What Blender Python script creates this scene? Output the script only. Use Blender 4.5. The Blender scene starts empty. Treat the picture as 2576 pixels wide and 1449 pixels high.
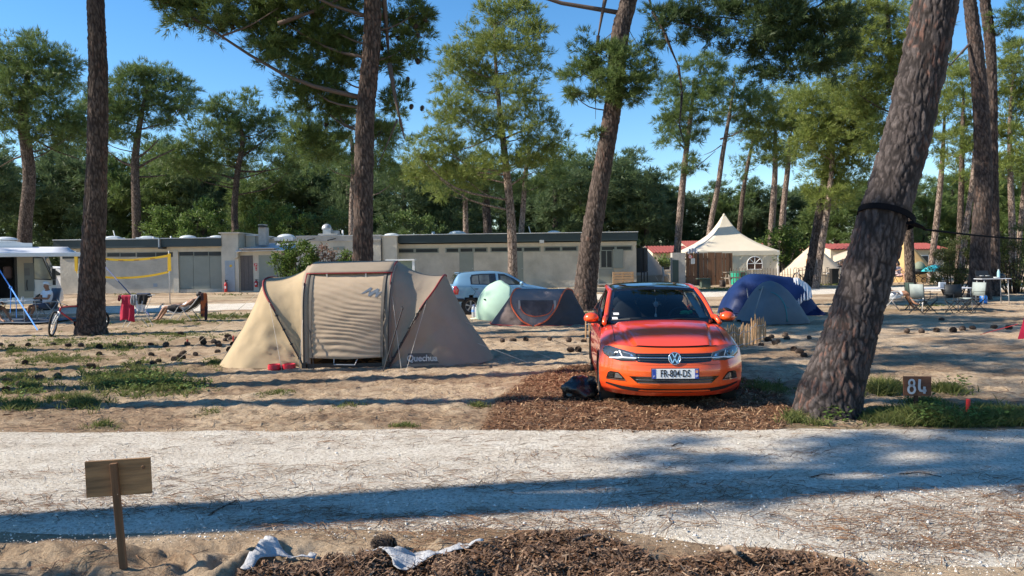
import bpy, bmesh, math, random
import numpy as np
from mathutils import Vector, Matrix, Euler
from mathutils.bvhtree import BVHTree
R_ = math.radians
random.seed(7); rng = np.random.default_rng(7)
S = bpy.context.scene
COL = S.collection
CAM_H = 1.70
PITCH = 1.76; ROLL = -0.77
Fpx = 1935.0; CX = 1288.0; CY = 724.5          # photo coordinates on a 2576 x 1449 raster
cam_d = bpy.data.cameras.new("camera"); cam = bpy.data.objects.new("camera", cam_d); COL.objects.link(cam)
cam_d.sensor_width = 36.0; cam_d.lens = 36.0*Fpx/2576.0
cam_d.clip_start = 0.05; cam_d.clip_end = 3000
RM = Matrix.Rotation(R_(90-PITCH), 4, 'X') @ Matrix.Rotation(R_(ROLL), 4, 'Z')
cam.matrix_world = Matrix.Translation((0, 0, CAM_H)) @ RM
S.camera = cam
SUN_EL = 35.0; SUN_BACK = 6.5                   # sun from the left, a touch behind the camera
to_sun = Vector((-math.cos(R_(SUN_EL))*math.cos(R_(SUN_BACK)), -math.cos(R_(SUN_EL))*math.sin(R_(SUN_BACK)), math.sin(R_(SUN_EL))))
W = bpy.data.worlds.new("World"); S.world = W; W.use_nodes = True
wn = W.node_tree; bg = wn.nodes['Background']
sky = wn.nodes.new('ShaderNodeTexSky'); sky.sky_type = 'NISHITA'; sky.sun_disc = False
sky.sun_elevation = R_(SUN_EL); sky.sun_rotation = math.atan2(to_sun.x, to_sun.y)
sky.air_density = 1.0; sky.dust_density = 0.0; sky.ozone_density = 3.0; sky.altitude = 0
hs = wn.nodes.new('ShaderNodeHueSaturation'); hs.inputs['Saturation'].default_value = 1.27
wn.links.new(sky.outputs[0], hs.inputs['Color']); wn.links.new(hs.outputs[0], bg.inputs[0]); bg.inputs[1].default_value = 0.112
sl = bpy.data.lights.new("sun", 'SUN'); sl.energy = 5.0; sl.angle = R_(0.5); sl.color = (1.0, 0.90, 0.76)
so = bpy.data.objects.new("sun", sl); COL.objects.link(so)
so.rotation_euler = (-to_sun).to_track_quat('-Z', 'Y').to_euler(); so.location = to_sun*60
S.view_settings.view_transform = 'Standard'; S.view_settings.look = 'None'
S.view_settings.exposure = 0.85; S.view_settings.gamma = 1.0; S.view_settings.use_curve_mapping = False
S.cycles.max_bounces = 6; S.cycles.transparent_max_bounces = 12; S.cycles.diffuse_bounces = 3
S.cycles.glossy_bounces = 3; S.cycles.transmission_bounces = 4
S.cycles.use_adaptive_sampling = True
S.cycles.sample_clamp_indirect = 6
R3 = RM.to_3x3()
def ray(x, y): return (R3 @ Vector(((x-CX)/Fpx, -(y-CY)/Fpx, -1.0)))
def sstep(a, b, t):
 t = np.clip((t-a)/(b-a), 0, 1); return t*t*(3-2*t)
def rise(y): return 0.36*sstep(24.0, 42.0, y)
def At(x, y, Y):
 d = ray(x, y); k = Y/d.y; return Vector((d.x*k, Y, CAM_H+d.z*k))
def G(x, y):
 """the point of the ground seen at a photo position"""
 d = ray(x, y); Y = 20.0
 for _ in range(40):
  k = (float(rise(Y))-CAM_H)/d.z; Y = 0.5*Y+0.5*d.y*k
 k = (float(rise(Y))-CAM_H)/d.z
 return Vector((d.x*k, d.y*k, float(rise(d.y*k))))
def mpp(Y): return Y/Fpx                         # metres per photo unit at a depth
def Z(x, y, Y): return At(x, y, Y).z
def X(x, Y, y=700): return At(x, y, Y).x
def _h(i, j, k, s):
 n = (i*374761393+j*668265263+k*1274126177+s*974634777) & 0xffffffff
 n = ((n ^ (n >> 13))*1274126177) & 0xffffffff
 return ((n ^ (n >> 16)) & 0xffff)/65535.0
def vnoise(p, s=0):
 p = np.asarray(p, float)
 f = np.floor(p).astype(np.int64); t = p-f; t = t*t*(3-2*t)
 if p.shape[1] == 2:
  f = np.c_[f, np.zeros(len(f), np.int64)]; t = np.c_[t, np.zeros(len(t))]
 out = 0
 for a in (0, 1):
  for b in (0, 1):
   for c in ((0, 1) if p.shape[1] == 3 else (0,)):
    w = (t[:, 0] if a else 1-t[:, 0])*(t[:, 1] if b else 1-t[:, 1])*(t[:, 2] if c else 1-t[:, 2])
    out = out+w*_h(f[:, 0]+a, f[:, 1]+b, f[:, 2]+c, s)
 return out
def fbm(p, o=4, s=0, g=0.5):
 p = np.asarray(p, float); v = 0; a = 1; n = 0
 for i in range(o):
  v = v+a*vnoise(p*(2.03**i)+17.3*i, s+i); n += a; a *= g
 return v/n
def cellular(p, s=0):
 """F1 and F2 of a jittered 3D grid"""
 p = np.asarray(p, float); f = np.floor(p).astype(np.int64)
 d1 = np.full(len(p), 9.0); d2 = d1.copy(); idv = np.zeros(len(p))
 for a in (-1, 0, 1):
  for b in (-1, 0, 1):
   for c in (-1, 0, 1):
    i, j, k = f[:, 0]+a, f[:, 1]+b, f[:, 2]+c
    q = np.c_[i+_h(i, j, k, s), j+_h(i, j, k, s+5), k+_h(i, j, k, s+9)]
    d = np.linalg.norm(p-q, axis=1)
    m = d < d1
    d2 = np.where(m, d1, np.minimum(d2, d)); idv = np.where(m, _h(i, j, k, s+3), idv); d1 = np.where(m, d, d1)
 return d1, d2, idv
def N(t, ty, **kw):
 n = t.nodes.new(ty)
 for k, v in kw.items():
  if k in n.inputs: n.inputs[k].default_value = v
  else: setattr(n, k, v)
 return n
MATS = {}
def mat(name, col, rough=0.7, var=0.0, vscale=6.0, bump=0.0, bscale=40.0, metal=0.0, spec=0.5, trans=0.0,
  coat=0.0, col2=None, stretch=None, detail=5.0, emit=0.0, alpha=1.0, var_lo=0.35, var_hi=0.65):
 if name in MATS: return MATS[name]
 m = bpy.data.materials.new(name); m.use_nodes = True; t = m.node_tree; b = t.nodes['Principled BSDF']
 c = tuple(col)+(1,)
 b.inputs['Base Color'].default_value = c; b.inputs['Roughness'].default_value = rough
 b.inputs['Metallic'].default_value = metal; b.inputs['Specular IOR Level'].default_value = spec
 b.inputs['Coat Weight'].default_value = coat; b.inputs['Coat Roughness'].default_value = 0.03
 tc = N(t, 'ShaderNodeTexCoord'); src = tc.outputs['Object']
 if stretch:
  mp = N(t, 'ShaderNodeMapping'); mp.inputs['Scale'].default_value = stretch
  t.links.new(src, mp.inputs[0]); src = mp.outputs[0]
 if var or col2:
  n = N(t, 'ShaderNodeTexNoise', Scale=vscale, Detail=detail, Roughness=0.6); t.links.new(src, n.inputs['Vector'])
  r = N(t, 'ShaderNodeValToRGB'); t.links.new(n.outputs['Fac'], r.inputs[0])
  c2 = tuple(col2) if col2 else tuple(min(1, x*(1+var)) for x in col)
  c1 = tuple(col) if col2 else tuple(x*(1-var) for x in col)
  r.color_ramp.elements[0].color = c1+(1,); r.color_ramp.elements[1].color = c2+(1,)
  r.color_ramp.elements[0].position = var_lo; r.color_ramp.elements[1].position = var_hi
  t.links.new(r.outputs[0], b.inputs['Base Color'])
  colsock = r.outputs[0]
 else: colsock = None
 if bump:
  n2 = N(t, 'ShaderNodeTexNoise', Scale=bscale, Detail=6.0, Roughness=0.65); t.links.new(src, n2.inputs['Vector'])
  bp = N(t, 'ShaderNodeBump', Strength=min(1.0, bump), Distance=0.02*max(1, bump)); t.links.new(n2.outputs['Fac'], bp.inputs['Height'])
  t.links.new(bp.outputs[0], b.inputs['Normal'])
 if trans:
  tr = N(t, 'ShaderNodeBsdfTranslucent'); tr.inputs[0].default_value = c
  if colsock: t.links.new(colsock, tr.inputs[0])
  mx = N(t, 'ShaderNodeMixShader'); mx.inputs[0].default_value = trans
  t.links.new(b.outputs[0], mx.inputs[1]); t.links.new(tr.outputs[0], mx.inputs[2])
  t.links.new(mx.outputs[0], t.nodes['Material Output'].inputs[0])
 MATS[name] = m; return m
def glass_mat(name, tint=(0.6, 0.65, 0.65), refl=0.9, base=0.06):
 if name in MATS: return MATS[name]
 m = bpy.data.materials.new(name); m.use_nodes = True; t = m.node_tree
 t.nodes.remove(t.nodes['Principled BSDF'])
 tr = N(t, 'ShaderNodeBsdfTransparent'); tr.inputs[0].default_value = tuple(tint)+(1,)
 gl = N(t, 'ShaderNodeBsdfGlossy', Roughness=0.02)
 fr = N(t, 'ShaderNodeFresnel', IOR=1.5)
 mx = N(t, 'ShaderNodeMixShader')
 t.links.new(fr.outputs[0], mx.inputs[0]); t.links.new(tr.outputs[0], mx.inputs[1]); t.links.new(gl.outputs[0], mx.inputs[2])
 t.links.new(mx.outputs[0], t.nodes['Material Output'].inputs[0])
 MATS[name] = m; return m
class MB:
 def __init__(s): s.v = []; s.f = []; s.n = 0
 def add(s, v, f):
  v = np.asarray([tuple(x) for x in v] if not isinstance(v, np.ndarray) else v, float).reshape(-1, 3)
  n = s.n
  s.v.append(v); s.f.extend([tuple(i+n for i in q) for q in f]); s.n += len(v); return s
 def box(s, c, size, rot=None, taper=1.0):
  hx, hy, hz = [q/2 for q in size]
  v = [Vector((sx*hx*(taper if sz > 0 else 1), sy*hy*(taper if sz > 0 else 1), sz*hz)) for sx in (-1, 1) for sy in (-1, 1) for sz in (-1, 1)]
  if rot is not None:
   M = rot if isinstance(rot, Matrix) else Euler(rot).to_matrix()
   v = [M @ q for q in v]
  c = Vector(c)
  return s.add([q+c for q in v], [(0, 1, 3, 2), (4, 6, 7, 5), (0, 4, 5, 1), (2, 3, 7, 6), (0, 2, 6, 4), (1, 5, 7, 3)])
 def b2(s, lo, hi):
  lo = Vector(lo); hi = Vector(hi); return s.box((lo+hi)/2, tuple(abs(q) for q in (hi-lo)))
 def tube(s, pts, rad, n=8, cap=True, flat=1.0):
  pts = [Vector(p) for p in pts]; m = len(pts)
  if not hasattr(rad, '__len__'): rad = [rad]*m
  v = []; up = None
  for i, p in enumerate(pts):
   d = (pts[min(i+1, m-1)]-pts[max(i-1, 0)])
   if d.length < 1e-9: d = Vector((0, 0, 1))
   d.normalize()
   if up is None:
    a = Vector((0, 0, 1)) if abs(d.z) < 0.9 else Vector((1, 0, 0)); up = d.cross(a).normalized()
   else:
    up = (up-d*up.dot(d)); up = up.normalized() if up.length > 1e-6 else d.orthogonal().normalized()
   w = d.cross(up)
   for k in range(n):
    a = 2*math.pi*k/n
    v.append(p+(up*math.cos(a)+w*math.sin(a)*flat)*rad[i])
  f = []
  for i in range(m-1):
   for k in range(n):
    f.append((i*n+k, i*n+(k+1) % n, (i+1)*n+(k+1) % n, (i+1)*n+k))
  if cap: f += [tuple(range(n-1, -1, -1)), tuple((m-1)*n+k for k in range(n))]
  return s.add(v, f)
 def strip(s, pts, width, up=(0, 0, 1), th=0.003):
  pts = [Vector(p) for p in pts]; up = Vector(up); m = len(pts); v = []
  for i, p in enumerate(pts):
   d = (pts[min(i+1, m-1)]-pts[max(i-1, 0)]).normalized(); n2 = d.cross(up).normalized()
   for a, b in ((-1, -1), (1, -1), (1, 1), (-1, 1)): v.append(p+up*(a*width/2)+n2*(b*th/2))
  f = []
  for i in range(m-1):
   for k in range(4): f.append((i*4+k, i*4+(k+1) % 4, i*4+4+(k+1) % 4, i*4+4+k))
  f += [(3, 2, 1, 0), tuple((m-1)*4+k for k in range(4))]
  return s.add(v, f)
 def ell(s, c, r, nu=14, nv=9, rot=None, noise=0.0, seed=0, zmin=-1.0):
  v = [];
  for j in range(nv+1):
   ph = -math.pi/2+math.pi*j/nv
   for i in range(nu):
    th = 2*math.pi*i/nu
    v.append((math.cos(ph)*math.cos(th), math.cos(ph)*math.sin(th), max(zmin, math.sin(ph))))
  v = np.array(v)
  if noise: v = v*(1+noise*(fbm(v*1.7+seed*3.1+50, 3, seed)-0.5)*2)[:, None]
  v = v*np.array(r)
  if rot is not None:
   M = np.array(rot if isinstance(rot, Matrix) else Euler(rot).to_matrix()); v = v @ M.T
  v = v+np.array(c)
  f = [(j*nu+i, j*nu+(i+1) % nu, (j+1)*nu+(i+1) % nu, (j+1)*nu+i) for j in range(nv) for i in range(nu)]
  return s.add(v, f)
 def lathe(s, c, prof, n=20, rot=None, cap=True):
  v = []
  for (r, z) in prof:
   for k in range(n):
    a = 2*math.pi*k/n; v.append(Vector((r*math.cos(a), r*math.sin(a), z)))
  if rot is not None:
   M = rot if isinstance(rot, Matrix) else Euler(rot).to_matrix(); v = [M @ q for q in v]
  c = Vector(c); m = len(prof)
  f = [(j*n+i, j*n+(i+1) % n, (j+1)*n+(i+1) % n, (j+1)*n+i) for j in range(m-1) for i in range(n)]
  if cap: f += [tuple(range(n-1, -1, -1)), tuple((m-1)*n+k for k in range(n))]
  return s.add([q+c for q in v], f)
 def grid(s, P, flip=False, wrap=False):
  P = np.asarray(P, float); a, b = P.shape[:2]
  f = []
  for i in range(a-1):
   for j in range(b if wrap else b-1):
    j2 = (j+1) % b
    q = (i*b+j, i*b+j2, (i+1)*b+j2, (i+1)*b+j); f.append(q[::-1] if flip else q)
  return s.add(P.reshape(-1, 3), f)
 def poly(s, pts, th, nrm):
  """a flat polygon with thickness along nrm"""
  pts = [Vector(p) for p in pts]; nrm = Vector(nrm).normalized()*th; m = len(pts)
  v = pts+[p+nrm for p in pts]
  f = [tuple(range(m-1, -1, -1)), tuple(range(m, 2*m))]+[(i, (i+1) % m, m+(i+1) % m, m+i) for i in range(m)]
  return s.add(v, f)
 def tris(s, v):
  n = s.n; s.v.append(v); s.n += len(v)
  s.f.extend(map(tuple, (np.arange(len(v)).reshape(-1, 3)+n).tolist())); return s
 def verts(s): return np.vstack(s.v) if s.v else np.zeros((0, 3))
 def build(s, name, m, parent=None, smooth=False, origin=None, solid=0.0, bevel=0.0, sub=0):
  v = s.verts()
  if origin is not None: v = v-np.array(origin)
  me = bpy.data.meshes.new(name)
  if len(s.f) and all(len(q) == 3 for q in (s.f[0], s.f[-1])) and len(s.f) > 3000 and all(len(q) == 3 for q in s.f[::997]):
   fa = np.array(s.f, dtype=np.int32); me.vertices.add(len(v)); me.vertices.foreach_set('co', v.astype(np.float32).ravel())
   me.loops.add(fa.size); me.loops.foreach_set('vertex_index', fa.ravel())
   me.polygons.add(len(fa)); me.polygons.foreach_set('loop_start', np.arange(0, fa.size, 3, dtype=np.int32))
   me.update(calc_edges=True)
  else:
   me.from_pydata(v.tolist(), [], s.f); me.update()
  if m:
   for q in (m if isinstance(m, (list, tuple)) else [m]): me.materials.append(q)
  if smooth: me.polygons.foreach_set('use_smooth', np.ones(len(me.polygons), bool))
  o = bpy.data.objects.new(name, me); COL.objects.link(o)
  if parent is not None: o.parent = parent
  elif origin is not None: o.location = origin
  if smooth == 'auto':
   me.polygons.foreach_set('use_smooth', np.ones(len(me.polygons), bool))
   try: me.set_sharp_from_angle(angle=R_(38))
   except Exception: pass
  if solid: q = o.modifiers.new('solid', 'SOLIDIFY'); q.thickness = solid; q.offset = 0
  if bevel: q = o.modifiers.new('bevel', 'BEVEL'); q.width = bevel; q.segments = 2; q.limit_method = 'ANGLE'
  if sub: q = o.modifiers.new('sub', 'SUBSURF'); q.levels = sub; q.render_levels = sub
  return o
def tag(o, label=None, cat=None, group=None, kind=None):
 if label: o['label'] = label
 if cat: o['category'] = cat
 if group: o['group'] = group
 if kind: o['kind'] = kind
 return o
def thing(name, label, cat, loc=(0, 0, 0), rz=0.0, group=None, rot=None, scale=None):
 o = bpy.data.objects.new(name, None); COL.objects.link(o); o.empty_display_size = 0.2
 o.location = loc; o.rotation_euler = rot if rot else (0, 0, rz)
 if scale: o.scale = (scale,)*3 if not hasattr(scale, '__len__') else scale
 return tag(o, label, cat, group)
KIDS = {}
def copy_tree(o, parent=None):
 c = o.copy(); COL.objects.link(c)
 if parent is not None: c.parent = parent
 for ch in list(o.children): copy_tree(ch, c)
 return c
def text_mesh(txt, size, extrude=0.0, bold=0.0):
 cu = bpy.data.curves.new('txt', 'FONT'); cu.body = txt; cu.size = size; cu.extrude = extrude; cu.offset = bold
 cu.align_x = 'CENTER'; cu.align_y = 'CENTER'
 o = bpy.data.objects.new('txt', cu); COL.objects.link(o)
 dg = bpy.context.evaluated_depsgraph_get(); dg.update()
 me = bpy.data.meshes.new_from_object(o.evaluated_get(dg)); bpy.data.objects.remove(o)
 v = np.array([tuple(q.co) for q in me.vertices]); f = [tuple(p.vertices) for p in me.polygons]; bpy.data.meshes.remove(me)
 return v, f
def bvh_of(*mbs):
 v = []; f = []; n = 0
 for q in mbs:
  a = q.verts(); v += [Vector(t) for t in a]; f += [tuple(i+n for i in t) for t in q.f]; n += len(a)
 return BVHTree.FromPolygons(v, f)
def inpoly(p, poly):
 x, y = p; c = False; n = len(poly); j = n-1
 for i in range(n):
  xi, yi = poly[i]; xj, yj = poly[j]
  if (yi > y) != (yj > y) and x < (xj-xi)*(y-yi)/(yj-yi)+xi: c = not c
  j = i
 return c
def dense(poly, step):
 out = []
 for i in range(len(poly)):
  a = Vector(poly[i]); b = Vector(poly[(i+1) % len(poly)]); k = max(1, int((b-a).length/step))
  out += [a+(b-a)*(q/k) for q in range(k)]
 return out
def drape(mb, bvh, poly, frame, off=0.004, step=0.03, th=0.0):
 """lay a polygon (2D, in the plane of frame) on a surface: frame = (origin, u, v, direction)"""
 o, u, w, d = [Vector(q) for q in frame]
 bd = dense([Vector(p).to_2d() if len(p) > 2 else Vector(p) for p in poly], step)
 bm = bmesh.new(); vs = [bm.verts.new((p.x, p.y, 0)) for p in bd]
 try: bm.faces.new(vs)
 except Exception: bm.free(); return mb
 bmesh.ops.triangulate(bm, faces=bm.faces[:], quad_method='BEAUTY', ngon_method='BEAUTY')
 for _ in range(6):
  es = [e for e in bm.edges if e.calc_length() > step*1.6]
  if not es: break
  bmesh.ops.subdivide_edges(bm, edges=es, cuts=1); bmesh.ops.triangulate(bm, faces=bm.faces[:])
 bm.verts.ensure_lookup_table(); V = []
 for q in bm.verts:
  p0 = o+u*q.co.x+w*q.co.y; h = bvh.ray_cast(p0, d)
  if h[0] is None:
   hn = bvh.find_nearest(p0+d*0.6); V.append(hn[0]-d*off if hn[0] else p0)
  else: V.append(h[0]-d*off)
 F = [tuple(x.index for x in f.verts) for f in bm.faces]; bm.free()
 out = []
 for t in F:
  n = (V[t[1]]-V[t[0]]).cross(V[t[2]]-V[t[0]]); out.append(t if n.dot(d) < 0 else t[::-1])
 return mb.add(V, out)
def catmull(pts, n):
 P = [Vector(p) for p in pts]; P = [P[0]*2-P[1]]+P+[P[-1]*2-P[-2]]; out = []
 m = len(P)-3
 for i in range(n):
  t = i/(n-1)*m; k = min(int(t), m-1); t -= k; a, b, c, d = P[k:k+4]
  out.append(0.5*((2*b)+(c-a)*t+(2*a-5*b+4*c-d)*t*t+(3*b-a-3*c+d)*t**3))
 return out
# ================================================================ GROUND
def Gv(x, y):
 x = np.asarray(x, float); y = np.asarray(y, float)
 d = np.stack([(x-CX)/Fpx, -(y-CY)/Fpx, -np.ones_like(x)], 1) @ np.array(R3).T
 Y = np.full(len(x), 20.0)
 for _ in range(40): Y = .5*Y+.5*d[:, 1]*(rise(Y)-CAM_H)/d[:, 2]
 k = Y/d[:, 1]
 return np.stack([d[:, 0]*k, Y, rise(Y)], 1)
def toD(x, y, z):
 """photo coordinates of world points"""
 p = np.stack([x, y, z-CAM_H], 1) @ np.array(R3)
 return CX-p[:, 0]/p[:, 2]*Fpx, CY+p[:, 1]/p[:, 2]*Fpx
def y_far(x): return 7.89-0.046*x+0.10*(fbm(np.c_[x*1.3, x*0], 3, 3)-.5)*2
def y_near(x): return np.interp(x, [-9, -0.2, 0.9, 1.8, 3.2, 9], [4.95, 4.92, 4.70, 4.32, 4.08, 3.9])+0.09*(fbm(np.c_[x*1.7, x*0+9], 3, 4)-.5)*2
def far_c(x): return 31.3+(x+13)*0.165
def road_w(x, y):
 """1 on the gravel roads, 0 away from them"""
 a = sstep(-.35, .10, y-y_near(x))*sstep(-.35, .10, y_far(x)-y)
 b = sstep(-.4, .2, 2.1-np.abs(y-far_c(x)))*(x < 30)
 return np.maximum(a, b)
mul_poly = [tuple(G(*p))[:2] for p in [(1205, 1085), (1250, 1010), (1330, 950), (1430, 922), (1560, 918), (1800, 925), (1960, 985), (2000, 1030), (1975, 1085), (1600, 1092)]]
heap_poly = [tuple(G(*p))[:2] for p in [(500, 1560), (600, 1450), (650, 1412), (900, 1402), (1100, 1396), (1250, 1362), (1330, 1343), (1480, 1340), (1560, 1372), (1640, 1412), (1760, 1412), (1900, 1388), (2040, 1405), (2170, 1449), (2250, 1560)]]
def poly_mask(x, y, poly, soft):
 P = np.array(poly); ins = np.zeros(len(x), bool); dm = np.full(len(x), 9.0); n = len(P); j = n-1
 for i in range(n):
  (xi, yi), (xj, yj) = P[i], P[j]
  c = ((yi > y) != (yj > y)) & (x < (xj-xi)*(y-yi)/(yj-yi+1e-12)+xi); ins ^= c
  e = np.array([xj-xi, yj-yi]); L = (e**2).sum()+1e-12
  t = np.clip(((x-xi)*e[0]+(y-yi)*e[1])/L, 0, 1); dm = np.minimum(dm, np.hypot(x-xi-t*e[0], y-yi-t*e[1])); j = i
 return sstep(-soft, soft, np.where(ins, dm, -dm))
def hgt(x, y):
 q = np.c_[x, y]
 w = 1-road_w(x, y); near = sstep(60, 12, y)
 r = 0.05*(fbm(q*0.45, 2, 11)-.5)
 foot = np.abs(fbm(q*3.0+fbm(q*1.1, 2, 20)[:, None]*1.5, 3, 12)-.5)*2
 lump = sstep(5.0, 4.4, y)*sstep(1.0, -.5, x)
 r = r+(0.045+0.12*lump)*(foot-.35)*(0.55+0.45*near)+0.075*(fbm(q*np.array([6.5, 8.5]), 3, 13, .65)-.5)*near
 h = w*r-0.012*(1-w)
 hp = poly_mask(x, y, heap_poly, .22)
 h = h+hp*(0.025+0.07*(fbm(q*2.2, 3, 31)-.5))
 mp = poly_mask(x, y, mul_poly, .25); h = h+mp*(0.03+0.03*(fbm(q*6, 2, 32)-.5))
 return rise(y)+h
def make_ground():
 ys = [-4.0]
 while ys[-1] < 600:
  y = ys[-1]
  ys.append(y+(0.3 if y < 3.3 else .033 if y < 15 else .07 if y < 24 else max(.1, y*.03 if y > 45 else .16)))
 ys = np.array(ys)
 t = np.concatenate([np.linspace(-9, -1.7, 9)[:-1], np.linspace(-1.7, -.74, 40)[:-1], np.linspace(-.74, .74, 600), np.linspace(.74, 1.7, 40)[1:], np.linspace(1.7, 9, 9)[1:]])
 sx = np.maximum(ys, 4.0)
 Xg = t[None, :]*sx[:, None]; Yg = np.repeat(ys[:, None], len(t), 1)
 x = Xg.ravel(); y = Yg.ravel(); z = hgt(x, y)
 a, b = Xg.shape
 v = np.c_[x, y, z]; i = np.arange(a*b).reshape(a, b)
 f = np.stack([i[:-1, :-1], i[:-1, 1:], i[1:, 1:], i[1:, :-1]], 2).reshape(-1, 4).astype(np.int32)
 me = bpy.data.meshes.new('ground'); me.vertices.add(len(v)); me.vertices.foreach_set('co', v.astype(np.float32).ravel())
 me.loops.add(f.size); me.loops.foreach_set('vertex_index', f.ravel()); me.polygons.add(len(f))
 me.polygons.foreach_set('loop_start', np.arange(0, f.size, 4, dtype=np.int32)); me.update(calc_edges=True)
 me.polygons.foreach_set('use_smooth', np.ones(len(f), bool))
 q = np.c_[x, y]
 gr = np.zeros(len(x))
 for (px, py, rx, ry, dn, hh) in GRASS:
  c = G(px, py); wx = rx*mpp(c.y); w1 = (G(px, py-ry*.9).y-G(px, py+ry*.9).y)/2
  d2 = ((x-c.x)/(wx*1.15))**2+((y-c.y)/(w1*1.15))**2
  gr = np.maximum(gr, np.exp(-d2*1.1)*min(1, dn*.8))
 gr = np.clip(gr*(0.35+1.3*fbm(q*2.0, 3, 41)), 0, 1)
 gr = np.maximum(gr, sstep(.52, .7, fbm(q*.16, 3, 42))*.6*sstep(14, 40, y))
 hp = np.maximum(poly_mask(x, y, heap_poly, .12), poly_mask(x, y, mul_poly, .15))
 hp = np.clip(hp*1.4-.6*(fbm(q*3, 3, 43)-.2), 0, 1)
 dx, dy = toD(x, np.maximum(y, 1.0), z)
 lit = sstep(.42, .62, fbm(q*np.array([.9, 1.4]), 4, 44))*.75
 col = np.stack([gr, hp, lit, np.ones(len(x))], 1).astype(np.float32)
 ca = me.color_attributes.new('zone', 'FLOAT_COLOR', 'POINT'); ca.data.foreach_set('color', col.ravel())
 m = bpy.data.materials.new('soil'); m.use_nodes = True; T = m.node_tree; B = T.nodes['Principled BSDF']
 B.inputs['Roughness'].default_value = .95; B.inputs['Specular IOR Level'].default_value = .15
 at = N(T, 'ShaderNodeAttribute', attribute_name='zone'); sp = N(T, 'ShaderNodeSeparateColor'); T.links.new(at.outputs['Color'], sp.inputs[0])
 tc = N(T, 'ShaderNodeTexCoord')
 def noise(sc, de=5, ro=.6, st=None):
  s = tc.outputs['Object']
  if st:
   mp = N(T, 'ShaderNodeMapping'); mp.inputs['Scale'].default_value = st; T.links.new(s, mp.inputs[0]); s = mp.outputs[0]
  n = N(T, 'ShaderNodeTexNoise', Scale=sc, Detail=de, Roughness=ro); T.links.new(s, n.inputs['Vector']); return n.outputs['Fac']
 def ramp(s, c):
  r = N(T, 'ShaderNodeValToRGB'); T.links.new(s, r.inputs[0])
  e = r.color_ramp.elements
  while len(e) < len(c): e.new(.5)
  for k, (p, cc) in enumerate(c): e[k].position = p; e[k].color = tuple(cc)+(1,)
  return r.outputs[0]
 def mix(fac, a, b2):
  n = N(T, 'ShaderNodeMix', data_type='RGBA');
  if hasattr(fac, 'default_value') or True: T.links.new(fac, n.inputs[0])
  T.links.new(a, n.inputs[6]); T.links.new(b2, n.inputs[7]); return n.outputs[2]
 def mth(op, a, b2):
  n = N(T, 'ShaderNodeMath', operation=op)
  for k, q2 in enumerate((a, b2)):
   if isinstance(q2, (int, float)): n.inputs[k].default_value = q2
   else: T.links.new(q2, n.inputs[k])
  n.use_clamp = True; return n.outputs[0]
 sand = ramp(noise(3.0, 8, .7), [(.3, (.37, .27, .18)), (.5, (.56, .435, .30)), (.7, (.66, .53, .39))])
 speck = ramp(noise(26, 6, .75), [(.38, (.20, .13, .08)), (.50, (.5, .37, .24)), (.75, (.66, .54, .40))])
 sand = mix(mth('MULTIPLY', noise(1.3, 3), 1.0), sand, speck)
 litter = ramp(noise(20, 5, .7, (1, 2.2, 1)), [(.35, (.085, .05, .03)), (.55, (.27, .165, .095)), (.7, (.44, .31, .20))])
 c = mix(mth('MULTIPLY', sp.outputs[2], mth('MULTIPLY', noise(9, 4, .7), 1.5)), sand, litter)
 green = ramp(noise(14, 5), [(.35, (.045, .06, .02)), (.55, (.12, .13, .045)), (.7, (.30, .25, .13))])
 c = mix(mth('MULTIPLY', sp.outputs[0], mth('ADD', noise(10, 4), .25)), c, green)
 bark = ramp(noise(38, 5, .75), [(.36, (.045, .022, .013)), (.5, (.16, .08, .045)), (.62, (.33, .18, .10))])
 c = mix(sp.outputs[1], c, bark)
 T.links.new(c, B.inputs['Base Color'])
 bp = N(T, 'ShaderNodeBump', Strength=1.0, Distance=.05); T.links.new(noise(34, 7, .75), bp.inputs['Height']); T.links.new(bp.outputs[0], B.inputs['Normal'])
 me.materials.append(m)
 o = bpy.data.objects.new('ground', me); COL.objects.link(o); o['kind'] = 'structure'
GRASS = [(330, 958, 135, 34, 1.0, .13), (450, 975, 70, 20, .8, .10), (60, 965, 75, 40, .7, .10), (30, 885, 70, 22, .5, .08), (150, 1005, 70, 16, .6, .09), (40, 1018, 60, 14, .8, .10), (205, 1012, 55, 16, .9, .12),
  (265, 1072, 38, 9, .9, .09), (530, 1033, 30, 9, .6, .08), (150, 905, 150, 16, .45, .07), (420, 842, 230, 16, .35, .06), (150, 858, 130, 14, .5, .07), (560, 798, 140, 9, .9, .12), (420, 812, 160, 9, .5, .10), (300, 872, 120, 16, .45, .08),
  (360, 915, 90, 10, .5, .08), (540, 915, 40, 18, .35, .08), (1205, 1022, 26, 7, .8, .08), (1285, 1083, 70, 6, .6, .07), (1010, 1070, 60, 6, .2, .05), (2050, 1072, 80, 9, .9, .10), (2150, 1074, 70, 8, .8, .10),
  (2240, 1050, 90, 18, 1.2, .10), (2330, 1058, 110, 16, 1.5, .16), (2450, 1060, 140, 20, 1.5, .14), (2560, 1055, 80, 24, 1.4, .14), (2225, 985, 48, 14, 1.0, .22), (2380, 985, 60, 12, .8, .14), (2330, 1020, 60, 16, .8, .12), (2480, 1030, 60, 12, .7, .1),
  (1930, 985, 60, 26, .8, .07), (2005, 1060, 30, 10, .7, .12), (2110, 716, 75, 5, 1.6, .10), (1800, 728, 70, 6, 1.2, .08), (1960, 720, 80, 5, 1.0, .08), (330, 742, 60, 4, .5, .10), (590, 742, 60, 4, .3, .08), (2350, 770, 100, 6, .3, .08), (1460, 790, 40, 5, .4, .08), (690, 990, 60, 10, .25, .06), (880, 1020, 60, 10, .15, .05)]
make_ground()
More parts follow.
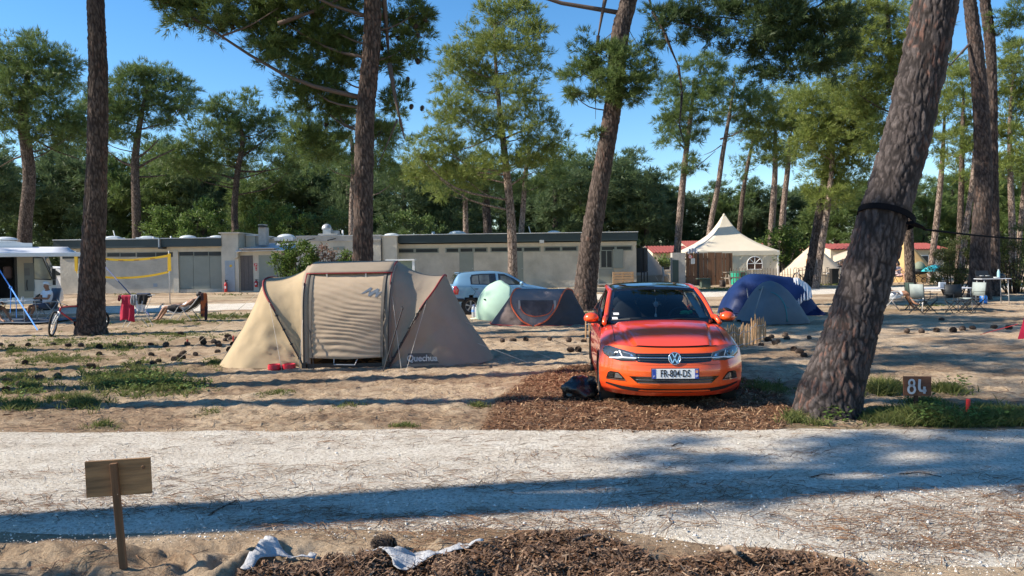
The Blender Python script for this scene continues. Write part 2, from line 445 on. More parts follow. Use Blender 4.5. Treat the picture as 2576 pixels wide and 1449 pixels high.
def island_mat(name, cols, rough=.8, trans=0.0):
 m = bpy.data.materials.new(name); m.use_nodes = True; T = m.node_tree; B = T.nodes['Principled BSDF']; B.inputs['Roughness'].default_value = rough
 B.inputs['Specular IOR Level'].default_value = .25
 g = N(T, 'ShaderNodeNewGeometry'); r = N(T, 'ShaderNodeValToRGB'); T.links.new(g.outputs['Random Per Island'], r.inputs[0])
 e = r.color_ramp.elements
 while len(e) < len(cols): e.new(.5)
 for k, c in enumerate(cols): e[k].position = k/(len(cols)-1); e[k].color = tuple(c)+(1,)
 T.links.new(r.outputs[0], B.inputs['Base Color'])
 if trans:
  tr = N(T, 'ShaderNodeBsdfTranslucent'); T.links.new(r.outputs[0], tr.inputs[0]); mx = N(T, 'ShaderNodeMixShader'); mx.inputs[0].default_value = trans
  T.links.new(B.outputs[0], mx.inputs[1]); T.links.new(tr.outputs[0], mx.inputs[2]); T.links.new(mx.outputs[0], T.nodes['Material Output'].inputs[0])
 return m
def road(name, xs, lo, hi, k, extra):
 P = []
 for x in xs:
  a, b = lo(np.array([x]))[0], hi(np.array([x]))[0]; P.append([(x, a+(b-a)*j/k) for j in range(k+1)])
 P = np.array(P); x = P[..., 0].ravel(); y = P[..., 1].ravel()
 z = rise(y)+.006+extra*(fbm(np.c_[x, y]*1.1, 2, 51)-.5)*.02+extra*.006*(fbm(np.c_[x, y]*9, 3, 52)-.5)
 z = z.reshape(P.shape[:2]); z[:, 0] -= .06; z[:, -1] -= .06; z[:, 1] -= .012; z[:, -2] -= .012; z = z.ravel()
 mb = MB(); mb.grid(np.c_[x, y, z].reshape(P.shape[0], P.shape[1], 3), flip=False)
 m = bpy.data.materials.get('gravel')
 if not m:
  m = bpy.data.materials.new('gravel'); m.use_nodes = True; T = m.node_tree; B = T.nodes['Principled BSDF']; B.inputs['Roughness'].default_value = .9; B.inputs['Specular IOR Level'].default_value = .2
  tc = N(T, 'ShaderNodeTexCoord')
  v = N(T, 'ShaderNodeTexVoronoi', Scale=85.0); T.links.new(tc.outputs['Object'], v.inputs['Vector'])
  n1 = N(T, 'ShaderNodeTexNoise', Scale=2.2, Detail=7.0, Roughness=.7); T.links.new(tc.outputs['Object'], n1.inputs['Vector'])
  n2 = N(T, 'ShaderNodeTexNoise', Scale=34.0, Detail=7.0, Roughness=.85); T.links.new(tc.outputs['Object'], n2.inputs['Vector'])
  r1 = N(T, 'ShaderNodeValToRGB'); T.links.new(n1.outputs['Fac'], r1.inputs[0]); e = r1.color_ramp.elements
  e[0].position = .3; e[0].color = (.70, .62, .51, 1); e[1].position = .62; e[1].color = (.88, .82, .71, 1)
  r2 = N(T, 'ShaderNodeValToRGB'); T.links.new(n2.outputs['Fac'], r2.inputs[0]); e = r2.color_ramp.elements
  e[0].position = .40; e[0].color = (.46, .41, .35, 1); e[1].position = .51; e[1].color = (1, 1, 1, 1)
  mx = N(T, 'ShaderNodeMix', data_type='RGBA', blend_type='MULTIPLY'); mx.inputs[0].default_value = 1
  T.links.new(r1.outputs[0], mx.inputs[6]); T.links.new(r2.outputs[0], mx.inputs[7])
  mp = N(T, 'ShaderNodeMapping'); mp.inputs['Scale'].default_value = (1.2, 5, 1); T.links.new(tc.outputs['Object'], mp.inputs[0])
  n3 = N(T, 'ShaderNodeTexNoise', Scale=2.6, Detail=8.0, Roughness=.75); T.links.new(mp.outputs[0], n3.inputs['Vector'])
  r3 = N(T, 'ShaderNodeValToRGB'); T.links.new(n3.outputs['Fac'], r3.inputs[0]); e = r3.color_ramp.elements
  e[0].position = .56; e[0].color = (0, 0, 0, 1); e[1].position = .72; e[1].color = (.75, .75, .75, 1)
  m2 = N(T, 'ShaderNodeMix', data_type='RGBA'); T.links.new(r3.outputs[0], m2.inputs[0]); T.links.new(mx.outputs[2], m2.inputs[6]); m2.inputs[7].default_value = (.40, .29, .20, 1)
  T.links.new(m2.outputs[2], B.inputs['Base Color'])
  bp = N(T, 'ShaderNodeBump', Strength=.7, Distance=.012); T.links.new(v.outputs['Distance'], bp.inputs['Height'])
  b2 = N(T, 'ShaderNodeBump', Strength=.9, Distance=.035); T.links.new(n2.outputs['Fac'], b2.inputs['Height']); T.links.new(bp.outputs[0], b2.inputs['Normal'])
  T.links.new(b2.outputs[0], B.inputs['Normal'])
 o = mb.build(name, m, smooth=True); o['kind'] = 'structure'; return o
road('gravel_road', np.concatenate([np.linspace(-60, -7, 60)[:-1], np.linspace(-7, 7, 420), np.linspace(7, 60, 60)[1:]]), y_near, y_far, 70, 1.0)
road('far_gravel_track', np.linspace(-80, 28, 500), lambda x: far_c(x)-2.0+.5*(fbm(np.c_[x*.8, x*0], 3, 61)-.5), lambda x: far_c(x)+2.0+.5*(fbm(np.c_[x*.8, x*0+5], 3, 62)-.5), 12, 2.0)
def unit(a): return a/np.maximum(np.linalg.norm(a, axis=-1, keepdims=True), 1e-9)
def flat_needles(n, pts, L, w, name, cols, yaw=None, tilt=.12, th=0):
 """thin straws lying about: two triangles each"""
 yw = rng.uniform(0, 2*np.pi, n) if yaw is None else yaw
 d = np.c_[np.cos(yw), np.sin(yw), rng.normal(0, tilt, n)]; L = L[:, None]; w = w[:, None]
 s = unit(np.c_[-np.sin(yw), np.cos(yw), rng.normal(0, .5, n)])
 c = pts; bend = np.c_[np.zeros((n, 2)), rng.uniform(0, .25, n)[:, None]]*L*.35
 a = c-d*L/2; b = c+d*L/2; mid = c+bend
 V = np.stack([a-s*w/2, mid-s*w/2, a+s*w/2, a+s*w/2, mid-s*w/2, mid+s*w/2, mid-s*w/2, b-s*w/3, mid+s*w/2, mid+s*w/2, b-s*w/3, b+s*w/3], 1)
 V = V.reshape(n, 12, 3)
 vv = np.stack([a-s*w/2, a+s*w/2, mid+s*w/2, mid-s*w/2, b+s*w/3, b-s*w/3], 1).reshape(-1, 3)
 base = (np.arange(n)*6)[:, None]
 f = np.concatenate([base+np.array([0, 1, 2, 3]), base+np.array([3, 2, 4, 5])], 1).reshape(-1, 4).astype(np.int32)
 me = bpy.data.meshes.new(name); me.vertices.add(len(vv)); me.vertices.foreach_set('co', vv.astype(np.float32).ravel())
 me.loops.add(f.size); me.loops.foreach_set('vertex_index', f.ravel()); me.polygons.add(len(f)); me.polygons.foreach_set('loop_start', np.arange(0, f.size, 4, dtype=np.int32)); me.update(calc_edges=True)
 me.materials.append(island_mat(name, cols)); o = bpy.data.objects.new(name, me); COL.objects.link(o); o['kind'] = 'stuff'; return o
def scatter_poly(poly, n):
 P = np.array(poly); lo = P.min(0); hi = P.max(0); out = np.zeros((0, 2))
 while len(out) < n:
  q = rng.uniform(lo, hi, (n*2, 2)); out = np.r_[out, q[poly_mask(q[:, 0], q[:, 1], poly, .02+.25*rng.random(len(q))) > .5]]
 return out[:n]
FLEECE = [[(885, 1406), (935, 1402), (952, 1388), (1000, 1390), (1080, 1392), (1130, 1389), (1180, 1385), (1218, 1383), (1215, 1392), (1160, 1396), (1120, 1402), (1090, 1414), (1060, 1428), (1040, 1438), (1010, 1452), (990, 1444), (985, 1430), (955, 1420), (930, 1410)], [(655, 1395), (668, 1372), (690, 1374), (712, 1388), (735, 1394), (760, 1392), (780, 1380), (797, 1382), (793, 1400), (760, 1404), (700, 1400), (668, 1412), (640, 1440), (615, 1455), (605, 1449), (628, 1425)]]
def chips(name, label, poly, n, cols, z):
 q = scatter_poly(poly, n)
 for o_ in FLEECE: q = q[poly_mask(q[:, 0], q[:, 1], [tuple(G(*p))[:2] for p in o_], .03) < .5]
 n = len(q); pts = np.c_[q, hgt(q[:, 0], q[:, 1])+rng.uniform(.0, .022, n)]
 tag(flat_needles(n, pts, rng.gamma(2.2, .011, n)*z+.010, rng.uniform(.004, .012, n), name, cols, tilt=.45), label, 'bark mulch')
chips('bark_mulch', 'reddish brown bark chips spread under the orange car', mul_poly, 20000, [(.05, .025, .014), (.15, .072, .038), (.26, .135, .068), (.10, .05, .03), (.38, .23, .13), (.19, .095, .05), (.52, .36, .21)], 1.0)
chips('bark_heap', 'dark brown bark chips heaped along the bottom edge', heap_poly, 23000, [(.035, .020, .013), (.10, .057, .034), (.17, .10, .06), (.065, .038, .025), (.25, .155, .10), (.12, .07, .043), (.38, .27, .18)], 1.05)
nn = 8500
px = rng.uniform(-60, 2640, nn*3); py = 1080+370*rng.random(nn*3)**.8
g = Gv(px, py); cl = fbm(np.c_[g[:, 0]*.8, g[:, 1]*2.2], 3, 71); edge = np.abs(g[:, 1]-8.0) < .7
keep = (cl+(.14*edge)+rng.normal(0, .09, len(cl))) > .51+.25*((g[:, 1] < 4.95) & (g[:, 0] < -.8)); g = g[keep][:nn]; n = len(g)
g[:, 2] = np.where(road_w(g[:, 0], g[:, 1]) > .5, .014, hgt(g[:, 0], g[:, 1])+.008)
o = flat_needles(n, g, rng.uniform(.05, .20, n), rng.uniform(.0022, .0052, n), 'pine_needle_litter', [(.13, .065, .035), (.22, .12, .06), (.10, .055, .035), (.30, .17, .09), (.07, .045, .035)], yaw=rng.normal(0, .75, n), tilt=.06)
tag(o, 'dry brown pine needles strewn over the white gravel road', 'pine needles')
nn = 7000
g = Gv(rng.uniform(-60, 2640, nn), 800+285*rng.random(nn)**.7); g[:, 2] = hgt(g[:, 0], g[:, 1])+.01
o = flat_needles(nn, g, rng.uniform(.06, .22, nn), rng.uniform(.004, .010, nn), 'sand_needle_litter', [(.12, .065, .04), (.20, .12, .07), (.34, .23, .14), (.08, .05, .035)], yaw=rng.normal(0, .9, nn), tilt=.1)
tag(o, 'dry needles and straw scattered on the trampled sand', 'pine needles')
nn = 9000
g = Gv(rng.uniform(-60, 2640, nn), 1082+370*rng.random(nn)); ok = road_w(g[:, 0], g[:, 1]) > .3; g = g[ok]; n = len(g)
r = rng.gamma(2.0, .0013, n)+.0022
oc = np.array([(1, 0, 0), (-1, 0, 0), (0, 1, 0), (0, -1, 0), (0, 0, .8), (0, 0, -.6)], float); of = np.array([(0, 2, 4), (2, 1, 4), (1, 3, 4), (3, 0, 4), (2, 0, 5), (1, 2, 5), (3, 1, 5), (0, 3, 5)])
vv = (g+np.c_[np.zeros((n, 2)), .010+r*.3])[:, None, :]+oc[None]*r[:, None, None]*rng.uniform(.7, 1.4, (n, 6, 1))
ff = (np.arange(n)*6)[:, None, None]+of[None]
mb = MB(); mb.add(vv.reshape(-1, 3), ff.reshape(-1, 3)); o = mb.build('gravel_pebbles', island_mat('pebble', [(.75, .72, .66), (.6, .54, .45), (.82, .8, .76), (.4, .34, .28)])); tag(o, 'loose white pebbles of the gravel road', 'gravel', kind='stuff')
C, A, Ls, Ws = [], [], [], []
for (gx, gy, rx, ry, dn, hh) in GRASS:
 Yc = G(gx, gy).y; area = rx*ry; k = int(min(1500, max(60, area*dn*.30*(1.0 if Yc < 12 else 1.0))))
 a = rng.uniform(0, 2*np.pi, k); r = np.abs(rng.normal(0, .62, k)); g = Gv(gx+rx*r*np.cos(a), np.maximum(gy+ry*r*np.sin(a), 705.0))
 keep = fbm(g[:, :2]*2.6, 3, 81)+rng.normal(0, .10, k)-.10*r**2 > .44; g = g[keep]
 rd = road_w(g[:, 0], g[:, 1]) < .6; g = g[rd]; g[:, 2] = hgt(g[:, 0], g[:, 1])
 for _ in range(7):
  C.append(g+np.c_[rng.normal(0, .03, (len(g), 2)), np.zeros(len(g))]); A.append(unit(np.c_[rng.normal(0, .6, (len(g), 2)), np.ones(len(g))])); Ls.append(hh*rng.uniform(.4, 1.15, len(g))); Ws.append(np.full(len(g), .006+Yc*.0005))
C = np.vstack(C); A = np.vstack(A); Ls = np.concatenate(Ls)[:, None]; Ws = np.concatenate(Ws)[:, None]; n = len(C)
sd = unit(np.cross(A, rng.normal(0, 1, (n, 3)))); tip = C+A*Ls+np.c_[A[:, :2]*Ls*.5, np.zeros(n)]; mid = C+A*Ls*.55
vv = np.stack([C-sd*Ws/2, C+sd*Ws/2, mid+sd*Ws*.4, mid-sd*Ws*.4, tip], 1).reshape(-1, 3); b = (np.arange(n)*5)[:, None]
mb = MB(); mb.add(vv, np.concatenate([b+np.array([0, 1, 2]), b+np.array([0, 2, 3]), b+np.array([3, 2, 4])], 1).reshape(-1, 3))
o = mb.build('grass', island_mat('grass', [(.07, .10, .025), (.12, .15, .04), (.19, .20, .06), (.10, .12, .035), (.20, .21, .08), (.09, .13, .035)], trans=.35)); tag(o, 'green grass and low weeds growing in patches on the sand', 'grass', kind='stuff')
def weed(name, label, spots, hh, lw, cols, cat='weed'):
 C = []; A = []
 for (x, y, rx, ry, k) in spots:
  a = rng.uniform(0, 2*np.pi, k); r = np.sqrt(rng.random(k)); g = Gv(x+rx*r*np.cos(a), y+ry*r*np.sin(a)); g[:, 2] = hgt(g[:, 0], g[:, 1])+rng.uniform(.01, hh, k); C.append(g)
 C = np.vstack(C); n = len(C); yw = rng.uniform(0, 2*np.pi, n); d = unit(np.c_[np.cos(yw), np.sin(yw), rng.uniform(-.3, .7, n)]); s = unit(np.cross(d, np.c_[rng.normal(0, .5, (n, 2)), np.ones(n)])); l = lw*rng.uniform(.6, 1.4, n)[:, None]
 vv = np.stack([C, C+d*l*.5+s*l*.28, C+d*l, C+d*l*.5-s*l*.28], 1).reshape(-1, 3); mb = MB(); mb.add(vv, (np.arange(n)*4)[:, None]+np.array([0, 1, 2, 3]))
 o = mb.build(name, island_mat(name, cols, trans=.3)); tag(o, label, cat, kind='stuff')
weed('bramble_creepers', 'low bright green leafy creepers on the sand left of the beige tent', [(400, 960, 60, 22, 420), (330, 970, 90, 18, 300), (480, 975, 60, 14, 260), (60, 990, 60, 20, 140), (250, 950, 60, 14, 160)], .13, .045, [(.09, .15, .03), (.14, .21, .05), (.20, .27, .08), (.06, .10, .025)])
weed('roadside_weeds', 'leafy weeds around the foot of the number sign', [(2335, 1040, 30, 22, 160), (2330, 1062, 45, 10, 220), (2440, 1065, 120, 10, 420), (2400, 975, 40, 9, 80), (2105, 1062, 40, 8, 80)], .16, .05, [(.06, .11, .025), (.10, .16, .035), (.15, .21, .05)])
# ================================================================ TREES
def bark_mat(name, dark, light, sc=9.0, bump=1.0, plate=None):
 if name in MATS: return MATS[name]
 m = bpy.data.materials.new(name); m.use_nodes = True; T = m.node_tree; B = T.nodes['Principled BSDF']; B.inputs['Roughness'].default_value = .9; B.inputs['Specular IOR Level'].default_value = .2
 tc = N(T, 'ShaderNodeTexCoord'); mp = N(T, 'ShaderNodeMapping'); mp.inputs['Scale'].default_value = (1, 1, .30); T.links.new(tc.outputs['Object'], mp.inputs[0])
 ns = N(T, 'ShaderNodeTexNoise', Scale=sc*.7, Detail=3.0); T.links.new(mp.outputs[0], ns.inputs['Vector'])
 ad = N(T, 'ShaderNodeMix', data_type='RGBA', blend_type='LINEAR_LIGHT'); ad.inputs[0].default_value = .06; T.links.new(mp.outputs[0], ad.inputs[6]); T.links.new(ns.outputs['Color'], ad.inputs[7])
 v = N(T, 'ShaderNodeTexVoronoi', Scale=sc, feature='DISTANCE_TO_EDGE'); T.links.new(ad.outputs[2], v.inputs['Vector'])
 v2 = N(T, 'ShaderNodeTexVoronoi', Scale=sc); T.links.new(ad.outputs[2], v2.inputs['Vector'])
 n2 = N(T, 'ShaderNodeTexNoise', Scale=sc*3.5, Detail=6.0, Roughness=.7); T.links.new(mp.outputs[0], n2.inputs['Vector'])
 r = N(T, 'ShaderNodeValToRGB'); T.links.new(v.outputs['Distance'], r.inputs[0]); e = r.color_ramp.elements
 e[0].position = .0; e[0].color = tuple(x*.6+.12 for x in dark)+(1,); e[1].position = .13; e[1].color = (1, 1, 1, 1)
 hs = N(T, 'ShaderNodeSeparateColor'); T.links.new(v2.outputs['Color'], hs.inputs[0])
 pl = N(T, 'ShaderNodeMix', data_type='RGBA'); T.links.new(hs.outputs[0], pl.inputs[0]); pl.inputs[6].default_value = tuple(dark)+(1,); pl.inputs[7].default_value = tuple(light)+(1,)
 p2 = N(T, 'ShaderNodeMix', data_type='RGBA', blend_type='OVERLAY'); p2.inputs[0].default_value = .6; T.links.new(pl.outputs[2], p2.inputs[6]); T.links.new(n2.outputs['Fac'], p2.inputs[7])
 mx = N(T, 'ShaderNodeMix', data_type='RGBA', blend_type='MULTIPLY'); mx.inputs[0].default_value = .9; T.links.new(p2.outputs[2], mx.inputs[6]); T.links.new(r.outputs[0], mx.inputs[7])
 T.links.new(mx.outputs[2], B.inputs['Base Color'])
 b1 = N(T, 'ShaderNodeBump', Strength=bump, Distance=.05); T.links.new(r.outputs[0], b1.inputs['Height'])
 b2 = N(T, 'ShaderNodeBump', Strength=.6, Distance=.02); T.links.new(n2.outputs['Fac'], b2.inputs['Height']); T.links.new(b1.outputs[0], b2.inputs['Normal']); T.links.new(b2.outputs[0], B.inputs['Normal'])
 MATS[name] = m; return m
BARK_MID = bark_mat('bark_brown', (.10, .072, .057), (.20, .15, .12), 17.0)
BARK_PALE = bark_mat('bark_pale', (.20, .15, .125), (.36, .28, .23), 15.0)
BARK_DARK = bark_mat('bark_dark', (.07, .055, .048), (.13, .10, .088), 15.0)
def needle_mat(name, cols):
 m = island_mat(name, cols, rough=.5, trans=.36); return m
NEED = {'mid': needle_mat('needles', [(0.074, 0.122, 0.036), (0.115, 0.174, 0.050), (0.161, 0.212, 0.066), (0.094, 0.148, 0.048)]),
  'yel': needle_mat('needles_yellowish', [(0.115, 0.168, 0.036), (0.190, 0.238, 0.054), (0.257, 0.290, 0.084), (0.135, 0.194, 0.045)]),
  'dark': needle_mat('needles_backlit', [(0.037, 0.070, 0.026), (0.061, 0.100, 0.036), (0.087, 0.129, 0.050), (0.048, 0.083, 0.033)]),  # darker needles: backlit shade of the overhanging foliage put into the colour
  'deep': needle_mat('needles_deep', [(0.075, 0.114, 0.060), (0.107, 0.163, 0.070), (0.142, 0.203, 0.088), (0.096, 0.135, 0.063)]),
  'leaf': needle_mat('broad_leaves', [(0.061, 0.110, 0.024), (0.101, 0.161, 0.036), (0.161, 0.218, 0.054), (0.068, 0.116, 0.026)]),
  'dry': needle_mat('dry_leaves', [(.22, .12, .10), (.30, .19, .15), (.16, .10, .075), (.36, .25, .2), (.10, .09, .05)]),
  'broom': needle_mat('broom_needles', [(.045, .06, .022), (.075, .095, .032), (.11, .13, .045), (.055, .05, .025)])}
def plated_mat(name, dark, light, pale):
 m = bpy.data.materials.new(name); m.use_nodes = True; T = m.node_tree; B = T.nodes['Principled BSDF']; B.inputs['Roughness'].default_value = .9; B.inputs['Specular IOR Level'].default_value = .2
 at = N(T, 'ShaderNodeAttribute', attribute_name='bark'); sp = N(T, 'ShaderNodeSeparateColor'); T.links.new(at.outputs['Color'], sp.inputs[0]); tc = N(T, 'ShaderNodeTexCoord'); mp = N(T, 'ShaderNodeMapping'); mp.inputs['Scale'].default_value = (1, 1, .5); T.links.new(tc.outputs['Object'], mp.inputs[0]); n = N(T, 'ShaderNodeTexNoise', Scale=60.0, Detail=6.0, Roughness=.75); T.links.new(mp.outputs[0], n.inputs['Vector'])
 def mx(f, a, b, bt='MIX'):
  q = N(T, 'ShaderNodeMix', data_type='RGBA', blend_type=bt)
  for k, v in ((0, f), (6, a), (7, b)):
   if hasattr(v, 'is_linked'): T.links.new(v, q.inputs[k])
   else: q.inputs[k].default_value = v
  return q.outputs[2]
 c = mx(sp.outputs[1], tuple(dark)+(1,), tuple(light)+(1,)); c = mx(sp.outputs[2], c, tuple(pale)+(1,)); c = mx(.75, c, n.outputs['Fac'], 'OVERLAY'); c = mx(sp.outputs[0], tuple(x*.3 for x in dark)+(1,), c)
 T.links.new(c, B.inputs['Base Color']); bp = N(T, 'ShaderNodeBump', Strength=.8, Distance=.012); T.links.new(n.outputs['Fac'], bp.inputs['Height']); T.links.new(bp.outputs[0], B.inputs['Normal']); return m
PL_GREY = plated_mat('plated_bark_grey', (.052, .042, .041), (.115, .097, .093), (.16, .085, .065)); PL_BROWN = plated_mat('plated_bark_brown', (.072, .052, .043), (.15, .115, .097), (.17, .095, .07)); PL_DARK = plated_mat('plated_bark_dark', (.06, .046, .042), (.12, .094, .084), (.13, .08, .06))
def trunk_tube(mb, pts, rad, n=14, flare=0.0, plates=0.0, step=None, seed=0, rough=.05, pscale=14):
 """a tapered trunk with an uneven, optionally plated surface"""
 L = sum((pts[i+1]-pts[i]).length for i in range(len(pts)-1)); step = step or ((.024 if n > 100 else .05) if plates else max(.12, L/60))
 m = max(6, int(L/step)); cv = catmull(pts, m)
 cum = np.concatenate([[0], np.cumsum([(pts[i+1]-pts[i]).length for i in range(len(pts)-1)])])
 rr = np.interp(np.linspace(0, len(pts)-1, m), np.arange(len(pts)), rad)
 P = np.array([tuple(q) for q in cv]); D = unit(np.gradient(P, axis=0)); u = unit(np.cross(D, np.tile([0., 1, 0], (m, 1)))); w = np.cross(D, u)
 th = np.linspace(0, 2*np.pi, n, endpoint=False); ring = u[:, None, :]*np.cos(th)[None, :, None]+w[:, None, :]*np.sin(th)[None, :, None]
 base = P[:, None, :]+ring*rr[:, None, None]; q = base.reshape(-1, 3)
 h = P[:, 2]-P[0, 2]
 k = 1+rough*(fbm(q*np.array([2.2, 2.2, .9])+seed, 3, seed)-.5)*2
 fl = 1+flare*np.exp(-h/.28)[:, None]*(1+.5*np.cos(th*5+seed)[None, :])
 k = k.reshape(m, n)*fl
 off = 0
 if plates:
  qq = q*np.array([1, 1, .30]); qq = qq+.11*(np.c_[fbm(q*7, 3, seed+3), fbm(q*7+9, 3, seed+4), fbm(q*7+5, 3, seed+5)]-.5)*np.array([1, 1, .5])
  d1, d2, iv = cellular(qq*pscale, seed); e1, e2, jv = cellular(qq*pscale*2.3+3, seed+2); ck = sstep(.02, .22+.2*iv, d2-d1)*(.55+.45*sstep(.0, .2, e2-e1)); off = (plates*(ck*(.5+.7*iv)-.5)).reshape(m, n)+plates*.5*(fbm(q*22, 3, seed+1)-.5).reshape(m, n)
  mb.bark = np.c_[np.clip(ck+.12, 0, 1), np.clip(.5*iv+.5*jv+.5*(fbm(q*3, 3, seed+6)-.5), 0, 1), .8*(jv > .78)*(fbm(q*1.5, 2, seed+8) > .5)]
 Q = P[:, None, :]+ring*((rr[:, None]*k)+off)[:, :, None]
 mb.grid(Q, wrap=True, flip=True); return cv
def needle_tris(C, A, L, w, K, spread):
 """K needles from every tuft centre C, round its axis A"""
 n = len(C); d = unit(A[:, None, :]+spread*rng.normal(0, 1, (n, K, 3))); s = unit(np.cross(d, rng.normal(0, 1, (n, K, 3))))
 l = L*rng.uniform(.65, 1.2, (n, K, 1)); c = C[:, None, :]+rng.normal(0, .12, (n, K, 3))*L
 tip = c+d*l; tip[..., 2] -= l[..., 0]*.10
 return np.stack([c-s*w/2, c+s*w/2, tip], 2).reshape(-1, 3)
def crown_pts(c, r, ntuft, rc, seed=0, shell=2.0, up=.45):
 """tuft positions and directions of one foliage mass, grouped in clumps"""
 ncl = max(3, int(ntuft/16)); dirs = unit(rng.normal(0, 1, (ncl, 3))); rad = rng.random(ncl)**(1/shell)
 cc = dirs*rad[:, None]*r+c
 C = []; A = []
 k = max(1, ntuft//ncl); d = unit(rng.normal(0, 1, (ncl, k, 3))+np.array([0, 0, .5])); rcl = (rc*rng.uniform(.6, 1.3, ncl))[:, None, None]
 p = cc[:, None, :]+d*rcl*rng.random((ncl, k, 1))**.5*np.array([1.15, 1.15, .6])
 a = unit(d*.7+dirs[:, None, :]*.45+np.array([0, 0, up])+rng.normal(0, .25, d.shape))
 return p.reshape(-1, 3), a.reshape(-1, 3), cc
def tree(name, label, Y, trunk, blobs, col='mid', bark=None, dens=1.0, L=None, K=8, wid=None, group=None, flare=.15, plates=0, n=14, limbs=True, depth=.85, rc=None, extra=None, ground=True, cat='tree', rough=.05, pscale=14, twigs=2, up=.45, shell=2.0, spread=.40, dead=()):
 """a tree from photo positions: trunk = (x, y, width), foliage masses = (x, y, rx, ry[, depth shift])"""
 px = mpp(Y); P = [At(x, y, Y) for x, y, w in trunk]; rad = [w*px/2 for x, y, w in trunk]
 if ground:
  g = float(rise(Y))-.12
  if P[0].z > g+.05:
   d = (P[0]-P[1]); b = P[0]+d*((P[0].z-g)/max(.1, -d.z)) if d.z < -.1 else Vector((P[0].x, P[0].y, g)); P.insert(0, b); rad.insert(0, rad[0]*1.05)
  else: P[0] = Vector((P[0].x, P[0].y, g))
 base = P[0].copy(); T = thing(name, label, cat, base, group=group)
 mb = MB(); cv = trunk_tube(mb, P, rad, n=n, flare=flare, plates=plates, seed=random.randint(0, 99), rough=rough, pscale=pscale)
 top = P[-1]; allC = []; allA = []
 L = L or max(.16, .0074*Y); wid = wid or L*.095; rc = rc or max(.22, .011*Y)
 for bl in blobs:
  x, y, rx, ry = bl[:4]; dy = bl[4] if len(bl) > 4 else random.uniform(-.9, .9)*rx*px*1.0
  c = At(x, y, Y+dy); r = np.array([rx*px, max(rx, ry)*px*depth, ry*px])
  area = rx*ry*px*px*3.14; r *= (1.24 if Y > 25 else 1.16); nt = int(area*dens*(9.0/(L*L*.42)))
  p, a, cc = crown_pts(np.array(c), r, max(24, nt), rc, shell=shell, up=up); allC.append(p); allA.append(a)
  if limbs and (Y > 25 or random.random() < .45):
   cand = [q for q in cv if q.z < c.z-.15*r[2]] or [cv[0]]
   s0 = min(cand, key=lambda q: (Vector((q.x, q.y, 0))-Vector((c.x, c.y, 0))).length*.6+abs((c.z-q.z)-.5*(Vector((q.x, q.y, 0))-Vector((c.x, c.y, 0))).length))
   ln = (c-s0).length; r0 = min(max(.012+.011*ln, .02), rad[0]*.45)
   md = s0.lerp(c, .5)+Vector((random.uniform(-.1, .1), random.uniform(-.1, .1), -.10))*ln
   mb.tube(catmull([s0, md, c], 7), np.linspace(r0, r0*.35, 7), n=6)
   for k in range(min(twigs+2, len(cc))):
    e = Vector(cc[random.randrange(len(cc))]); m2 = c.lerp(e, .5)+Vector((0, 0, -.05))*(e-c).length
    mb.tube([c, m2, e], [r0*.32, r0*.22, r0*.1], n=4)
 for (x0, y0, x1, y1, w) in dead:
  a = At(x0, y0, Y); b = At(x1, y1, Y+random.uniform(-1, 1)*.6); m2 = a.lerp(b, .5)+Vector((0, 0, random.uniform(-.08, .04)))*(b-a).length; mb.tube(catmull([a, m2, b], 6), np.linspace(w*px/2, w*px/6, 6), n=5)
 to = mb.build('trunk', bark or BARK_MID, T, smooth=True, origin=base); to.location = (0, 0, 0)
 if plates:
  nv = len(to.data.vertices); cc_ = np.ones((nv, 4), np.float32); cc_[:, 1] = .5; cc_[:, 2] = 0; cc_[:len(mb.bark), :3] = mb.bark; to.data.color_attributes.new('bark', 'FLOAT_COLOR', 'POINT').data.foreach_set('color', cc_.ravel())
 if allC:
  C = np.vstack(allC)-np.array(base); A = np.vstack(allA)
  cm = MB(); cm.tris(needle_tris(C, A, L, wid, K, spread)); o = cm.build('crown', NEED[col], T)
 return T
def J(v, s=1.0): return v+random.uniform(-s, s)
T_LEAN = tree('pine_tree', 'thick leaning pine with grey plated bark and a black strap round its trunk', 8.45,
 [(2078, 1065, 150), (2092, 986, 146), (2136, 850, 128), (2174, 720, 120), (2224, 540, 114), (2277, 360, 109), (2314, 200, 106), (2356, 0, 102), (2385, -150, 96), (2450, -420, 90)],
 [(2420, -700, 260, 150), (2650, -560, 260, 150), (2250, -560, 200, 140)],
 col='mid', bark=PL_GREY, flare=.16, plates=.024, pscale=16, n=170, dens=.5, L=.22, rough=.03)
T_LEFT = tree('pine_tree', 'straight pine trunk on the left with a red bicycle leaning against it', 20.4,
 [(228, 832, 66), (230, 760, 62), (236, 600, 54), (242, 450, 49), (246, 300, 46), (246, 150, 43), (241, 0, 40), (240, -200, 36), (246, -420, 30)],
 [(150, -420, 130, 70), (330, -400, 130, 80), (240, -520, 150, 90), (420, -500, 110, 70), (60, -520, 120, 80), (300, -620, 150, 80)],
 bark=PL_BROWN, flare=.22, plates=.03, n=80, dens=.55, rough=.06)
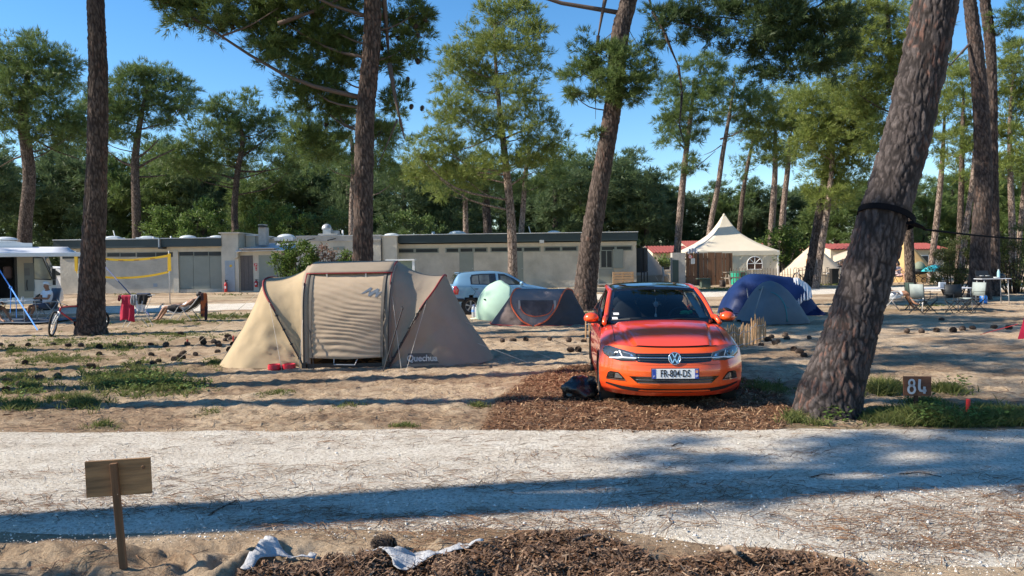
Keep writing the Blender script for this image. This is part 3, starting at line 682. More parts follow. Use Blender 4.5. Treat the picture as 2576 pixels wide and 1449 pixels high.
T_MIDL = tree('pine_tree', 'tall straight pine trunk rising behind the beige tent with cones hanging from its limbs', 19.0,
 [(912, 815, 62), (913, 660, 53), (914, 520, 47), (916, 400, 46), (918, 300, 46), (927, 200, 44), (936, 100, 43), (937, 0, 41), (938, -150, 38), (940, -420, 30)],
 [(470, 38, 70, 38, .5), (560, 25, 75, 38, .3), (430, 8, 50, 25, 0), (520, 66, 55, 22, .2), (690, 55, 55, 55, .6), (740, 120, 70, 60, .9), (800, 55, 75, 60, .8), (850, 180, 55, 75, 1.0), (720, 165, 55, 30, .5), (690, 125, 45, 30, .4), (800, 262, 70, 45, 1.2), (755, 340, 50, 30, 1.0), (820, 340, 70, 40, 1.4), (880, 95, 50, 55, 1.0),
 (1000, 50, 55, 50, .9), (1050, 32, 38, 32, .4), (985, 165, 42, 50, .8), (960, 330, 45, 40, 1.2), (1040, 110, 40, 40, .6), (1000, 260, 40, 40, .9), (700, 95, 60, 45, .7), (770, 200, 65, 50, 1.0), (830, 120, 60, 55, .9), (770, 20, 60, 40, .5), (850, 270, 50, 45, 1.2), (660, 20, 50, 35, .5), (500, 10, 60, 30, .3), (600, 70, 50, 25, .4), (790, 380, 60, 30, 1.3), (1060, 75, 36, 30, .7), (640, 10, 60, 30, .4), (870, 10, 60, 35, .8),
 (800, -160, 150, 90), (1060, -160, 150, 90), (640, -140, 140, 80), (930, -260, 180, 90)],
 bark=PL_BROWN, flare=.1, plates=.03, n=80, dens=.62, L=.20, wid=.019, K=12, rough=.04, rc=.26, spread=.45,
 dead=[(965, -20, 980, 160, 15), (980, 160, 1006, 300, 13), (1006, 300, 1018, 350, 8), (1000, 300, 950, 420, 5), (560, 90, 700, 20, 6), (700, 60, 920, -40, 12)])
T_MIDR = tree('pine_tree', 'slightly leaning pine with a bushy tuft on its trunk behind the orange car', 27.6,
 [(1474, 782, 62), (1473, 740, 57), (1481, 650, 53), (1496, 540, 49), (1520, 400, 44), (1540, 280, 42), (1553, 150, 45), (1563, 70, 44), (1582, 0, 41), (1612, -150, 38), (1640, -420, 28)],
 [(1560, 150, 48, 40, -.7), (1570, 195, 55, 50, -.9), (1545, 225, 50, 35, -.8), (1590, 225, 40, 35, -.6), (1620, 170, 30, 32, .3), (1485, 130, 45, 40, .2), (1462, 185, 55, 30, .3), (1440, 235, 55, 22, .2), (1500, 205, 40, 34, .2), (1495, 330, 25, 15, 0), (1615, 115, 30, 24, .2), (1390, -130, 120, 60), (1260, -150, 130, 60), (1130, -170, 120, 60), (1560, -260, 150, 80), (1720, -240, 150, 80), (1640, -360, 170, 80)],
 bark=PL_BROWN, flare=.25, plates=.03, pscale=11, n=72, dens=.55, L=.24, wid=.024, K=11, rc=.3, rough=.04, spread=.45,
 dead=[(1524, -10, 1505, 90, 12), (1505, 90, 1499, 165, 10), (1500, 160, 1498, 300, 3), (1560, 60, 1500, 110, 3), (1565, 40, 1610, 120, 3)])
T_OVER = tree('pine_tree', 'pine outside the frame whose dark limb hangs across the sky above the orange car', 21.0,
 [(2760, 860, 60), (2750, 500, 52), (2700, 100, 46), (2600, -200, 40), (2400, -420, 26)],
 [(1690, 52, 52, 36, 0), (1755, 38, 75, 40, .2), (1800, 85, 48, 28, 0), (1845, 125, 32, 18, 0), (1650, 30, 30, 24, 0), (1700, 100, 30, 20, 0), (1900, 62, 60, 52, -.4), (1960, 38, 75, 42, -.4), (2015, 108, 58, 56, -.2), (1985, 170, 55, 42, -.3), (1930, 195, 36, 26, 0), (2065, 120, 55, 38, 0), (1900, 190, 26, 16, 0), (2070, 40, 60, 40, 0), (1940, 110, 60, 50, .1), (2000, 50, 60, 50, .2), (2120, 90, 50, 45, .1), (2090, 160, 45, 36, .1), (1890, 25, 50, 40, 0), (1850, 10, 60, 30, 0), (1780, -60, 120, 50), (2000, -80, 160, 60), (2200, -160, 160, 80)],
 col='dark', bark=BARK_DARK, dens=.55, L=.22, wid=.021, K=12, rc=.28, limbs=False, spread=.45,  # dark needle set carries the backlit look in its colour
 dead=[(1620, -60, 1642, 30, 10), (1642, 30, 1672, 84, 10), (1672, 84, 1706, 165, 9), (1706, 165, 1716, 232, 8), (1716, 232, 1709, 315, 7), (1709, 315, 1722, 360, 5), (2400, -300, 2050, 20, 14), (2050, 20, 1900, 60, 9), (1900, 60, 1760, 40, 6), (1960, 40, 2000, 180, 7), (2060, 40, 2090, 130, 7), (2400, -420, 1620, -60, 16), (1660, 40, 1800, 80, 5), (1800, 80, 1860, 130, 3)])
T_TWA = tree('pine_tree', 'dark curved pine trunk behind the camp kitchen table, left of a twin trunk', 30.0,
 [(2464, 742, 50), (2466, 620, 44), (2474, 480, 40), (2472, 380, 38), (2466, 250, 36), (2456, 140, 34), (2442, 20, 29), (2432, -60, 26), (2420, -200, 22)],
 [(2400, -260, 120, 70), (2520, -300, 130, 80)], bark=PL_DARK, flare=.2, plates=.03, pscale=10, n=60, dens=.5, dead=[(2445, 105, 2390, 165, 8), (2390, 165, 2360, 140, 4)])
T_TWB = tree('pine_tree', 'second dark trunk at the right edge, just behind the curved one', 31.5,
 [(2497, 730, 34), (2499, 600, 27), (2498, 400, 23), (2495, 200, 23), (2489, 90, 25), (2478, 0, 24), (2466, -120, 26), (2450, -300, 20)],
 [(2560, 30, 55, 40), (2530, 70, 35, 30), (2560, -150, 120, 60), (2420, -380, 130, 70)], bark=PL_DARK, flare=.2, plates=.03, pscale=10, n=60, dens=.5)
tree('pine_tree', 'broad dark umbrella pine above the camper at the left edge', 42.0,
 [(60, 640, 36), (64, 560, 31), (74, 450, 29), (66, 370, 27), (58, 300, 25), (66, 220, 15), (80, 140, 7)],
 [(60, 140, 60, 45), (120, 150, 60, 45), (20, 200, 60, 60), (95, 230, 75, 45), (165, 180, 38, 38), (-40, 170, 60, 60), (50, 275, 60, 30), (150, 300, 60, 40), (175, 345, 45, 35), (20, 320, 45, 22), (-40, 280, 50, 50), (90, 105, 30, 20), (135, 225, 50, 40), (110, 330, 50, 30), (190, 330, 50, 50)],
 col='mid', bark=BARK_MID, dens=.62, dead=[(58, 330, 0, 280, 10), (66, 350, 160, 330, 7), (62, 390, 0, 420, 6), (70, 340, 200, 400, 6)])
tree('pine_tree', 'round-topped pine with long bare low branches between the left trunk and the tall pine', 53.0,
 [(345, 600, 23), (342, 500, 21), (340, 410, 19), (347, 340, 15), (362, 260, 9), (375, 210, 5)],
 [(330, 185, 38, 30), (365, 200, 40, 35), (405, 200, 45, 40), (450, 225, 35, 40), (310, 240, 45, 42), (385, 250, 60, 38), (440, 270, 45, 28), (290, 290, 40, 35), (265, 250, 30, 45), (420, 300, 45, 25), (340, 285, 45, 25), (470, 255, 20, 28), (310, 330, 50, 28), (230, 330, 50, 60), (230, 260, 40, 40)],
 col='mid', dens=.62, dead=[(342, 420, 270, 380, 9), (342, 425, 440, 375, 8), (342, 445, 420, 440, 6), (342, 400, 400, 350, 7)])
tree('pine_tree', 'wide twin-crowned pine against the sky left of the tall trunk', 58.0,
 [(592, 590, 17), (590, 520, 16), (598, 430, 14), (610, 360, 11), (602, 300, 6)],
 [(535, 270, 34, 28), (560, 300, 45, 35), (620, 285, 45, 35), (590, 330, 55, 35), (665, 330, 45, 40), (520, 340, 45, 35), (640, 375, 70, 35), (700, 390, 45, 35), (560, 390, 70, 35), (480, 365, 40, 35), (735, 420, 35, 25), (500, 420, 55, 30), (620, 250, 28, 20), (695, 300, 22, 25), (440, 400, 50, 40)],
 col='mid', dens=.6, dead=[(592, 430, 720, 420, 6), (592, 450, 500, 430, 6), (600, 400, 690, 330, 6)])
tree('pine_tree', 'big sunlit yellow-green pine filling the middle of the picture above the blue hatchback', 37.0,
 [(1290, 690, 24), (1288, 600, 23), (1283, 520, 21), (1273, 420, 18), (1263, 330, 15), (1252, 230, 11), (1246, 140, 7), (1244, 60, 4)],
 [(1230, 30, 38, 30), (1290, 45, 60, 50), (1340, 75, 38, 45), (1200, 105, 55, 48), (1275, 120, 70, 48), (1335, 150, 42, 48), (1150, 150, 42, 35), (1160, 195, 55, 48), (1235, 215, 75, 52), (1310, 240, 62, 45), (1130, 265, 52, 45), (1190, 305, 75, 48), (1285, 325, 75, 42), (1365, 310, 42, 32), (1105, 355, 52, 38), (1055, 395, 45, 32), (1150, 395, 72, 36), (1245, 410, 62, 30), (1385, 360, 42, 32), (1080, 430, 60, 30), (1330, 395, 60, 36), (1170, 450, 60, 26), (1300, 20, 40, 25)],
 col='yel', bark=BARK_PALE, dens=.6, twigs=3, dead=[(1266, 350, 1380, 300, 6), (1262, 330, 1150, 380, 6), (1275, 440, 1170, 430, 6), (1278, 470, 1350, 430, 5)])
tree('pine_tree', 'pine half hidden behind the tall trunk with foliage spreading to its left', 44.0,
 [(885, 600, 17), (886, 500, 15), (890, 400, 13), (880, 330, 8)],
 [(850, 380, 60, 42), (800, 400, 52, 32), (900, 430, 48, 40), (960, 400, 55, 50), (760, 290, 40, 26), (990, 330, 50, 42), (1010, 440, 40, 40), (850, 300, 50, 36)], col='mid', bark=BARK_PALE, dens=.55)
tree('pine_tree', 'thin pale-trunked pine behind the right half of the long building', 48.0,
 [(1172, 600, 14), (1170, 500, 12), (1166, 420, 9)], [(1150, 440, 60, 36), (1210, 450, 50, 36), (1110, 470, 48, 32), (1170, 400, 50, 30)], col='yel', bark=BARK_PALE, dens=.55)
tree('pine_tree', 'dark-trunked pine behind the right half of the long building', 47.0,
 [(1228, 600, 22), (1222, 500, 19), (1218, 430, 14), (1222, 380, 8)], [(1230, 430, 60, 36), (1280, 460, 50, 32), (1190, 470, 50, 30)], col='mid', bark=BARK_DARK, dens=.55)
tree('pine_tree', 'inclined pale trunk beside the big middle pine', 46.0,
 [(1310, 600, 15), (1316, 520, 13), (1322, 440, 11), (1332, 370, 7)], [(1360, 400, 55, 36), (1400, 440, 42, 32), (1330, 460, 50, 28), (1415, 380, 30, 26)], col='mid', bark=BARK_PALE, dens=.55)
tree('pine_tree', 'pale bare-stemmed pine with a full crown right of the leaning tufted pine', 47.0,
 [(1703, 645, 20), (1706, 600, 18), (1714, 500, 17), (1722, 420, 15), (1730, 350, 13), (1740, 270, 9), (1745, 200, 5)],
 [(1668, 215, 36, 30), (1700, 240, 50, 36), (1750, 185, 42, 40), (1790, 165, 30, 28), (1690, 290, 52, 36), (1765, 240, 50, 45), (1680, 335, 40, 26), (1740, 310, 60, 36), (1800, 220, 32, 36), (1720, 345, 45, 20), (1700, 418, 26, 12), (1750, 420, 26, 14), (1735, 400, 24, 14)],
 col='mid', bark=BARK_PALE, dens=.58, rc=.4, dead=[(1722, 440, 1800, 380, 4), (1726, 380, 1690, 330, 5)])
tree('pine_tree', 'slender inclined pine behind the tip of the marquee', 49.0,
 [(1782, 605, 15), (1790, 550, 14), (1806, 470, 13), (1816, 400, 12), (1828, 330, 10), (1840, 260, 7), (1848, 200, 4)],
 [(1850, 230, 45, 36), (1885, 260, 45, 36), (1835, 280, 40, 26), (1880, 310, 40, 26), (1830, 190, 30, 28)], col='mid', bark=BARK_PALE, dens=.55, dead=[(1812, 350, 1880, 320, 5), (1815, 365, 1770, 390, 3)])
tree('pine_tree', 'thin sparse inclined pine right of the marquee tip', 55.0,
 [(1860, 575, 12), (1870, 480, 11), (1882, 410, 9), (1895, 350, 7)], [(1862, 415, 24, 16), (1905, 365, 36, 26), (1880, 330, 40, 24), (1915, 410, 26, 16), (1860, 440, 18, 10)], col='mid', bark=BARK_MID, dens=.5)
tree('pine_tree', 'left of the two parallel pale stems above the dark oak bush', 50.0,
 [(1942, 560, 16), (1946, 500, 15), (1950, 420, 13), (1950, 330, 9)], [(1930, 270, 48, 45), (1960, 320, 50, 40), (1915, 335, 36, 36), (1960, 380, 50, 28)], col='yel', bark=BARK_PALE, dens=.58)
tree('pine_tree', 'right of the two parallel pale stems above the dark oak bush', 50.5,
 [(1968, 565, 16), (1972, 510, 14), (1981, 430, 13), (1988, 340, 9)], [(1990, 280, 50, 45), (2010, 340, 48, 36), (1990, 390, 45, 26), (2000, 230, 40, 30)], col='yel', bark=BARK_PALE, dens=.58)
tree('pine_tree', 'lush light green pine over the bell tents with a thin pale stem', 38.0,
 [(2056, 700, 18), (2068, 610, 17), (2082, 520, 15), (2092, 430, 12), (2095, 330, 9), (2094, 240, 5)],
 [(2075, 225, 45, 36), (2040, 270, 50, 45), (2110, 275, 60, 50), (2150, 250, 40, 40), (2080, 330, 75, 50), (2030, 350, 50, 42), (2140, 360, 60, 48), (2070, 405, 65, 40), (2150, 420, 48, 42), (2100, 460, 60, 36), (2060, 460, 40, 30), (2170, 320, 40, 50), (2090, 500, 50, 28)],
 col='yel', bark=BARK_PALE, dens=.62)
tree('pine_tree', 'darker leaning stem crossing the left bell tent', 39.0,
 [(2036, 705, 27), (2050, 610, 24), (2064, 520, 21), (2078, 430, 16), (2090, 330, 10)], [(2080, 300, 45, 36), (2120, 350, 50, 36), (2050, 320, 40, 30)], col='mid', bark=BARK_DARK, dens=.5)
tree('pine_tree', 'yellowish pine behind the upper part of the leaning trunk', 33.0,
 [(2290, 700, 24), (2280, 500, 22), (2260, 300, 18), (2240, 120, 12), (2230, 0, 8)],
 [(2190, 60, 55, 42), (2250, 30, 50, 36), (2160, 120, 50, 40), (2210, 150, 55, 40), (2170, 200, 50, 36), (2230, 230, 48, 36), (2150, 270, 40, 34), (2200, 300, 45, 34), (2190, 360, 36, 30), (2280, 110, 40, 60), (2160, 20, 42, 34), (2120, 210, 40, 30), (2320, 60, 50, 45), (2130, 70, 40, 30), (2200, 100, 60, 45), (2180, 250, 60, 45), (2120, 150, 50, 45), (2250, 180, 50, 45), (2100, 30, 50, 40), (2240, 330, 50, 45)],
 col='yel', dens=.58, limbs=True)
tree('pine_tree', 'slender pale pine with layered branches above the ochre bell tent', 44.0,
 [(2348, 625, 15), (2358, 540, 14), (2366, 460, 13), (2372, 380, 10), (2376, 300, 6)], [(2360, 290, 40, 32), (2395, 320, 36, 26), (2340, 350, 36, 26), (2380, 380, 30, 22), (2400, 250, 40, 34), (2350, 240, 40, 30), (2420, 200, 40, 34), (2390, 160, 36, 30)], col='yel', bark=BARK_PALE, dens=.52)
tree('pine_tree', 'straight pine with whorled side branches left of the dark curved trunk', 41.0,
 [(2412, 640, 15), (2416, 540, 14), (2420, 400, 12), (2422, 300, 9), (2424, 230, 5)], [(2420, 240, 40, 20), (2400, 280, 42, 18), (2445, 300, 36, 18), (2405, 340, 42, 18), (2440, 370, 36, 16), (2410, 420, 40, 18), (2440, 450, 30, 16), (2420, 200, 30, 20)], col='yel', bark=BARK_MID, dens=.5, dead=[(2420, 440, 2370, 420, 3), (2420, 460, 2470, 440, 3), (2420, 400, 2380, 385, 3)])
tree('pine_tree', 'inclined pale stem leaning towards the dark curved trunk', 40.0,
 [(2422, 640, 15), (2432, 560, 14), (2446, 460, 12), (2452, 380, 9)], [(2440, 380, 36, 24), (2460, 350, 30, 22)], col='yel', bark=BARK_PALE, dens=.5)
tree('pine_tree', 'sunlit pine at the right edge of the picture with bare lower stem', 40.0,
 [(2548, 660, 18), (2546, 560, 16), (2542, 450, 13), (2540, 330, 10), (2545, 220, 6)], [(2545, 150, 40, 36), (2560, 210, 48, 40), (2530, 250, 45, 34), (2580, 270, 40, 36), (2540, 310, 48, 30), (2570, 350, 48, 28), (2525, 340, 36, 26), (2560, 120, 30, 20), (2590, 180, 45, 45), (2550, 400, 45, 26), (2510, 420, 40, 26)], col='yel', bark=BARK_PALE, dens=.58)
tree('pine_tree', 'thin leaning stem right of the sunlit pine at the right edge', 42.0,
 [(2560, 660, 13), (2568, 560, 12), (2580, 440, 11)], [(2590, 400, 40, 30), (2570, 440, 40, 26)], col='yel', bark=BARK_PALE, dens=.5)
def proto(col, blobs, trunk, h=1.0):
 return tree('pine_tree', 'dense dark pine standing in the wood behind the building', 62.0, trunk, blobs, col=col, bark=BARK_DARK, dens=.55, L=.42, K=8, rc=.6, wid=.05, n=8, group='pines of the wood behind the building', twigs=1)
PB = [[(0, 190, 60, 40), (-40, 230, 50, 40), (45, 240, 50, 40), (0, 0, 50, 36), (-38, 40, 45, 36), (40, 36, 48, 38), (0, 70, 60, 40), (-30, 110, 50, 34), (44, 110, 50, 34), (10, 150, 55, 28)],
 [(-20, 180, 60, 40), (30, 220, 60, 40), (0, 0, 34, 28), (-26, 34, 40, 30), (30, 40, 44, 30), (-5, 78, 55, 34), (36, 100, 40, 28), (-40, 112, 40, 26), (0, 140, 46, 24)],
 [(0, 130, 60, 40), (-30, 190, 60, 40), (40, 200, 50, 40), (0, 0, 60, 40), (-52, 30, 40, 34), (54, 26, 42, 34), (0, 56, 60, 36), (-36, 84, 44, 28), (44, 88, 42, 28)]]
woods = [(-40, 400, 0, 0), (30, 430, 1, 1), (110, 380, 2, 0), (165, 410, 1, 0), (225, 395, 0, 0), (290, 420, 1, 1), (385, 400, 2, 1), (440, 380, 0, 0), (510, 440, 1, 0), (560, 430, 2, 0), (640, 445, 0, 1), (700, 440, 1, 0), (780, 430, 0, 0), (830, 400, 2, 1), (880, 440, 1, 0), (960, 430, 0, 1), (1020, 430, 2, 0), (1090, 470, 1, 1), (1140, 460, 0, 0), (1200, 480, 1, 1), (1260, 470, 2, 0), (1340, 460, 0, 1), (1400, 430, 1, 0), (1460, 425, 0, 1), (1520, 400, 2, 0), (1570, 440, 0, 0), (1625, 460, 1, 0), (1655, 465, 0, 0), (1710, 500, 1, 0), (1790, 490, 0, 0), (1850, 510, 2, 1), (1905, 480, 0, 0), (1960, 500, 1, 0), (2030, 490, 2, 0), (2110, 470, 0, 1), (2190, 480, 1, 1), (2250, 460, 0, 0), (2330, 480, 2, 1), (2390, 470, 1, 1), (2450, 450, 0, 1), (2520, 430, 1, 1), (2590, 440, 2, 1), (2660, 420, 0, 1)]
PR = []
for k, bl in enumerate(PB):
 for c in ('deep', 'mid'):
  PR.append(proto(c, [(1288+x, 440+y, rx, ry) for x, y, rx, ry in bl], [(1288, 640, 15), (1290, 560, 13), (1288, 450, 7)]))
used = set()
for i, (x, y, k, c) in enumerate(woods):
 Y = 66+9*random.random()+(4 if i % 2 else 0); p = PR[k*2+c]
 o = p if (k, c) not in used else copy_tree(p); used.add((k, c))
 zt = Z(x, y-30, Y); hh = zt-float(rise(Y)); h0 = Z(1288, 404, 62.0)-.36
 o.location = (X(x, Y), Y, float(rise(Y))-.12); s = hh/h0; o.scale = (s*random.uniform(.95, 1.25), s*1.1, s); o.rotation_euler.z = random.uniform(0, 6.28)
 o['label'] = 'dark background pine in the dense wood edge behind the building and the tents'
for p in PR:
 if p.location.y == 62.0:
  for ch in list(p.children): bpy.data.objects.remove(ch)
  bpy.data.objects.remove(p)
def far_wood():
 n = 26000; x = rng.uniform(-95, 95, n); y = rng.uniform(86, 98, n); dx = CX+x/y*Fpx
 top = np.interp(dx, [-300, 0, 300, 700, 1100, 1450, 1600, 1720, 1900, 2100, 2400, 2900], [405, 405, 410, 440, 485, 450, 450, 505, 515, 480, 470, 460])
 z1 = CAM_H+(665-top)/Fpx*y+2.2*(fbm(np.c_[x*.35, x*0], 3, 91)-.6)*2; z = .3+(z1-.3)*rng.random(n)**.8
 a = unit(np.c_[rng.normal(0, .6, n), rng.normal(-.4, .5, n), rng.uniform(0, 1.2, n)]); mb = MB(); mb.tris(needle_tris(np.c_[x, y, z], a, .75, .12, 7, .6)); o = mb.build('far_wood', NEED['deep']); tag(o, 'far edge of the pine wood closing the view behind all the tents', 'wood', kind='stuff')
far_wood()
def bush(name, label, Y, blobs, col='leaf', dens=.9, L=None, K=7, base=None, wid=None, stems=5, group=None):
 px = mpp(Y); cx = sum(b[0] for b in blobs)/len(blobs); loc = Vector((X(cx, Y), Y, float(rise(Y)))); T = thing(name, label, 'bush', loc, group=group)
 C = []; A = []; mb = MB(); L = L or max(.11, .0042*Y); wid = wid or L*.42
 for bl in blobs:
  x, y, rx, ry = bl[:4]; dy = bl[4] if len(bl) > 4 else random.uniform(-.5, .5)*rx*px
  c = At(x, y, Y+dy); r = np.array([rx*px, rx*px*.8, ry*px]); nt = int(rx*ry*px*px*3.14*dens*2.6/(L*L*.8)); p, a, cc = crown_pts(np.array(c), r, max(30, nt), max(.12, .006*Y), shell=2.6, up=.3); C.append(p); A.append(a)
  for k in range(stems):
   e = Vector(cc[random.randrange(len(cc))]); s0 = Vector((loc.x+(e.x-loc.x)*.35, loc.y+(e.y-loc.y)*.35, loc.z-.03)); mb.tube(catmull([s0, s0.lerp(e, .5)+Vector((0, 0, .1)), e], 6), np.linspace(.03, .008, 6), n=5)
 mb.build('stems', BARK_DARK, T, smooth=True, origin=loc).location = (0, 0, 0)
 C = np.vstack(C)-np.array(loc); A = np.vstack(A); C[:, 2] = np.maximum(C[:, 2], .02)
 n = len(C); d = unit(A[:, None, :]+.75*rng.normal(0, 1, (n, K, 3))); s = unit(np.cross(d, rng.normal(0, 1, (n, K, 3)))); l = L*rng.uniform(.6, 1.2, (n, K, 1)); c = C[:, None]+rng.normal(0, .5, (n, K, 3))*L
 vv = np.stack([c, c+d*l*.5+s*wid/2, c+d*l, c+d*l*.5-s*wid/2], 2).reshape(-1, 3); cm = MB(); cm.add(vv, (np.arange(n*K)*4)[:, None]+np.array([0, 1, 2, 3])); cm.build('foliage', NEED[col], T); return T
bush('oak_bush', 'round glossy green oak bush behind the roof left of the square tower', 52.0, [(420, 545, 50, 40), (500, 540, 55, 45), (380, 580, 40, 30), (460, 580, 60, 30), (540, 565, 30, 34)], dens=.7)
bush('oak_bush', 'dark green bush behind the chimney', 53.0, [(660, 550, 40, 42), (720, 555, 45, 40), (700, 590, 60, 26), (630, 580, 30, 30)], dens=.7)
bush('oak_bush', 'dark green bush behind the roof vent cowl', 54.0, [(790, 560, 45, 36), (850, 560, 45, 36), (1000, 560, 50, 36), (1080, 570, 45, 30)], col='mid', dens=.6)
bush('oak_bush', 'dark round oak bush between the marquee and the left bell tent', 49.5, [(1950, 590, 36, 30), (1985, 610, 45, 34), (1930, 620, 34, 30), (2000, 640, 36, 26), (1950, 650, 34, 24)], dens=.7)
bush('green_shrub', 'bright green leafy shrub behind the beige tent, left of the withered one', 26.0, [(728, 640, 32, 26), (705, 655, 28, 22), (760, 645, 30, 26), (735, 680, 40, 25), (770, 680, 30, 26), (750, 620, 24, 14), (720, 615, 18, 12)], dens=.9, stems=4)
bush('withered_shrub', 'withered pinkish brown shrub between the green shrub and the tall trunk', 26.3, [(800, 640, 30, 20), (835, 640, 28, 18), (860, 650, 24, 20), (820, 668, 40, 16), (790, 670, 26, 20)], col='dry', dens=.45, stems=12)
bush('green_shrub', 'small green shoot at the right end of the withered shrub', 26.1, [(876, 645, 13, 18), (868, 665, 14, 12)], dens=.8, stems=3)
bush('broom_shrub', 'large dark feathery shrub left of the dark curved trunk', 32.5, [(2370, 640, 36, 30), (2410, 620, 36, 36), (2350, 680, 36, 34), (2400, 680, 50, 36), (2440, 650, 30, 46), (2430, 700, 34, 24), (2375, 715, 36, 20)], col='broom', dens=.6, wid=.03, stems=6)
bush('broom_shrub', 'dark feathery shrub at the right edge behind the camp kitchen', 33.0, [(2530, 600, 36, 34), (2565, 640, 36, 42), (2530, 670, 34, 40), (2570, 710, 40, 34), (2525, 720, 30, 28), (2590, 600, 40, 50)], col='broom', dens=.6, wid=.03, stems=6)
bush('withered_shrub', 'withered brown undergrowth between the bell tents', 45.0, [(2150, 665, 20, 14), (2130, 672, 16, 10), (2190, 660, 24, 14)], col='dry', dens=.5, stems=5)
bush('green_shrub', 'yellowish green shrub at the left foot of the left bell tent', 46.0, [(1948, 650, 14, 14), (1930, 655, 10, 10)], dens=.7)
bush('green_shrub', 'dark undergrowth at the left of the marquee fence', 50.0, [(1640, 670, 24, 18), (1665, 660, 18, 16)], col='mid', dens=.7)
SH = [(-9.5, 4.22, 17.5, 1.6), (-12.6, 3.72, 12.6, 1.0, .6), (-12.5, 9.4, 14.3, 1.6, -2.9), (-12.0, 10.3, 15.0, 2.0), (-13.0, 12.8, 15.5, 2.5, -.5), (-13.8, 11.2, 13.6, 1.9), (-16, 15.8, 16.0, 2.8), (-28, 25.3, 10.8, 2.6), (-24.5, 25.0, 7.6, 1.6), (-7.2, 3.15, 3.4, .45), (-21, 19, 16.0, 3.0)]
def shade_tree(x, y, h, r, ly=0.0):
 base = Vector((x, y, -.1)); T = thing('pine_tree', 'tall pine outside the frame on the left, shading the camp', 'tree', base, group='pines outside the frame'); mb = MB()
 trunk_tube(mb, [Vector((0, 0, 0)), Vector((.15, .1+ly*.25, h*.4)), Vector((-.1, .2+ly*.7, h*.75)), Vector((.1, .1+ly, h))], [.24, .21, .17, .06], n=12, seed=int(abs(x)*7))
 C = []; A = []
 for k in range(9 if r > 1.7 else 7):
  c = np.array([random.uniform(-r, r)*.8, random.uniform(-r, r)*.8+ly, h*random.uniform(.82, 1.02)]); p, a, cc = crown_pts(c, np.array([r*.55, r*.55, r*.32]), 90, .3); C.append(p); A.append(a)
  mb.tube(catmull([Vector((0, ly*.8, c[2]-.8)), Vector(c)*.5+Vector((0, ly*.4, c[2]*.5-.5)), Vector(c)], 6), np.linspace(.07, .02, 6), n=5)
 mb.build('trunk', BARK_MID, T, smooth=True); cm = MB(); cm.tris(needle_tris(np.vstack(C), np.vstack(A), .26, .03, 9, .5)); cm.build('crown', NEED['mid'], T); return T
for s_ in SH: shade_tree(*s_)
# ================================================================ BUILDING
STUCCO = mat('stucco', (.50, .46, .385), .95, .17, .9, 1.0, 7.0, spec=.1); STUCCO_L = mat('stucco_light', (.58, .53, .44), .95, .07, 2.0, .5, 14.0, spec=.1)
FASCIA = mat('fascia_green', (.018, .036, .042), .5, .12, 1.0); GREYGREEN = mat('door_greygreen', (.24, .26, .225), .6, .05, 2.0); WHITE = mat('white_paint', (.78, .78, .76), .5, .04, 4.0)
GLASS_D = mat('dark_window', (.02, .024, .027), .3, .3, 1.5, spec=.3); METAL_B = mat('blue_grey_metal', (.30, .35, .40), .45, .08, 3.0); WOOD_D = mat('dark_boards', (.12, .105, .10), .8, .3, 12.0, stretch=(6, 6, .5))
CONC = mat('concrete', (.40, .385, .36), .9, .12, 4.0, .4, 20.0); RED = mat('red_paint', (.55, .03, .03), .4, .1, 6.0); BLACK = mat('black_plastic', (.015, .015, .017), .45); ROOFW = mat('roof_sheet', (.55, .57, .58), .5, .1, 3.0)
DOME = mat('skylight_dome', (.72, .78, .80), .25, .05, 3.0, trans=.25); GREY = mat('grey_metal', (.45, .46, .47), .4, .08, 5.0, metal=.4); WOOD = mat('pale_wood', (.42, .27, .15), .75, .25, 5.0, stretch=(1, 1, 9)); YEL = mat('yellow_band', (.80, .48, .02), .55, .05, 8.0)
def RB(mb, x0, y0, x1, y1, Y, t, proud=0.0):
 ym = (y0+y1)/2; xm = (x0+x1)/2
 return mb.b2((X(x0, Y, ym), Y-proud, Z(xm, y1, Y)), (X(x1, Y, ym), Y+t, Z(xm, y0, Y)))
YB = 43.4; Bo = Vector((X(870, YB), YB, .30))
BT = thing('sanitary_building', 'long low grey stucco building with dark green fascia boards and skylight domes', 'building', Bo)
def bpart(name, m, rects, Y=YB, t=.12, proud=0.0, parent=None, label=None, **kw):
 mb = MB()
 for r in rects: RB(mb, *r[:4], Y, t, proud)
 o = mb.build(name, m, parent or BT, origin=Bo, **kw)
 if label: o['label'] = label
 return o
def down(y0): return 760
w1 = bpart('wall', STUCCO, [(152, 624, 450, 752)], t=8.0)
bpart('wall', STUCCO, [(450, 727, 566, 752)], t=.5, proud=.05); bpart('wall', STUCCO_L, [(420, 619, 563, 633)], t=.3, proud=.06)
bpart('wall', STUCCO_L, [(152, 624, 438, 634)], t=.1, proud=.04)
fa = bpart('fascia', FASCIA, [(144, 603.5, 410.2, 624.5)], t=8.3, proud=.38); bpart('fascia', FASCIA, [(411, 600.2, 563, 620.6)], t=8.3, proud=.40)
bpart('roof_edge', ROOFW, [(143, 601.8, 410.5, 603.8)], t=8.4, proud=.44); bpart('roof_edge', ROOFW, [(411, 598.4, 563, 600.4)], t=8.4, proud=.46)
bpart('downpipe', GREY, [(409, 600, 412, 626)], t=.12, proud=.55)
for (a, b, c, d) in [(158, 643.5, 208, 650), (212, 641, 266, 649.5), (270.6, 636.7, 301, 645.5), (304, 636.7, 341.5, 645.5), (345.6, 635.7, 391.5, 646), (393.5, 635, 436.5, 646), (452, 633.6, 487, 643), (489, 633.6, 524, 643), (526, 633.6, 562, 643)]:
 f = bpart('window', GREYGREEN, [(a-1, b-1, c+1, d+1)], t=.1, proud=.03); bpart('pane', GLASS_D, [(a, b, c, d)], t=.02, proud=.036, parent=f)
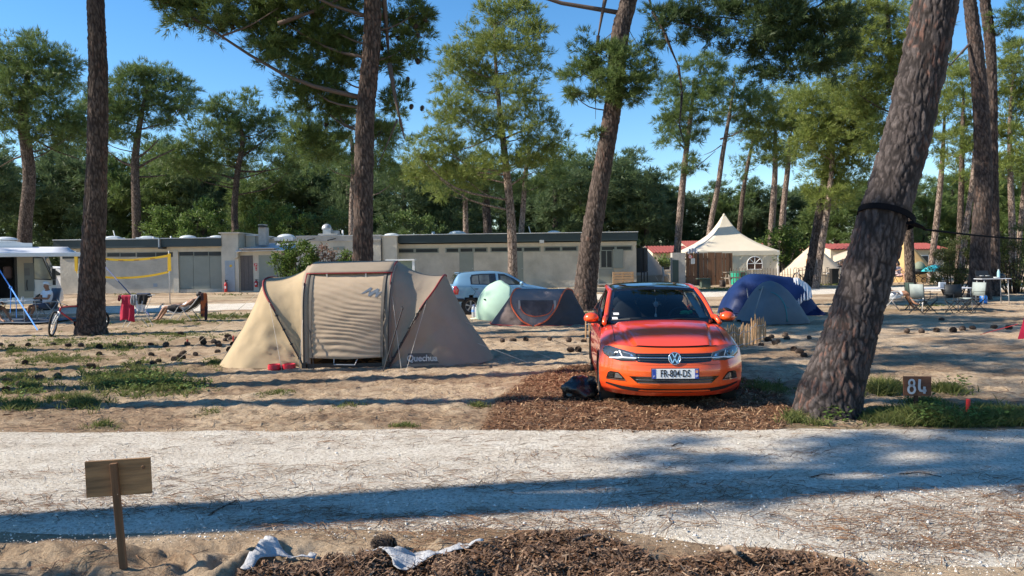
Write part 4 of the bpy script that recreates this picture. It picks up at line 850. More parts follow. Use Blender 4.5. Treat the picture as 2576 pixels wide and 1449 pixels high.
bpart('pilaster', STUCCO_L, [(438, 632, 451, 745)], t=.4, proud=.10)
for (a, b) in [(451.5, 486.5), (487.3, 527.8), (528.6, 563)]: bpart('panel', GREYGREEN, [(a, 644.5, b, 726.5)], t=.1, proud=.02)
bpart('floodlight', BLACK, [(410, 622.5, 420, 626.5)], t=.2, proud=.62)
bpart('vent_plate', METAL_B, [(386, 713, 396, 722)], t=.02, proud=.015)
bpart('tower', STUCCO, [(563.3, 588, 606, 748)], t=4.5, proud=.35); bpart('tower_cap', STUCCO_L, [(557, 585, 609, 588.4)], t=4.8, proud=.45); bpart('tower', STUCCO_L, [(606, 592, 630, 622)], t=3.6, proud=-.8); bpart('tower_cap', ROOFW, [(605, 589.5, 640, 592)], t=3.6, proud=-.7)
d = bpart('door', METAL_B, [(573, 656, 597, 733)], t=.05, proud=.39); bpart('warning_sign', YEL, [(584, 666, 589.5, 671.5)], t=.01, proud=.402, parent=d); bpart('handle', GREY, [(573.6, 690, 575.4, 692)], t=.05, proud=.43, parent=d)
bpart('wall', STUCCO_L, [(606.3, 628, 712, 750)], t=3.0, proud=.22)
mb = MB(); a = At(592, 631, YB-.62); b = At(760, 628, YB-.62); mb.add([a, b, Vector((b.x, YB+2.2, b.z+.50)), Vector((a.x, YB+2.2, a.z+.50)), a-Vector((0, 0, .05)), b-Vector((0, 0, .05)), Vector((b.x, YB+2.2, b.z+.45)), Vector((a.x, YB+2.2, a.z+.45))], [(0, 1, 2, 3), (7, 6, 5, 4), (0, 4, 5, 1), (1, 5, 6, 2), (2, 6, 7, 3), (3, 7, 4, 0)]); mb.build('roof', ROOFW, BT, origin=Bo)
bpart('gutter', mat('gutter_beige', (.5, .40, .33), .5), [(613, 625, 700, 628.2)], t=.1, proud=.72)
d = bpart('door', WOOD_D, [(609, 643, 640, 731)], t=.05, proud=.25)
for q in (618, 628.8): bpart('board_gap', BLACK, [(q, 645, q+.5, 729)], t=.004, proud=.255, parent=d)
bpart('garage_door', GREYGREEN, [(655, 642, 712, 738)], t=.05, proud=.25)
mb = MB(); mb.tube(catmull([At(607, 631, YB-.4), At(599, 633, YB-.42), At(596, 638, YB-.43), At(597, 644, YB-.44), At(592, 650, YB-.42)], 16), .07, 8); mb.build('pipe', STUCCO_L, BT, origin=Bo, smooth=True)
bpart('chimney', CONC, [(643.5, 571, 662.3, 616)], t=.45, proud=-1.0); bpart('chimney_cap', CONC, [(641.5, 563, 659, 565.5)], t=.5, proud=-1.0); bpart('chimney_pot', BLACK, [(647, 565.4, 657, 571.2)], t=.25, proud=-1.1)
bpart('parapet', STUCCO_L, [(630, 597.5, 745, 610)], t=5.0, proud=-2.4); bpart('parapet', ROOFW, [(629, 596, 746, 597.6)], t=5.2, proud=-2.3)
YM = YB-.8
bpart('wall', STUCCO, [(745.5, 606, 959, 752)], Y=YM, t=8.5); bpart('wall', CONC, [(745.5, 593.6, 959, 606.2)], Y=YM, t=8.4, proud=.04); bpart('roof_edge', ROOFW, [(744.5, 592, 960, 593.8)], Y=YM, t=8.6, proud=.07)
bpart('wall', STUCCO_L, [(959.2, 593.8, 999, 752)], Y=YM+.02, t=8.4); bpart('roof_edge', ROOFW, [(960.3, 592, 1001, 594)], Y=YM, t=8.6, proud=.05)  # side return: its sunlit look put into the paler stucco
bpart('downpipe', BLACK, [(960, 600, 961.6, 700)], Y=YM, t=.08, proud=.10); f = bpart('window', GREYGREEN, [(838, 620.5, 867, 629)], Y=YM, t=.1, proud=.02)
for x in (793, 845):
 p = At(x, 600, YM); mb = MB(); mb.tube([p, p+Vector((-.28, -.75, -.12))], .03, 6); mb.build('scupper', BLACK, BT, origin=Bo)
bpart('wall', STUCCO, [(999.2, 611, 1601, 740)], t=8.0); bpart('wall', STUCCO_L, [(999.2, 611, 1601, 620.5)], t=.1, proud=.03)
bpart('fascia', FASCIA, [(999, 588.4, 1602, 608.6)], t=8.3, proud=.36); bpart('roof_edge', ROOFW, [(999, 586.8, 1602.6, 588.6)], t=8.4, proud=.42)
for g in [[(1001, 1042), (1045, 1102.5)], [(1122, 1154), (1157, 1190), (1193, 1225)], [(1235, 1277), (1280, 1314), (1317, 1358.5)], [(1370, 1410), (1413, 1451.5)], [(1462, 1500), (1512, 1547), (1550, 1589)]]:
 for (a, b) in g:
  m_ = (a+b)/2; dy = (1288-m_)*.0135*.9; f = bpart('window', GREYGREEN, [(a-1.6, 621+dy, b+1.6, 634+dy)], t=.1, proud=.03); bpart('pane', GLASS_D, [(a+1.5, 623.6+dy, b-1.5, 631.8+dy)], t=.02, proud=.036, parent=f)
for (a, b) in [(1156, 1192), (1279.5, 1316.5)]:
 d = bpart('door', GREYGREEN, [(a, 634.5, b, 730)], t=.04, proud=.015); bpart('handle', GREY, [(b-4, 674, b-2, 676.5)], t=.04, proud=.05, parent=d)
f = bpart('window', GREYGREEN, [(1510, 628, 1541, 675)], t=.05, proud=.03)
for (a, b) in [(1512.5, 1524.5), (1527, 1538.5)]: bpart('pane', GLASS_D, [(a, 631, b, 672)], t=.02, proud=.036, parent=f)
bpart('panel', GREYGREEN, [(1507, 676, 1544, 713)], t=.05, proud=.03); bpart('shutter', GREYGREEN, [(1541.5, 627, 1567, 675)], t=.05, proud=.10); bpart('sill', CONC, [(1500, 713.2, 1548, 717)], t=.1, proud=.25)
bpart('wall_lamp', GREY, [(1357, 604.5, 1367.5, 612.5)], t=.2, proud=.55)
def dome(x, y, w, h, Yd, m=DOME):
 p = At(x, y, Yd); k = mpp(Yd); mb = MB(); mb.ell((p.x, p.y, p.z), (w*k/2, w*k/2, h*k), 18, 10, zmin=0.0); mb.build('skylight', m, BT, origin=Bo, smooth=True); mb = MB(); mb.box((p.x, p.y, p.z-.10), (w*k*1.05, w*k*1.05, .22)); mb.build('skylight_kerb', ROOFW, BT, origin=Bo)
for (x, y, w, h) in [(285, 598.5, 38, 5), (371, 598, 38, 4.5), (473, 599.5, 42, 8), (545, 597, 34, 5), (720, 597.5, 44, 9), (985, 592.5, 38, 6), (1150, 588.5, 44, 8), (1393, 585, 32, 5)]: dome(x, y, w, h, YB+2.5)
bpart('vent_cowl', GREY, [(812, 575, 832, 588)], Y=YB+1.2, t=.5)
p = At(822, 576, YB+1.45); mb = MB(); mb.ell(p, (.29, .29, .30), 14, 9, zmin=-.1); mb.build('vent_cowl', GREY, BT, origin=Bo, smooth=True); bpart('vent_base', CONC, [(800, 587.6, 848, 591)], Y=YB+1.0, t=1.0); bpart('vent_box', GREY, [(836, 580, 850, 588)], Y=YB+1.6, t=.5)
for (x, y, r) in [(862, 579, 2.4), (886, 582, 2.2), (430, 594, 2.2), (1090, 583, 4), (386, 596, 2)]:
 p = At(x, y, YB+1.5); mb = MB(); mb.tube([p, p-Vector((0, 0, .45))], r*mpp(YB), 10); mb.build('vent_pipe', ROOFW, BT, origin=Bo, smooth=True)
mb = MB()
for x in (285, 1330):
 p = At(x, 580 if x < 900 else 570, YB+3); mb.tube(catmull([p, p+Vector((.05, 0, -.2)), p+Vector((.12, 0, -.5))], 6), .03, 5)
mb.build('antenna', WHITE, BT, origin=Bo)
def extinguisher(x, y0, y1, Y, label):
 p = At(x, y1, Y); h = (y1-y0)*mpp(Y); T = thing('fire_extinguisher', label, 'fire extinguisher', p); mb = MB(); mb.lathe((0, 0, 0), [(.07, 0), (.085, .03), (.085, h*.62), (.05, h*.75), (.025, h*.8)], 14); mb.build('cylinder', RED, T, smooth=True)
 mb = MB(); mb.lathe((0, 0, h*.78), [(.03, 0), (.03, h*.12), (.015, h*.2)], 8); mb.box((.04, -.02, h*.93), (.16, .04, .03)); mb.build('valve', BLACK, T); mb = MB(); mb.tube(catmull([(.02, -.06, h*.9), (.12, -.07, h*.7), (.11, -.08, h*.25)], 8), .012, 6); mb.build('hose', BLACK, T); mb = MB(); mb.box((0, -.086, h*.4), (.08, .006, h*.2)); mb.build('sticker', WHITE, T)
extinguisher(568.5, 703, 736, YB-.55, 'red fire extinguisher on the ground beside the blue grey metal door')
extinguisher(644.5, 702, 722, YB-.42, 'red fire extinguisher hung low on the wall right of the dark boarded door')
for (a, b, c, d_, lab) in [(639.3, 662.8, 646.8, 669.8, 'square red fire sign on the wall right of the dark boarded door'), (642.6, 671, 646.2, 680.6, 'narrow upright red sign below the square red fire sign')]:
 p = At((a+c)/2, (b+d_)/2, YB-.24); k = mpp(YB); T = thing('fire_sign', lab, 'sign', p); mb = MB(); mb.box((0, 0, 0), ((c-a)*k, .015, (d_-b)*k)); mb.build('plate', RED, T)
 mb = MB()
 if c-a > 5: mb.box((.02, -.010, .02), (.06, .006, .05)); mb.box((-.03, -.010, -.03), (.03, .006, .04))
 else: mb.box((0, -.010, .05), (.04, .006, .03)); mb.box((0, -.010, -.05), (.04, .006, .03))
 mb.build('pictogram', WHITE, T)
p = G(1568, 722); Yp = YB-.45; p = Vector((X(1568, Yp), Yp, float(rise(Yp)))); k = mpp(Yp); T = thing('pallet', 'wooden pallet standing on edge against the right end of the building', 'pallet', p); w = 53*k; h = 38*k
for i in range(6): mb = MB(); mb.box((0, 0, .06+i*(h-.12)/5), (w, .022, .10)); mb.build('board', WOOD, T)
for i in range(3): mb = MB(); mb.box(((i-1)*(w-.1)/2, .07, h/2), (.09, .10, h)); mb.build('bearer', WOOD, T)
p = At(1010, 702, 39.0); k = mpp(39.0); p.z = float(rise(39.0)); T = thing('utility_cabinet', 'greenish utility cabinet with a white top plank behind the right end of the beige tent', 'cabinet', p); h = Z(1010, 656, 39.0)-p.z
mb = MB(); mb.box((0, 0, h/2), (66*k, .6, h)); mb.build('body', mat('cabinet_green', (.20, .25, .20), .6, .08, 3), T); mb = MB(); mb.box((0, -.05, h+.04), (72*k, .8, .08)); mb.build('top', WHITE, T); mb = MB(); mb.box((33*k, -.36, h*.55), (.12, .10, h*.9)); mb.build('post', WHITE, T)
def vball():
 Yv = 33.5; a0 = At(192, 640, Yv); a1 = At(192, 690, Yv); b0 = At(425, 640, Yv); b1 = At(425, 685, Yv); gz = float(rise(Yv)); base = Vector(((a0.x+b0.x)/2, Yv, gz)); T = thing('volleyball_net', 'slack volleyball net with yellow edge bands on two thin poles', 'net', base)
 q = lambda v: Vector(v)-base
 for x, xb, yt in ((190, 206, 634), (425, 427, 634)):
  mb = MB(); mb.tube([q((X(xb, Yv, 735), Yv, gz-.1)), q(At(x, yt-3, Yv))], .022, 8); mb.build('pole', GREY, T, smooth=True)
  mb = MB(); p0 = q(At(x+.5, yt+4, Yv-.05)); p1 = q(At(x+2, yt+48, Yv-.05)); mb.strip([p0, p1], .13, up=(1, 0, 0), th=.02); mb.build('pole_sleeve', YEL, T)
 n = 24
 def curve(yl, yr, sag): return [q(At(194+(230*t), yl+(yr-yl)*t+sag*4*t*(1-t), Yv)) for t in np.linspace(0, 1, n)]
 top = curve(641, 643, 12); bot = curve(686, 684, 14)
 mb = MB(); mb.strip(top, .10, th=.012); mb.build('band', YEL, T); mb = MB(); mb.strip(bot, .09, th=.012); mb.build('band', YEL, T)
 for s in (top, bot):
  pass
 for i in (0, -1): mb = MB(); mb.strip([top[i], bot[i]], .08, up=(1, 0, 0), th=.012); mb.build('band', YEL, T)
 mb = MB()
 for i in range(0, n): mb.tube([top[i], bot[i]], .0025, 3)
 for j in range(1, 7): mb.tube([top[i].lerp(bot[i], j/7) for i in range(n)], .0025, 3)
 mb.build('mesh', mat('net_cord', (.35, .34, .32), .8), T)
 mb = MB()
 for i in (3, 7, 11, 15, 19): mb.box(top[i]+Vector((0, -.012, -.02)), (.22, .012, .04))
 mb.build('band_print', mat('net_print', (.45, .22, .03), .6), T)
 mb = MB(); mb.tube([q(At(262, 668, Yv+.1)), q(At(376, 793, 26.6))], .022, 6); mb.build('guy_strap', mat('navy_strap', (.015, .03, .12), .6), T)
vball()
# ================================================================ MARQUEE, HOUSES, BELL TENTS
CREAM = mat('marquee_pvc', (.74, .66, .52), .5, .03, 2.0, trans=.12); CANVAS = mat('canvas_cream', (.62, .51, .38), .9, .05, 2.0, trans=.15); CANVAS_Y = mat('canvas_ochre', (.62, .42, .19), .9, .05, 2.0, trans=.2); TILE = mat('red_tile', (.24, .055, .045), .8, .2, 6.0, .6, 30.0); BROWN_B = mat('brown_boards', (.17, .085, .045), .8, .3, 6.0, stretch=(8, 8, .7))
def marquee():
 Ym = 48.0; k = mpp(Ym); cx = X(1822, Ym); gz = float(rise(Ym)); hw = 2.52; base = Vector((cx, Ym, gz)); T = thing('marquee', 'cream pagoda marquee with a pointed roof and arched window', 'marquee', base, rz=R_(2))
 ez = Z(1842, 632, Ym-hw)-gz; pz = Z(1830, 541, Ym)-gz
 prof = [(0.02, 1.0), (.06, .93), (.12, .80), (.21, .64), (.32, .48), (.45, .36), (.60, .235), (.71, .165), (.85, .08), (1.0, .0)]
 P = []
 for r, h in prof:
  ring = []
  for s in range(4):
   c0 = [(-1, -1), (1, -1), (1, 1), (-1, 1)][s]; c1 = [(-1, -1), (1, -1), (1, 1), (-1, 1)][(s+1) % 4]
   for j in range(10):
    t = j/10; x = c0[0]+(c1[0]-c0[0])*t; y = c0[1]+(c1[1]-c0[1])*t; rr = 1-.10*(1-abs(2*t-1))*min(1, (1-r)*1.0+.0)*r*1.2
    ring.append((x*hw*r*rr, y*hw*r*rr, ez+(pz-ez)*h))
  P.append(ring)
 mb = MB(); mb.grid(P, wrap=True, flip=True); mb.build('roof', CREAM, T, smooth=True)
 mb = MB(); n = 48; V = []
 mb.add([], []) if False else None
 ring = [];
 for s in range(4):
  c0 = [(-1, -1), (1, -1), (1, 1), (-1, 1)][s]; c1 = [(-1, -1), (1, -1), (1, 1), (-1, 1)][(s+1) % 4]
  for j in range(14): t = j/14; ring.append((c0[0]+(c1[0]-c0[0])*t, c0[1]+(c1[1]-c0[1])*t, abs(math.sin(j*math.pi/2))*.02))
 mb.grid([[(x*hw*1.004, y*hw*1.004, ez+.012) for x, y, d in ring], [(x*hw*1.012, y*hw*1.012, ez-.24-d) for x, y, d in ring]], wrap=True, flip=True); mb.build('valance', CREAM, T)
 mb = MB(); e = hw*.985
 for s in ((-e, -e, e, -e), (e, -e, e, e), (e, e, -e, e), (-e, e, -e, -e)):
  a = Vector((s[0], s[1], 0)); b = Vector((s[2], s[3], 0)); nn = 24; nrm = Vector((b.y-a.y, a.x-b.x, 0)).normalized()
  mb.grid([[a.lerp(b, j/nn)+nrm*(.02*math.sin(j*1.9))+Vector((0, 0, zz)) for j in range(nn+1)] for zz in (ez-.1, ez*.5, 0)], flip=False)
 mb.build('side_wall', CREAM, T, smooth=True)
 for sx in (-1, 1): mb = MB(); mb.box((sx*hw*.965, -hw*.995, ez/2), (.10, .06, ez)); mb.build('corner_leg', WHITE, T)
 mb = MB(); mb.lathe((0, 0, pz-.02), [(.09, 0), (.08, .06), (.02, .12)], 10); mb.build('finial', CREAM, T)
 wx = X(1895.5, Ym-hw)-cx; wz = Z(1895, 663, Ym-hw)-gz; r = 18*k; yb = -e-.035; pts = [(wx+r*math.cos(a), yb, wz+r*.92*math.sin(a)) for a in np.linspace(0, math.pi, 17)]+[(wx-r, yb, wz-.35), (wx+r, yb, wz-.35)]
 mb = MB(); mb.poly(pts[::-1], .01, (0, -1, 0)); w = mb.build('window', mat('window_brown', (.13, .05, .025), .3, .3, 3.0), T)
 mb = MB(); y2 = yb-.022
 for a in (0, math.pi/4, math.pi/2, 3*math.pi/4, math.pi): mb.tube([(wx, y2, wz), (wx+r*math.cos(a), y2, wz+r*.92*math.sin(a))], .025, 5)
 mb.tube([(wx, y2, wz), (wx, y2, wz-.35)], .025, 5); mb.tube([(p[0], y2, p[2]) for p in pts[:17]]+[(wx-r, y2, wz-.35), (wx+r, y2, wz-.35), pts[0][:1]+(y2,)+pts[0][2:]], .03, 5); mb.build('muntin', WHITE, w)
marquee()
Yf = 44.2; gf = float(rise(Yf))
def board_fence():
 base = Vector((X(1780, Yf), Yf, gf)); T = thing('board_fence', 'screen of rough brown upright boards in front of the marquee', 'fence', base); x = 1726.0; i = 0
 while x < 1838:
  w = random.uniform(7.5, 10.5); gap = random.choice([.3, .3, .9, 1.3]); y0 = 636+random.uniform(-1.2, 1.0)
  if 1752 < x < 1757: x = 1759
  a = At(x, y0, Yf); b = At(x+w, y0, Yf); mb = MB(); mb.b2((a.x-base.x, random.uniform(-.02, .01), -.05), (b.x-base.x, .035, a.z-gf)); mb.build('board', BROWN_B, T); x += w+gap; i += 1
 mb = MB(); mb.box((X(1757, Yf)-base.x, .09, .95), (.10, .10, 1.9)); mb.build('post', BLACK, T); mb = MB(); mb.box((0, .08, .5), (2.5, .05, .1)); mb.box((0, .08, 1.5), (2.5, .05, .1)); mb.build('rail', BROWN_B, T)
board_fence()
p = Vector((X(1708, Yf-.2), Yf-.2, gf)); T = thing('concrete_pillar', 'square concrete pillar with a dark green hatch left of the brown board screen', 'pillar', p); k = mpp(Yf); hh = Z(1708, 636, Yf)-gf
mb = MB(); mb.box((.0, .25, hh/2), (33*k, .5, hh)); mb.build('body', CONC, T, bevel=.01); mb = MB(); mb.box((-8.5*k, -.012, hh*.42), (15*k, .02, hh*.72)); mb.build('hatch', mat('dark_green', (.03, .06, .055), .5), T)
p = At(1743, 657, Yf-.06); T = thing('paper_notice', 'white paper notice in a frame on the brown board screen', 'notice', p); mb = MB(); mb.box((0, 0, 0), (10*k, .015, 14*k)); mb.build('frame', WHITE, T); mb = MB();
for i in range(7): mb.box((random.uniform(-.01, .01), -.0095, .11-i*.036), (.15-.05*(i % 3 == 2), .004, .010))
mb.build('print', mat('print_grey', (.35, .36, .38), .8), T)
p = At(1736.5, 646, Yf-.06); T = thing('no_smoking_sign', 'small round prohibition sign above the paper notice', 'sign', p); mb = MB(); mb.lathe((0, 0, 0), [(.11, 0), (.11, .012)], 20, rot=Euler((R_(90), 0, 0)).to_matrix()); mb.build('disc', WHITE, T); mb = MB()
mb.tube([(math.cos(a)*.095, -.018, math.sin(a)*.095) for a in np.linspace(0, 6.283, 21)], .012, 5); mb.tube([(-.065, -.018, .065), (.065, -.018, -.065)], .010, 5); mb.build('ring', RED, T); mb = MB(); mb.box((0, -.015, -.005), (.11, .006, .02)); mb.build('cigarette', BLACK, T)
def cloth_over(name, label, pts, Y, m, th=.05):
 base = At(*pts[0], Y); mb = MB(); P = []
 for j in range(9):
  row = []
  for i in range(len(pts)):
   x, y = pts[i]; t = j/8; p = At(x+math.sin(i*2.1+j*.4)*1.0, y+t*(11+3*math.sin(i*1.7)), Y-.06-.05*math.sin(i*1.9+t)); row.append(p-base)
  P.append(row)
 mb.grid(P); o = mb.build(name, m, origin=None, smooth=True, solid=.02); o.location = base; tag(o, label, 'laundry')
cloth_over('towel', 'blue and white striped towel over the left top of the brown board screen', [(1731+i*2.2, 624+(i-5)**2*.12) for i in range(12)], Yf, mat('striped_towel', (.75, .76, .78), .9, col2=(.10, .16, .34), stretch=(14, .1, .1), vscale=3.0))
def picnic_table(x, y, Y, w, label, m):
 k = mpp(Y); p = Vector((X(x, Y), Y, float(rise(Y)))); T = thing('picnic_table', label, 'picnic table', p); W_ = w*k
 for i in range(5): mb = MB(); mb.box((0, (i-2)*.15, .74), (W_, .14, .04)); mb.build('top_board', m, T)
 for sy in (-1, 1): mb = MB(); mb.box((0, sy*.68, .44), (W_, .24, .04)); mb.build('bench', m, T)
 for sx in (-1, 1):
  mb = MB(); mb.tube([(sx*W_*.36, -.55, 0), (sx*W_*.36, -.18, .72)], .05, 5); mb.tube([(sx*W_*.36, .55, 0), (sx*W_*.36, .18, .72)], .05, 5); mb.tube([(sx*W_*.36, -.75, .40), (sx*W_*.36, .75, .40)], .045, 5); mb.build('trestle', m, T)
picnic_table(1850, 700, 42.6, 54, 'weathered picnic table with benches in front of the marquee', mat('weathered_wood', (.20, .17, .14), .85, .2, 6.0))
p = Vector((X(1770, 40.2), 40.2, float(rise(40.2)))); T = thing('garden_stool', 'small dark green box-shaped stool on the grass beside the screen', 'stool', p); k = mpp(40.2); gm = mat('dark_green_wood', (.05, .075, .06), .7, .15, 5)
mb = MB(); mb.box((0, 0, .47), (34*k, .5, .05)); mb.build('seat', gm, T); mb = MB(); mb.box((.08, 0, .22), (22*k, .4, .44)); mb.build('base', gm, T)
p = Vector((X(1817, 41), 41, float(rise(41)))); mb = MB(); mb.tube([(0, 0, -.1), (.01, 0, .2), (-.02, 0, .36)], [.17, .15, .14], 10); o = mb.build('tree_stump', BARK_DARK, smooth=True); o.location = p; tag(o, 'short dark tree stump in front of the brown board screen', 'stump')
def paling(name, label, pts, Yv, step, m, hr=(0, 2), wire=True, lean=0.0, dj=0.0, top=None, th=.022):
 """pts: photo positions of the picket tops, left to right; foot on the ground"""
 base = None; tops = []
 xs = np.arange(pts[0][0], pts[-1][0], step)
 T = None; prev = []
 for x in xs:
  y = np.interp(x, [p[0] for p in pts], [p[1] for p in pts]); Y = np.interp(x, [p[0] for p in pts], [p[2] for p in pts])
  y += random.uniform(*hr); t = At(x+random.uniform(-.4, .4)*step*.3, y, Y); g = Vector((t.x+random.uniform(-.03, .03)+lean, Y+random.uniform(-.02, .02)*1, float(rise(Y))-.05))
  if base is None: base = g.copy(); T = thing(name, label, 'fence', base)
  mb = MB(); md = g.lerp(t, .5)+Vector((random.uniform(-.012, .012), 0, 0)); mb.tube([g-base, md-base, t-base, t-base+(t-g).normalized()*.04], [th, th*.95, th*.8, th*.15], 6); mb.build('picket', m, T); prev.append((g, t))
 for f in (.25, .75):
  mb = MB(); mb.tube([g.lerp(t, f)-base+Vector((0, -th, 0)) for g, t in prev], .006, 4); mb.build('wire', GREY, T)
 return T
PICK_D = mat('picket_weathered', (.16, .125, .095), .85, .25, 8.0); PICK_L = mat('picket_fresh', (.36, .215, .105), .75, .25, 8.0)
paling('paling_fence', 'chestnut paling fence in front of the marquee and the left bell tent', [(1838, 676, 43.6), (1950, 675, 43.6), (2060, 676, 43.2), (2115, 676, 43.0)], 43, 7.2, PICK_D, hr=(-1, 2))
def house(x0, x1, ye, yr, Y, label, dep=6.0, wall=None, gable=False):
 a = X(x0, Y); b = X(x1, Y); g = float(rise(Y)); base = Vector(((a+b)/2, Y, g)); ze = Z((x0+x1)/2, ye, Y)-g; zr = Z((x0+x1)/2, yr, Y)-g; T = thing('chalet', label, 'house', base); w = (b-a)/2
 mb = MB(); mb.b2((-w*.94, .3, -.1), (w*.94, dep-.3, ze)); mb.build('wall', wall or mat('house_wall', (.62, .55, .42), .9, .05, 3), T)
 mb = MB(); ym = dep/2; m = 24
 for s in ((-.2, ze-.08, ym, zr), (dep+.2, ze-.08, ym, zr)):
  mb.grid([[(-w+2*w*i/m, s[0]+(s[2]-s[0])*j/8, s[1]+(s[3]-s[1])*j/8+.03*math.cos(i*math.pi)) for i in range(m+1)] for j in range(9)], flip=(s[0] > 0))
 mb.build('roof', TILE, T, solid=.06)
 for sx in (-1, 1): mb = MB(); mb.add([(sx*w*.94, .3, ze), (sx*w*.94, dep-.3, ze), (sx*w*.94, ym, zr-.1)], [(0, 1, 2)[::sx]]); mb.build('gable', STUCCO_L, T)
 mb = MB(); mb.box((-w*.35, .285, ze*.55), (.9, .04, .9)); f = mb.build('window', WHITE, T); mb = MB(); mb.box((-w*.35, .262, ze*.55), (.76, .01, .76)); mb.build('pane', GLASS_D, f); return T
house(1641, 1742, 633, 617, 58, 'small cream chalet with a red tiled roof left of the marquee roof')
house(1733, 1790, 625, 604, 60, 'red tiled roof peeping out behind the left slope of the marquee'); house(1880, 1940, 623, 605, 60, 'red tiled roof peeping out behind the right slope of the marquee')
house(2090, 2215, 624, 611, 56, 'cream chalet with a red roof edge and pale awning left behind the leaning trunk'); house(2300, 2382, 624, 610, 58, 'low red tiled roof behind the ochre bell tent')
p = At(2120, 640, 53.0); mb = MB(); P = [[At(2096+48*i/8, 634-6*math.sin(i/8*1.5)+j*5+ (8-i)*1.2, 54-j*.8) for i in range(9)] for j in range(5)]; mb.grid(P); o = mb.build('awning', CANVAS, origin=p, smooth=True, solid=.03); tag(o, 'pale rounded awning in front of the chalet left of the leaning trunk', 'awning')
def bell(x, ya, yb, rx, Y, label, m, wall_h=.45, seed=1, shade=None, door=None):
 k = mpp(Y); g = float(rise(Y)); base = Vector((X(x, Y), Y, g)); r = rx*k; za = Z(x, ya, Y)-g; T = thing('bell_tent', label, 'tent', base); n = 60; P = []
 for h, rr in ((1, .02), (.97, .05), (.85, .17), (.7, .325), (.5, .53), (.3, .74), (.1, .95), (.045, 1.0)):
  P.append([((rr*r*(1-.035*abs(math.sin(6*a))*math.sin(min(1, rr)*3.1)))*math.cos(a), (rr*r*(1-.035*abs(math.sin(6*a))*math.sin(min(1, rr)*3.1)))*math.sin(a), wall_h+(za-wall_h)*h) for a in np.linspace(0, 2*math.pi, n, endpoint=False)])
 mb = MB(); mb.grid(P, wrap=True, flip=True); mb.build('roof', m, T, smooth=True)
 mb = MB(); mb.grid([[(r*.985*math.cos(a), r*.985*math.sin(a), z) for a in np.linspace(0, 2*math.pi, n, endpoint=False)] for z in (wall_h+.12, .0)], wrap=True, flip=True); mb.build('side_wall', m, T, smooth=True)
 mb = MB(); mb.lathe((0, 0, za-.03), [(.10, 0), (.08, .06), (.02, .10)], 12); mb.build('cap', m, T)
 for i in range(12): a = i*math.pi/6+.26; mb = MB(); mb.tube([(r*math.cos(a), r*math.sin(a), wall_h+.05), (1.45*r*math.cos(a), 1.45*r*math.sin(a), .02)], .008, 4); mb.build('guy_line', WHITE, T)
 return T
bell(2045, 614, 683, 84, 45.5, 'cream bell tent behind the crossing pine stems, with a grey shaded side', CANVAS)
bell(2280, 603, 680, 66, 45.5, 'ochre yellow bell tent right of the leaning trunk', CANVAS_Y)
bell(1622, 622, 692, 60, 49.0, 'greyish bell tent at the right end of the building', mat('canvas_grey', (.42, .37, .31), .9, .05, 2.0))
p = Vector((X(1606, 45.6), 45.6, float(rise(45.6)))); T = thing('trampoline', 'dark netted trampoline at the corner of the building', 'trampoline', p); k = mpp(45.6); r = 22*k
mb = MB(); mb.tube([(r*math.cos(a), r*math.sin(a), .8) for a in np.linspace(0, 6.283, 25)], .04, 6); mb.build('frame', BLACK, T); mb = MB(); mb.grid([[(r*.98*math.cos(a), r*.98*math.sin(a), z) for a in np.linspace(0, 6.283, 25)] for z in (.82, 2.2)]); mb.build('net', mat('dark_netting', (.02, .025, .03), .8), T)
for i in range(6): a = i*1.047; mb = MB(); mb.tube([(r*1.02*math.cos(a), r*1.02*math.sin(a), 0), (r*1.02*math.cos(a), r*1.02*math.sin(a), 2.35)], .03, 6); mb.build('pole', BLACK, T)
mb = MB(); mb.lathe((0, 0, .78), [(r*.97, 0), (r*.97, .02)], 24); mb.build('mat', BLACK, T)
p = Vector((X(1675, 46.5), 46.5, float(rise(46.5)))); T = thing('high_chair', 'white baby high chair left of the concrete pillar', 'high chair', p); mb = MB(); mb.box((0, 0, .55), (.34, .32, .05)); mb.build('seat', WHITE, T); mb = MB(); mb.box((-.16, 0, .80), (.05, .32, .5), rot=(0, -.15, 0)); mb.build('backrest', WHITE, T); mb = MB(); mb.box((.2, 0, .72), (.25, .36, .03)); mb.build('tray', WHITE, T)
for sx in (-1, 1):
 for sy in (-1, 1): mb = MB(); mb.tube([(sx*.14, sy*.13, .55), (sx*.24, sy*.22, 0)], .018, 6); mb.build('leg', WHITE, T)
def rail(x0, x1, y, Y, label):
 a = X(x0, Y); b = X(x1, Y); g = float(rise(Y)); base = Vector(((a+b)/2, Y, g)); T = thing('timber_rail', label, 'barrier', base); m = mat('timber_grey', (.40, .36, .29), .85, .15, 6)
 zt = Z((x0+x1)/2, y, Y)-g; mb = MB(); mb.box((0, 0, zt), (b-a, .14, .13)); mb.build('rail', m, T, bevel=.02)
 for x in (x0+6, (x0+x1)/2+12, x1-4): mb = MB(); mb.box((X(x, Y)-base.x, .02, zt/2-.05), (.16, .14, zt+.05)); mb.build('post', m, T)
rail(1404, 1530, 728, 30.5, 'low grey timber rail behind the tufted pine trunk')
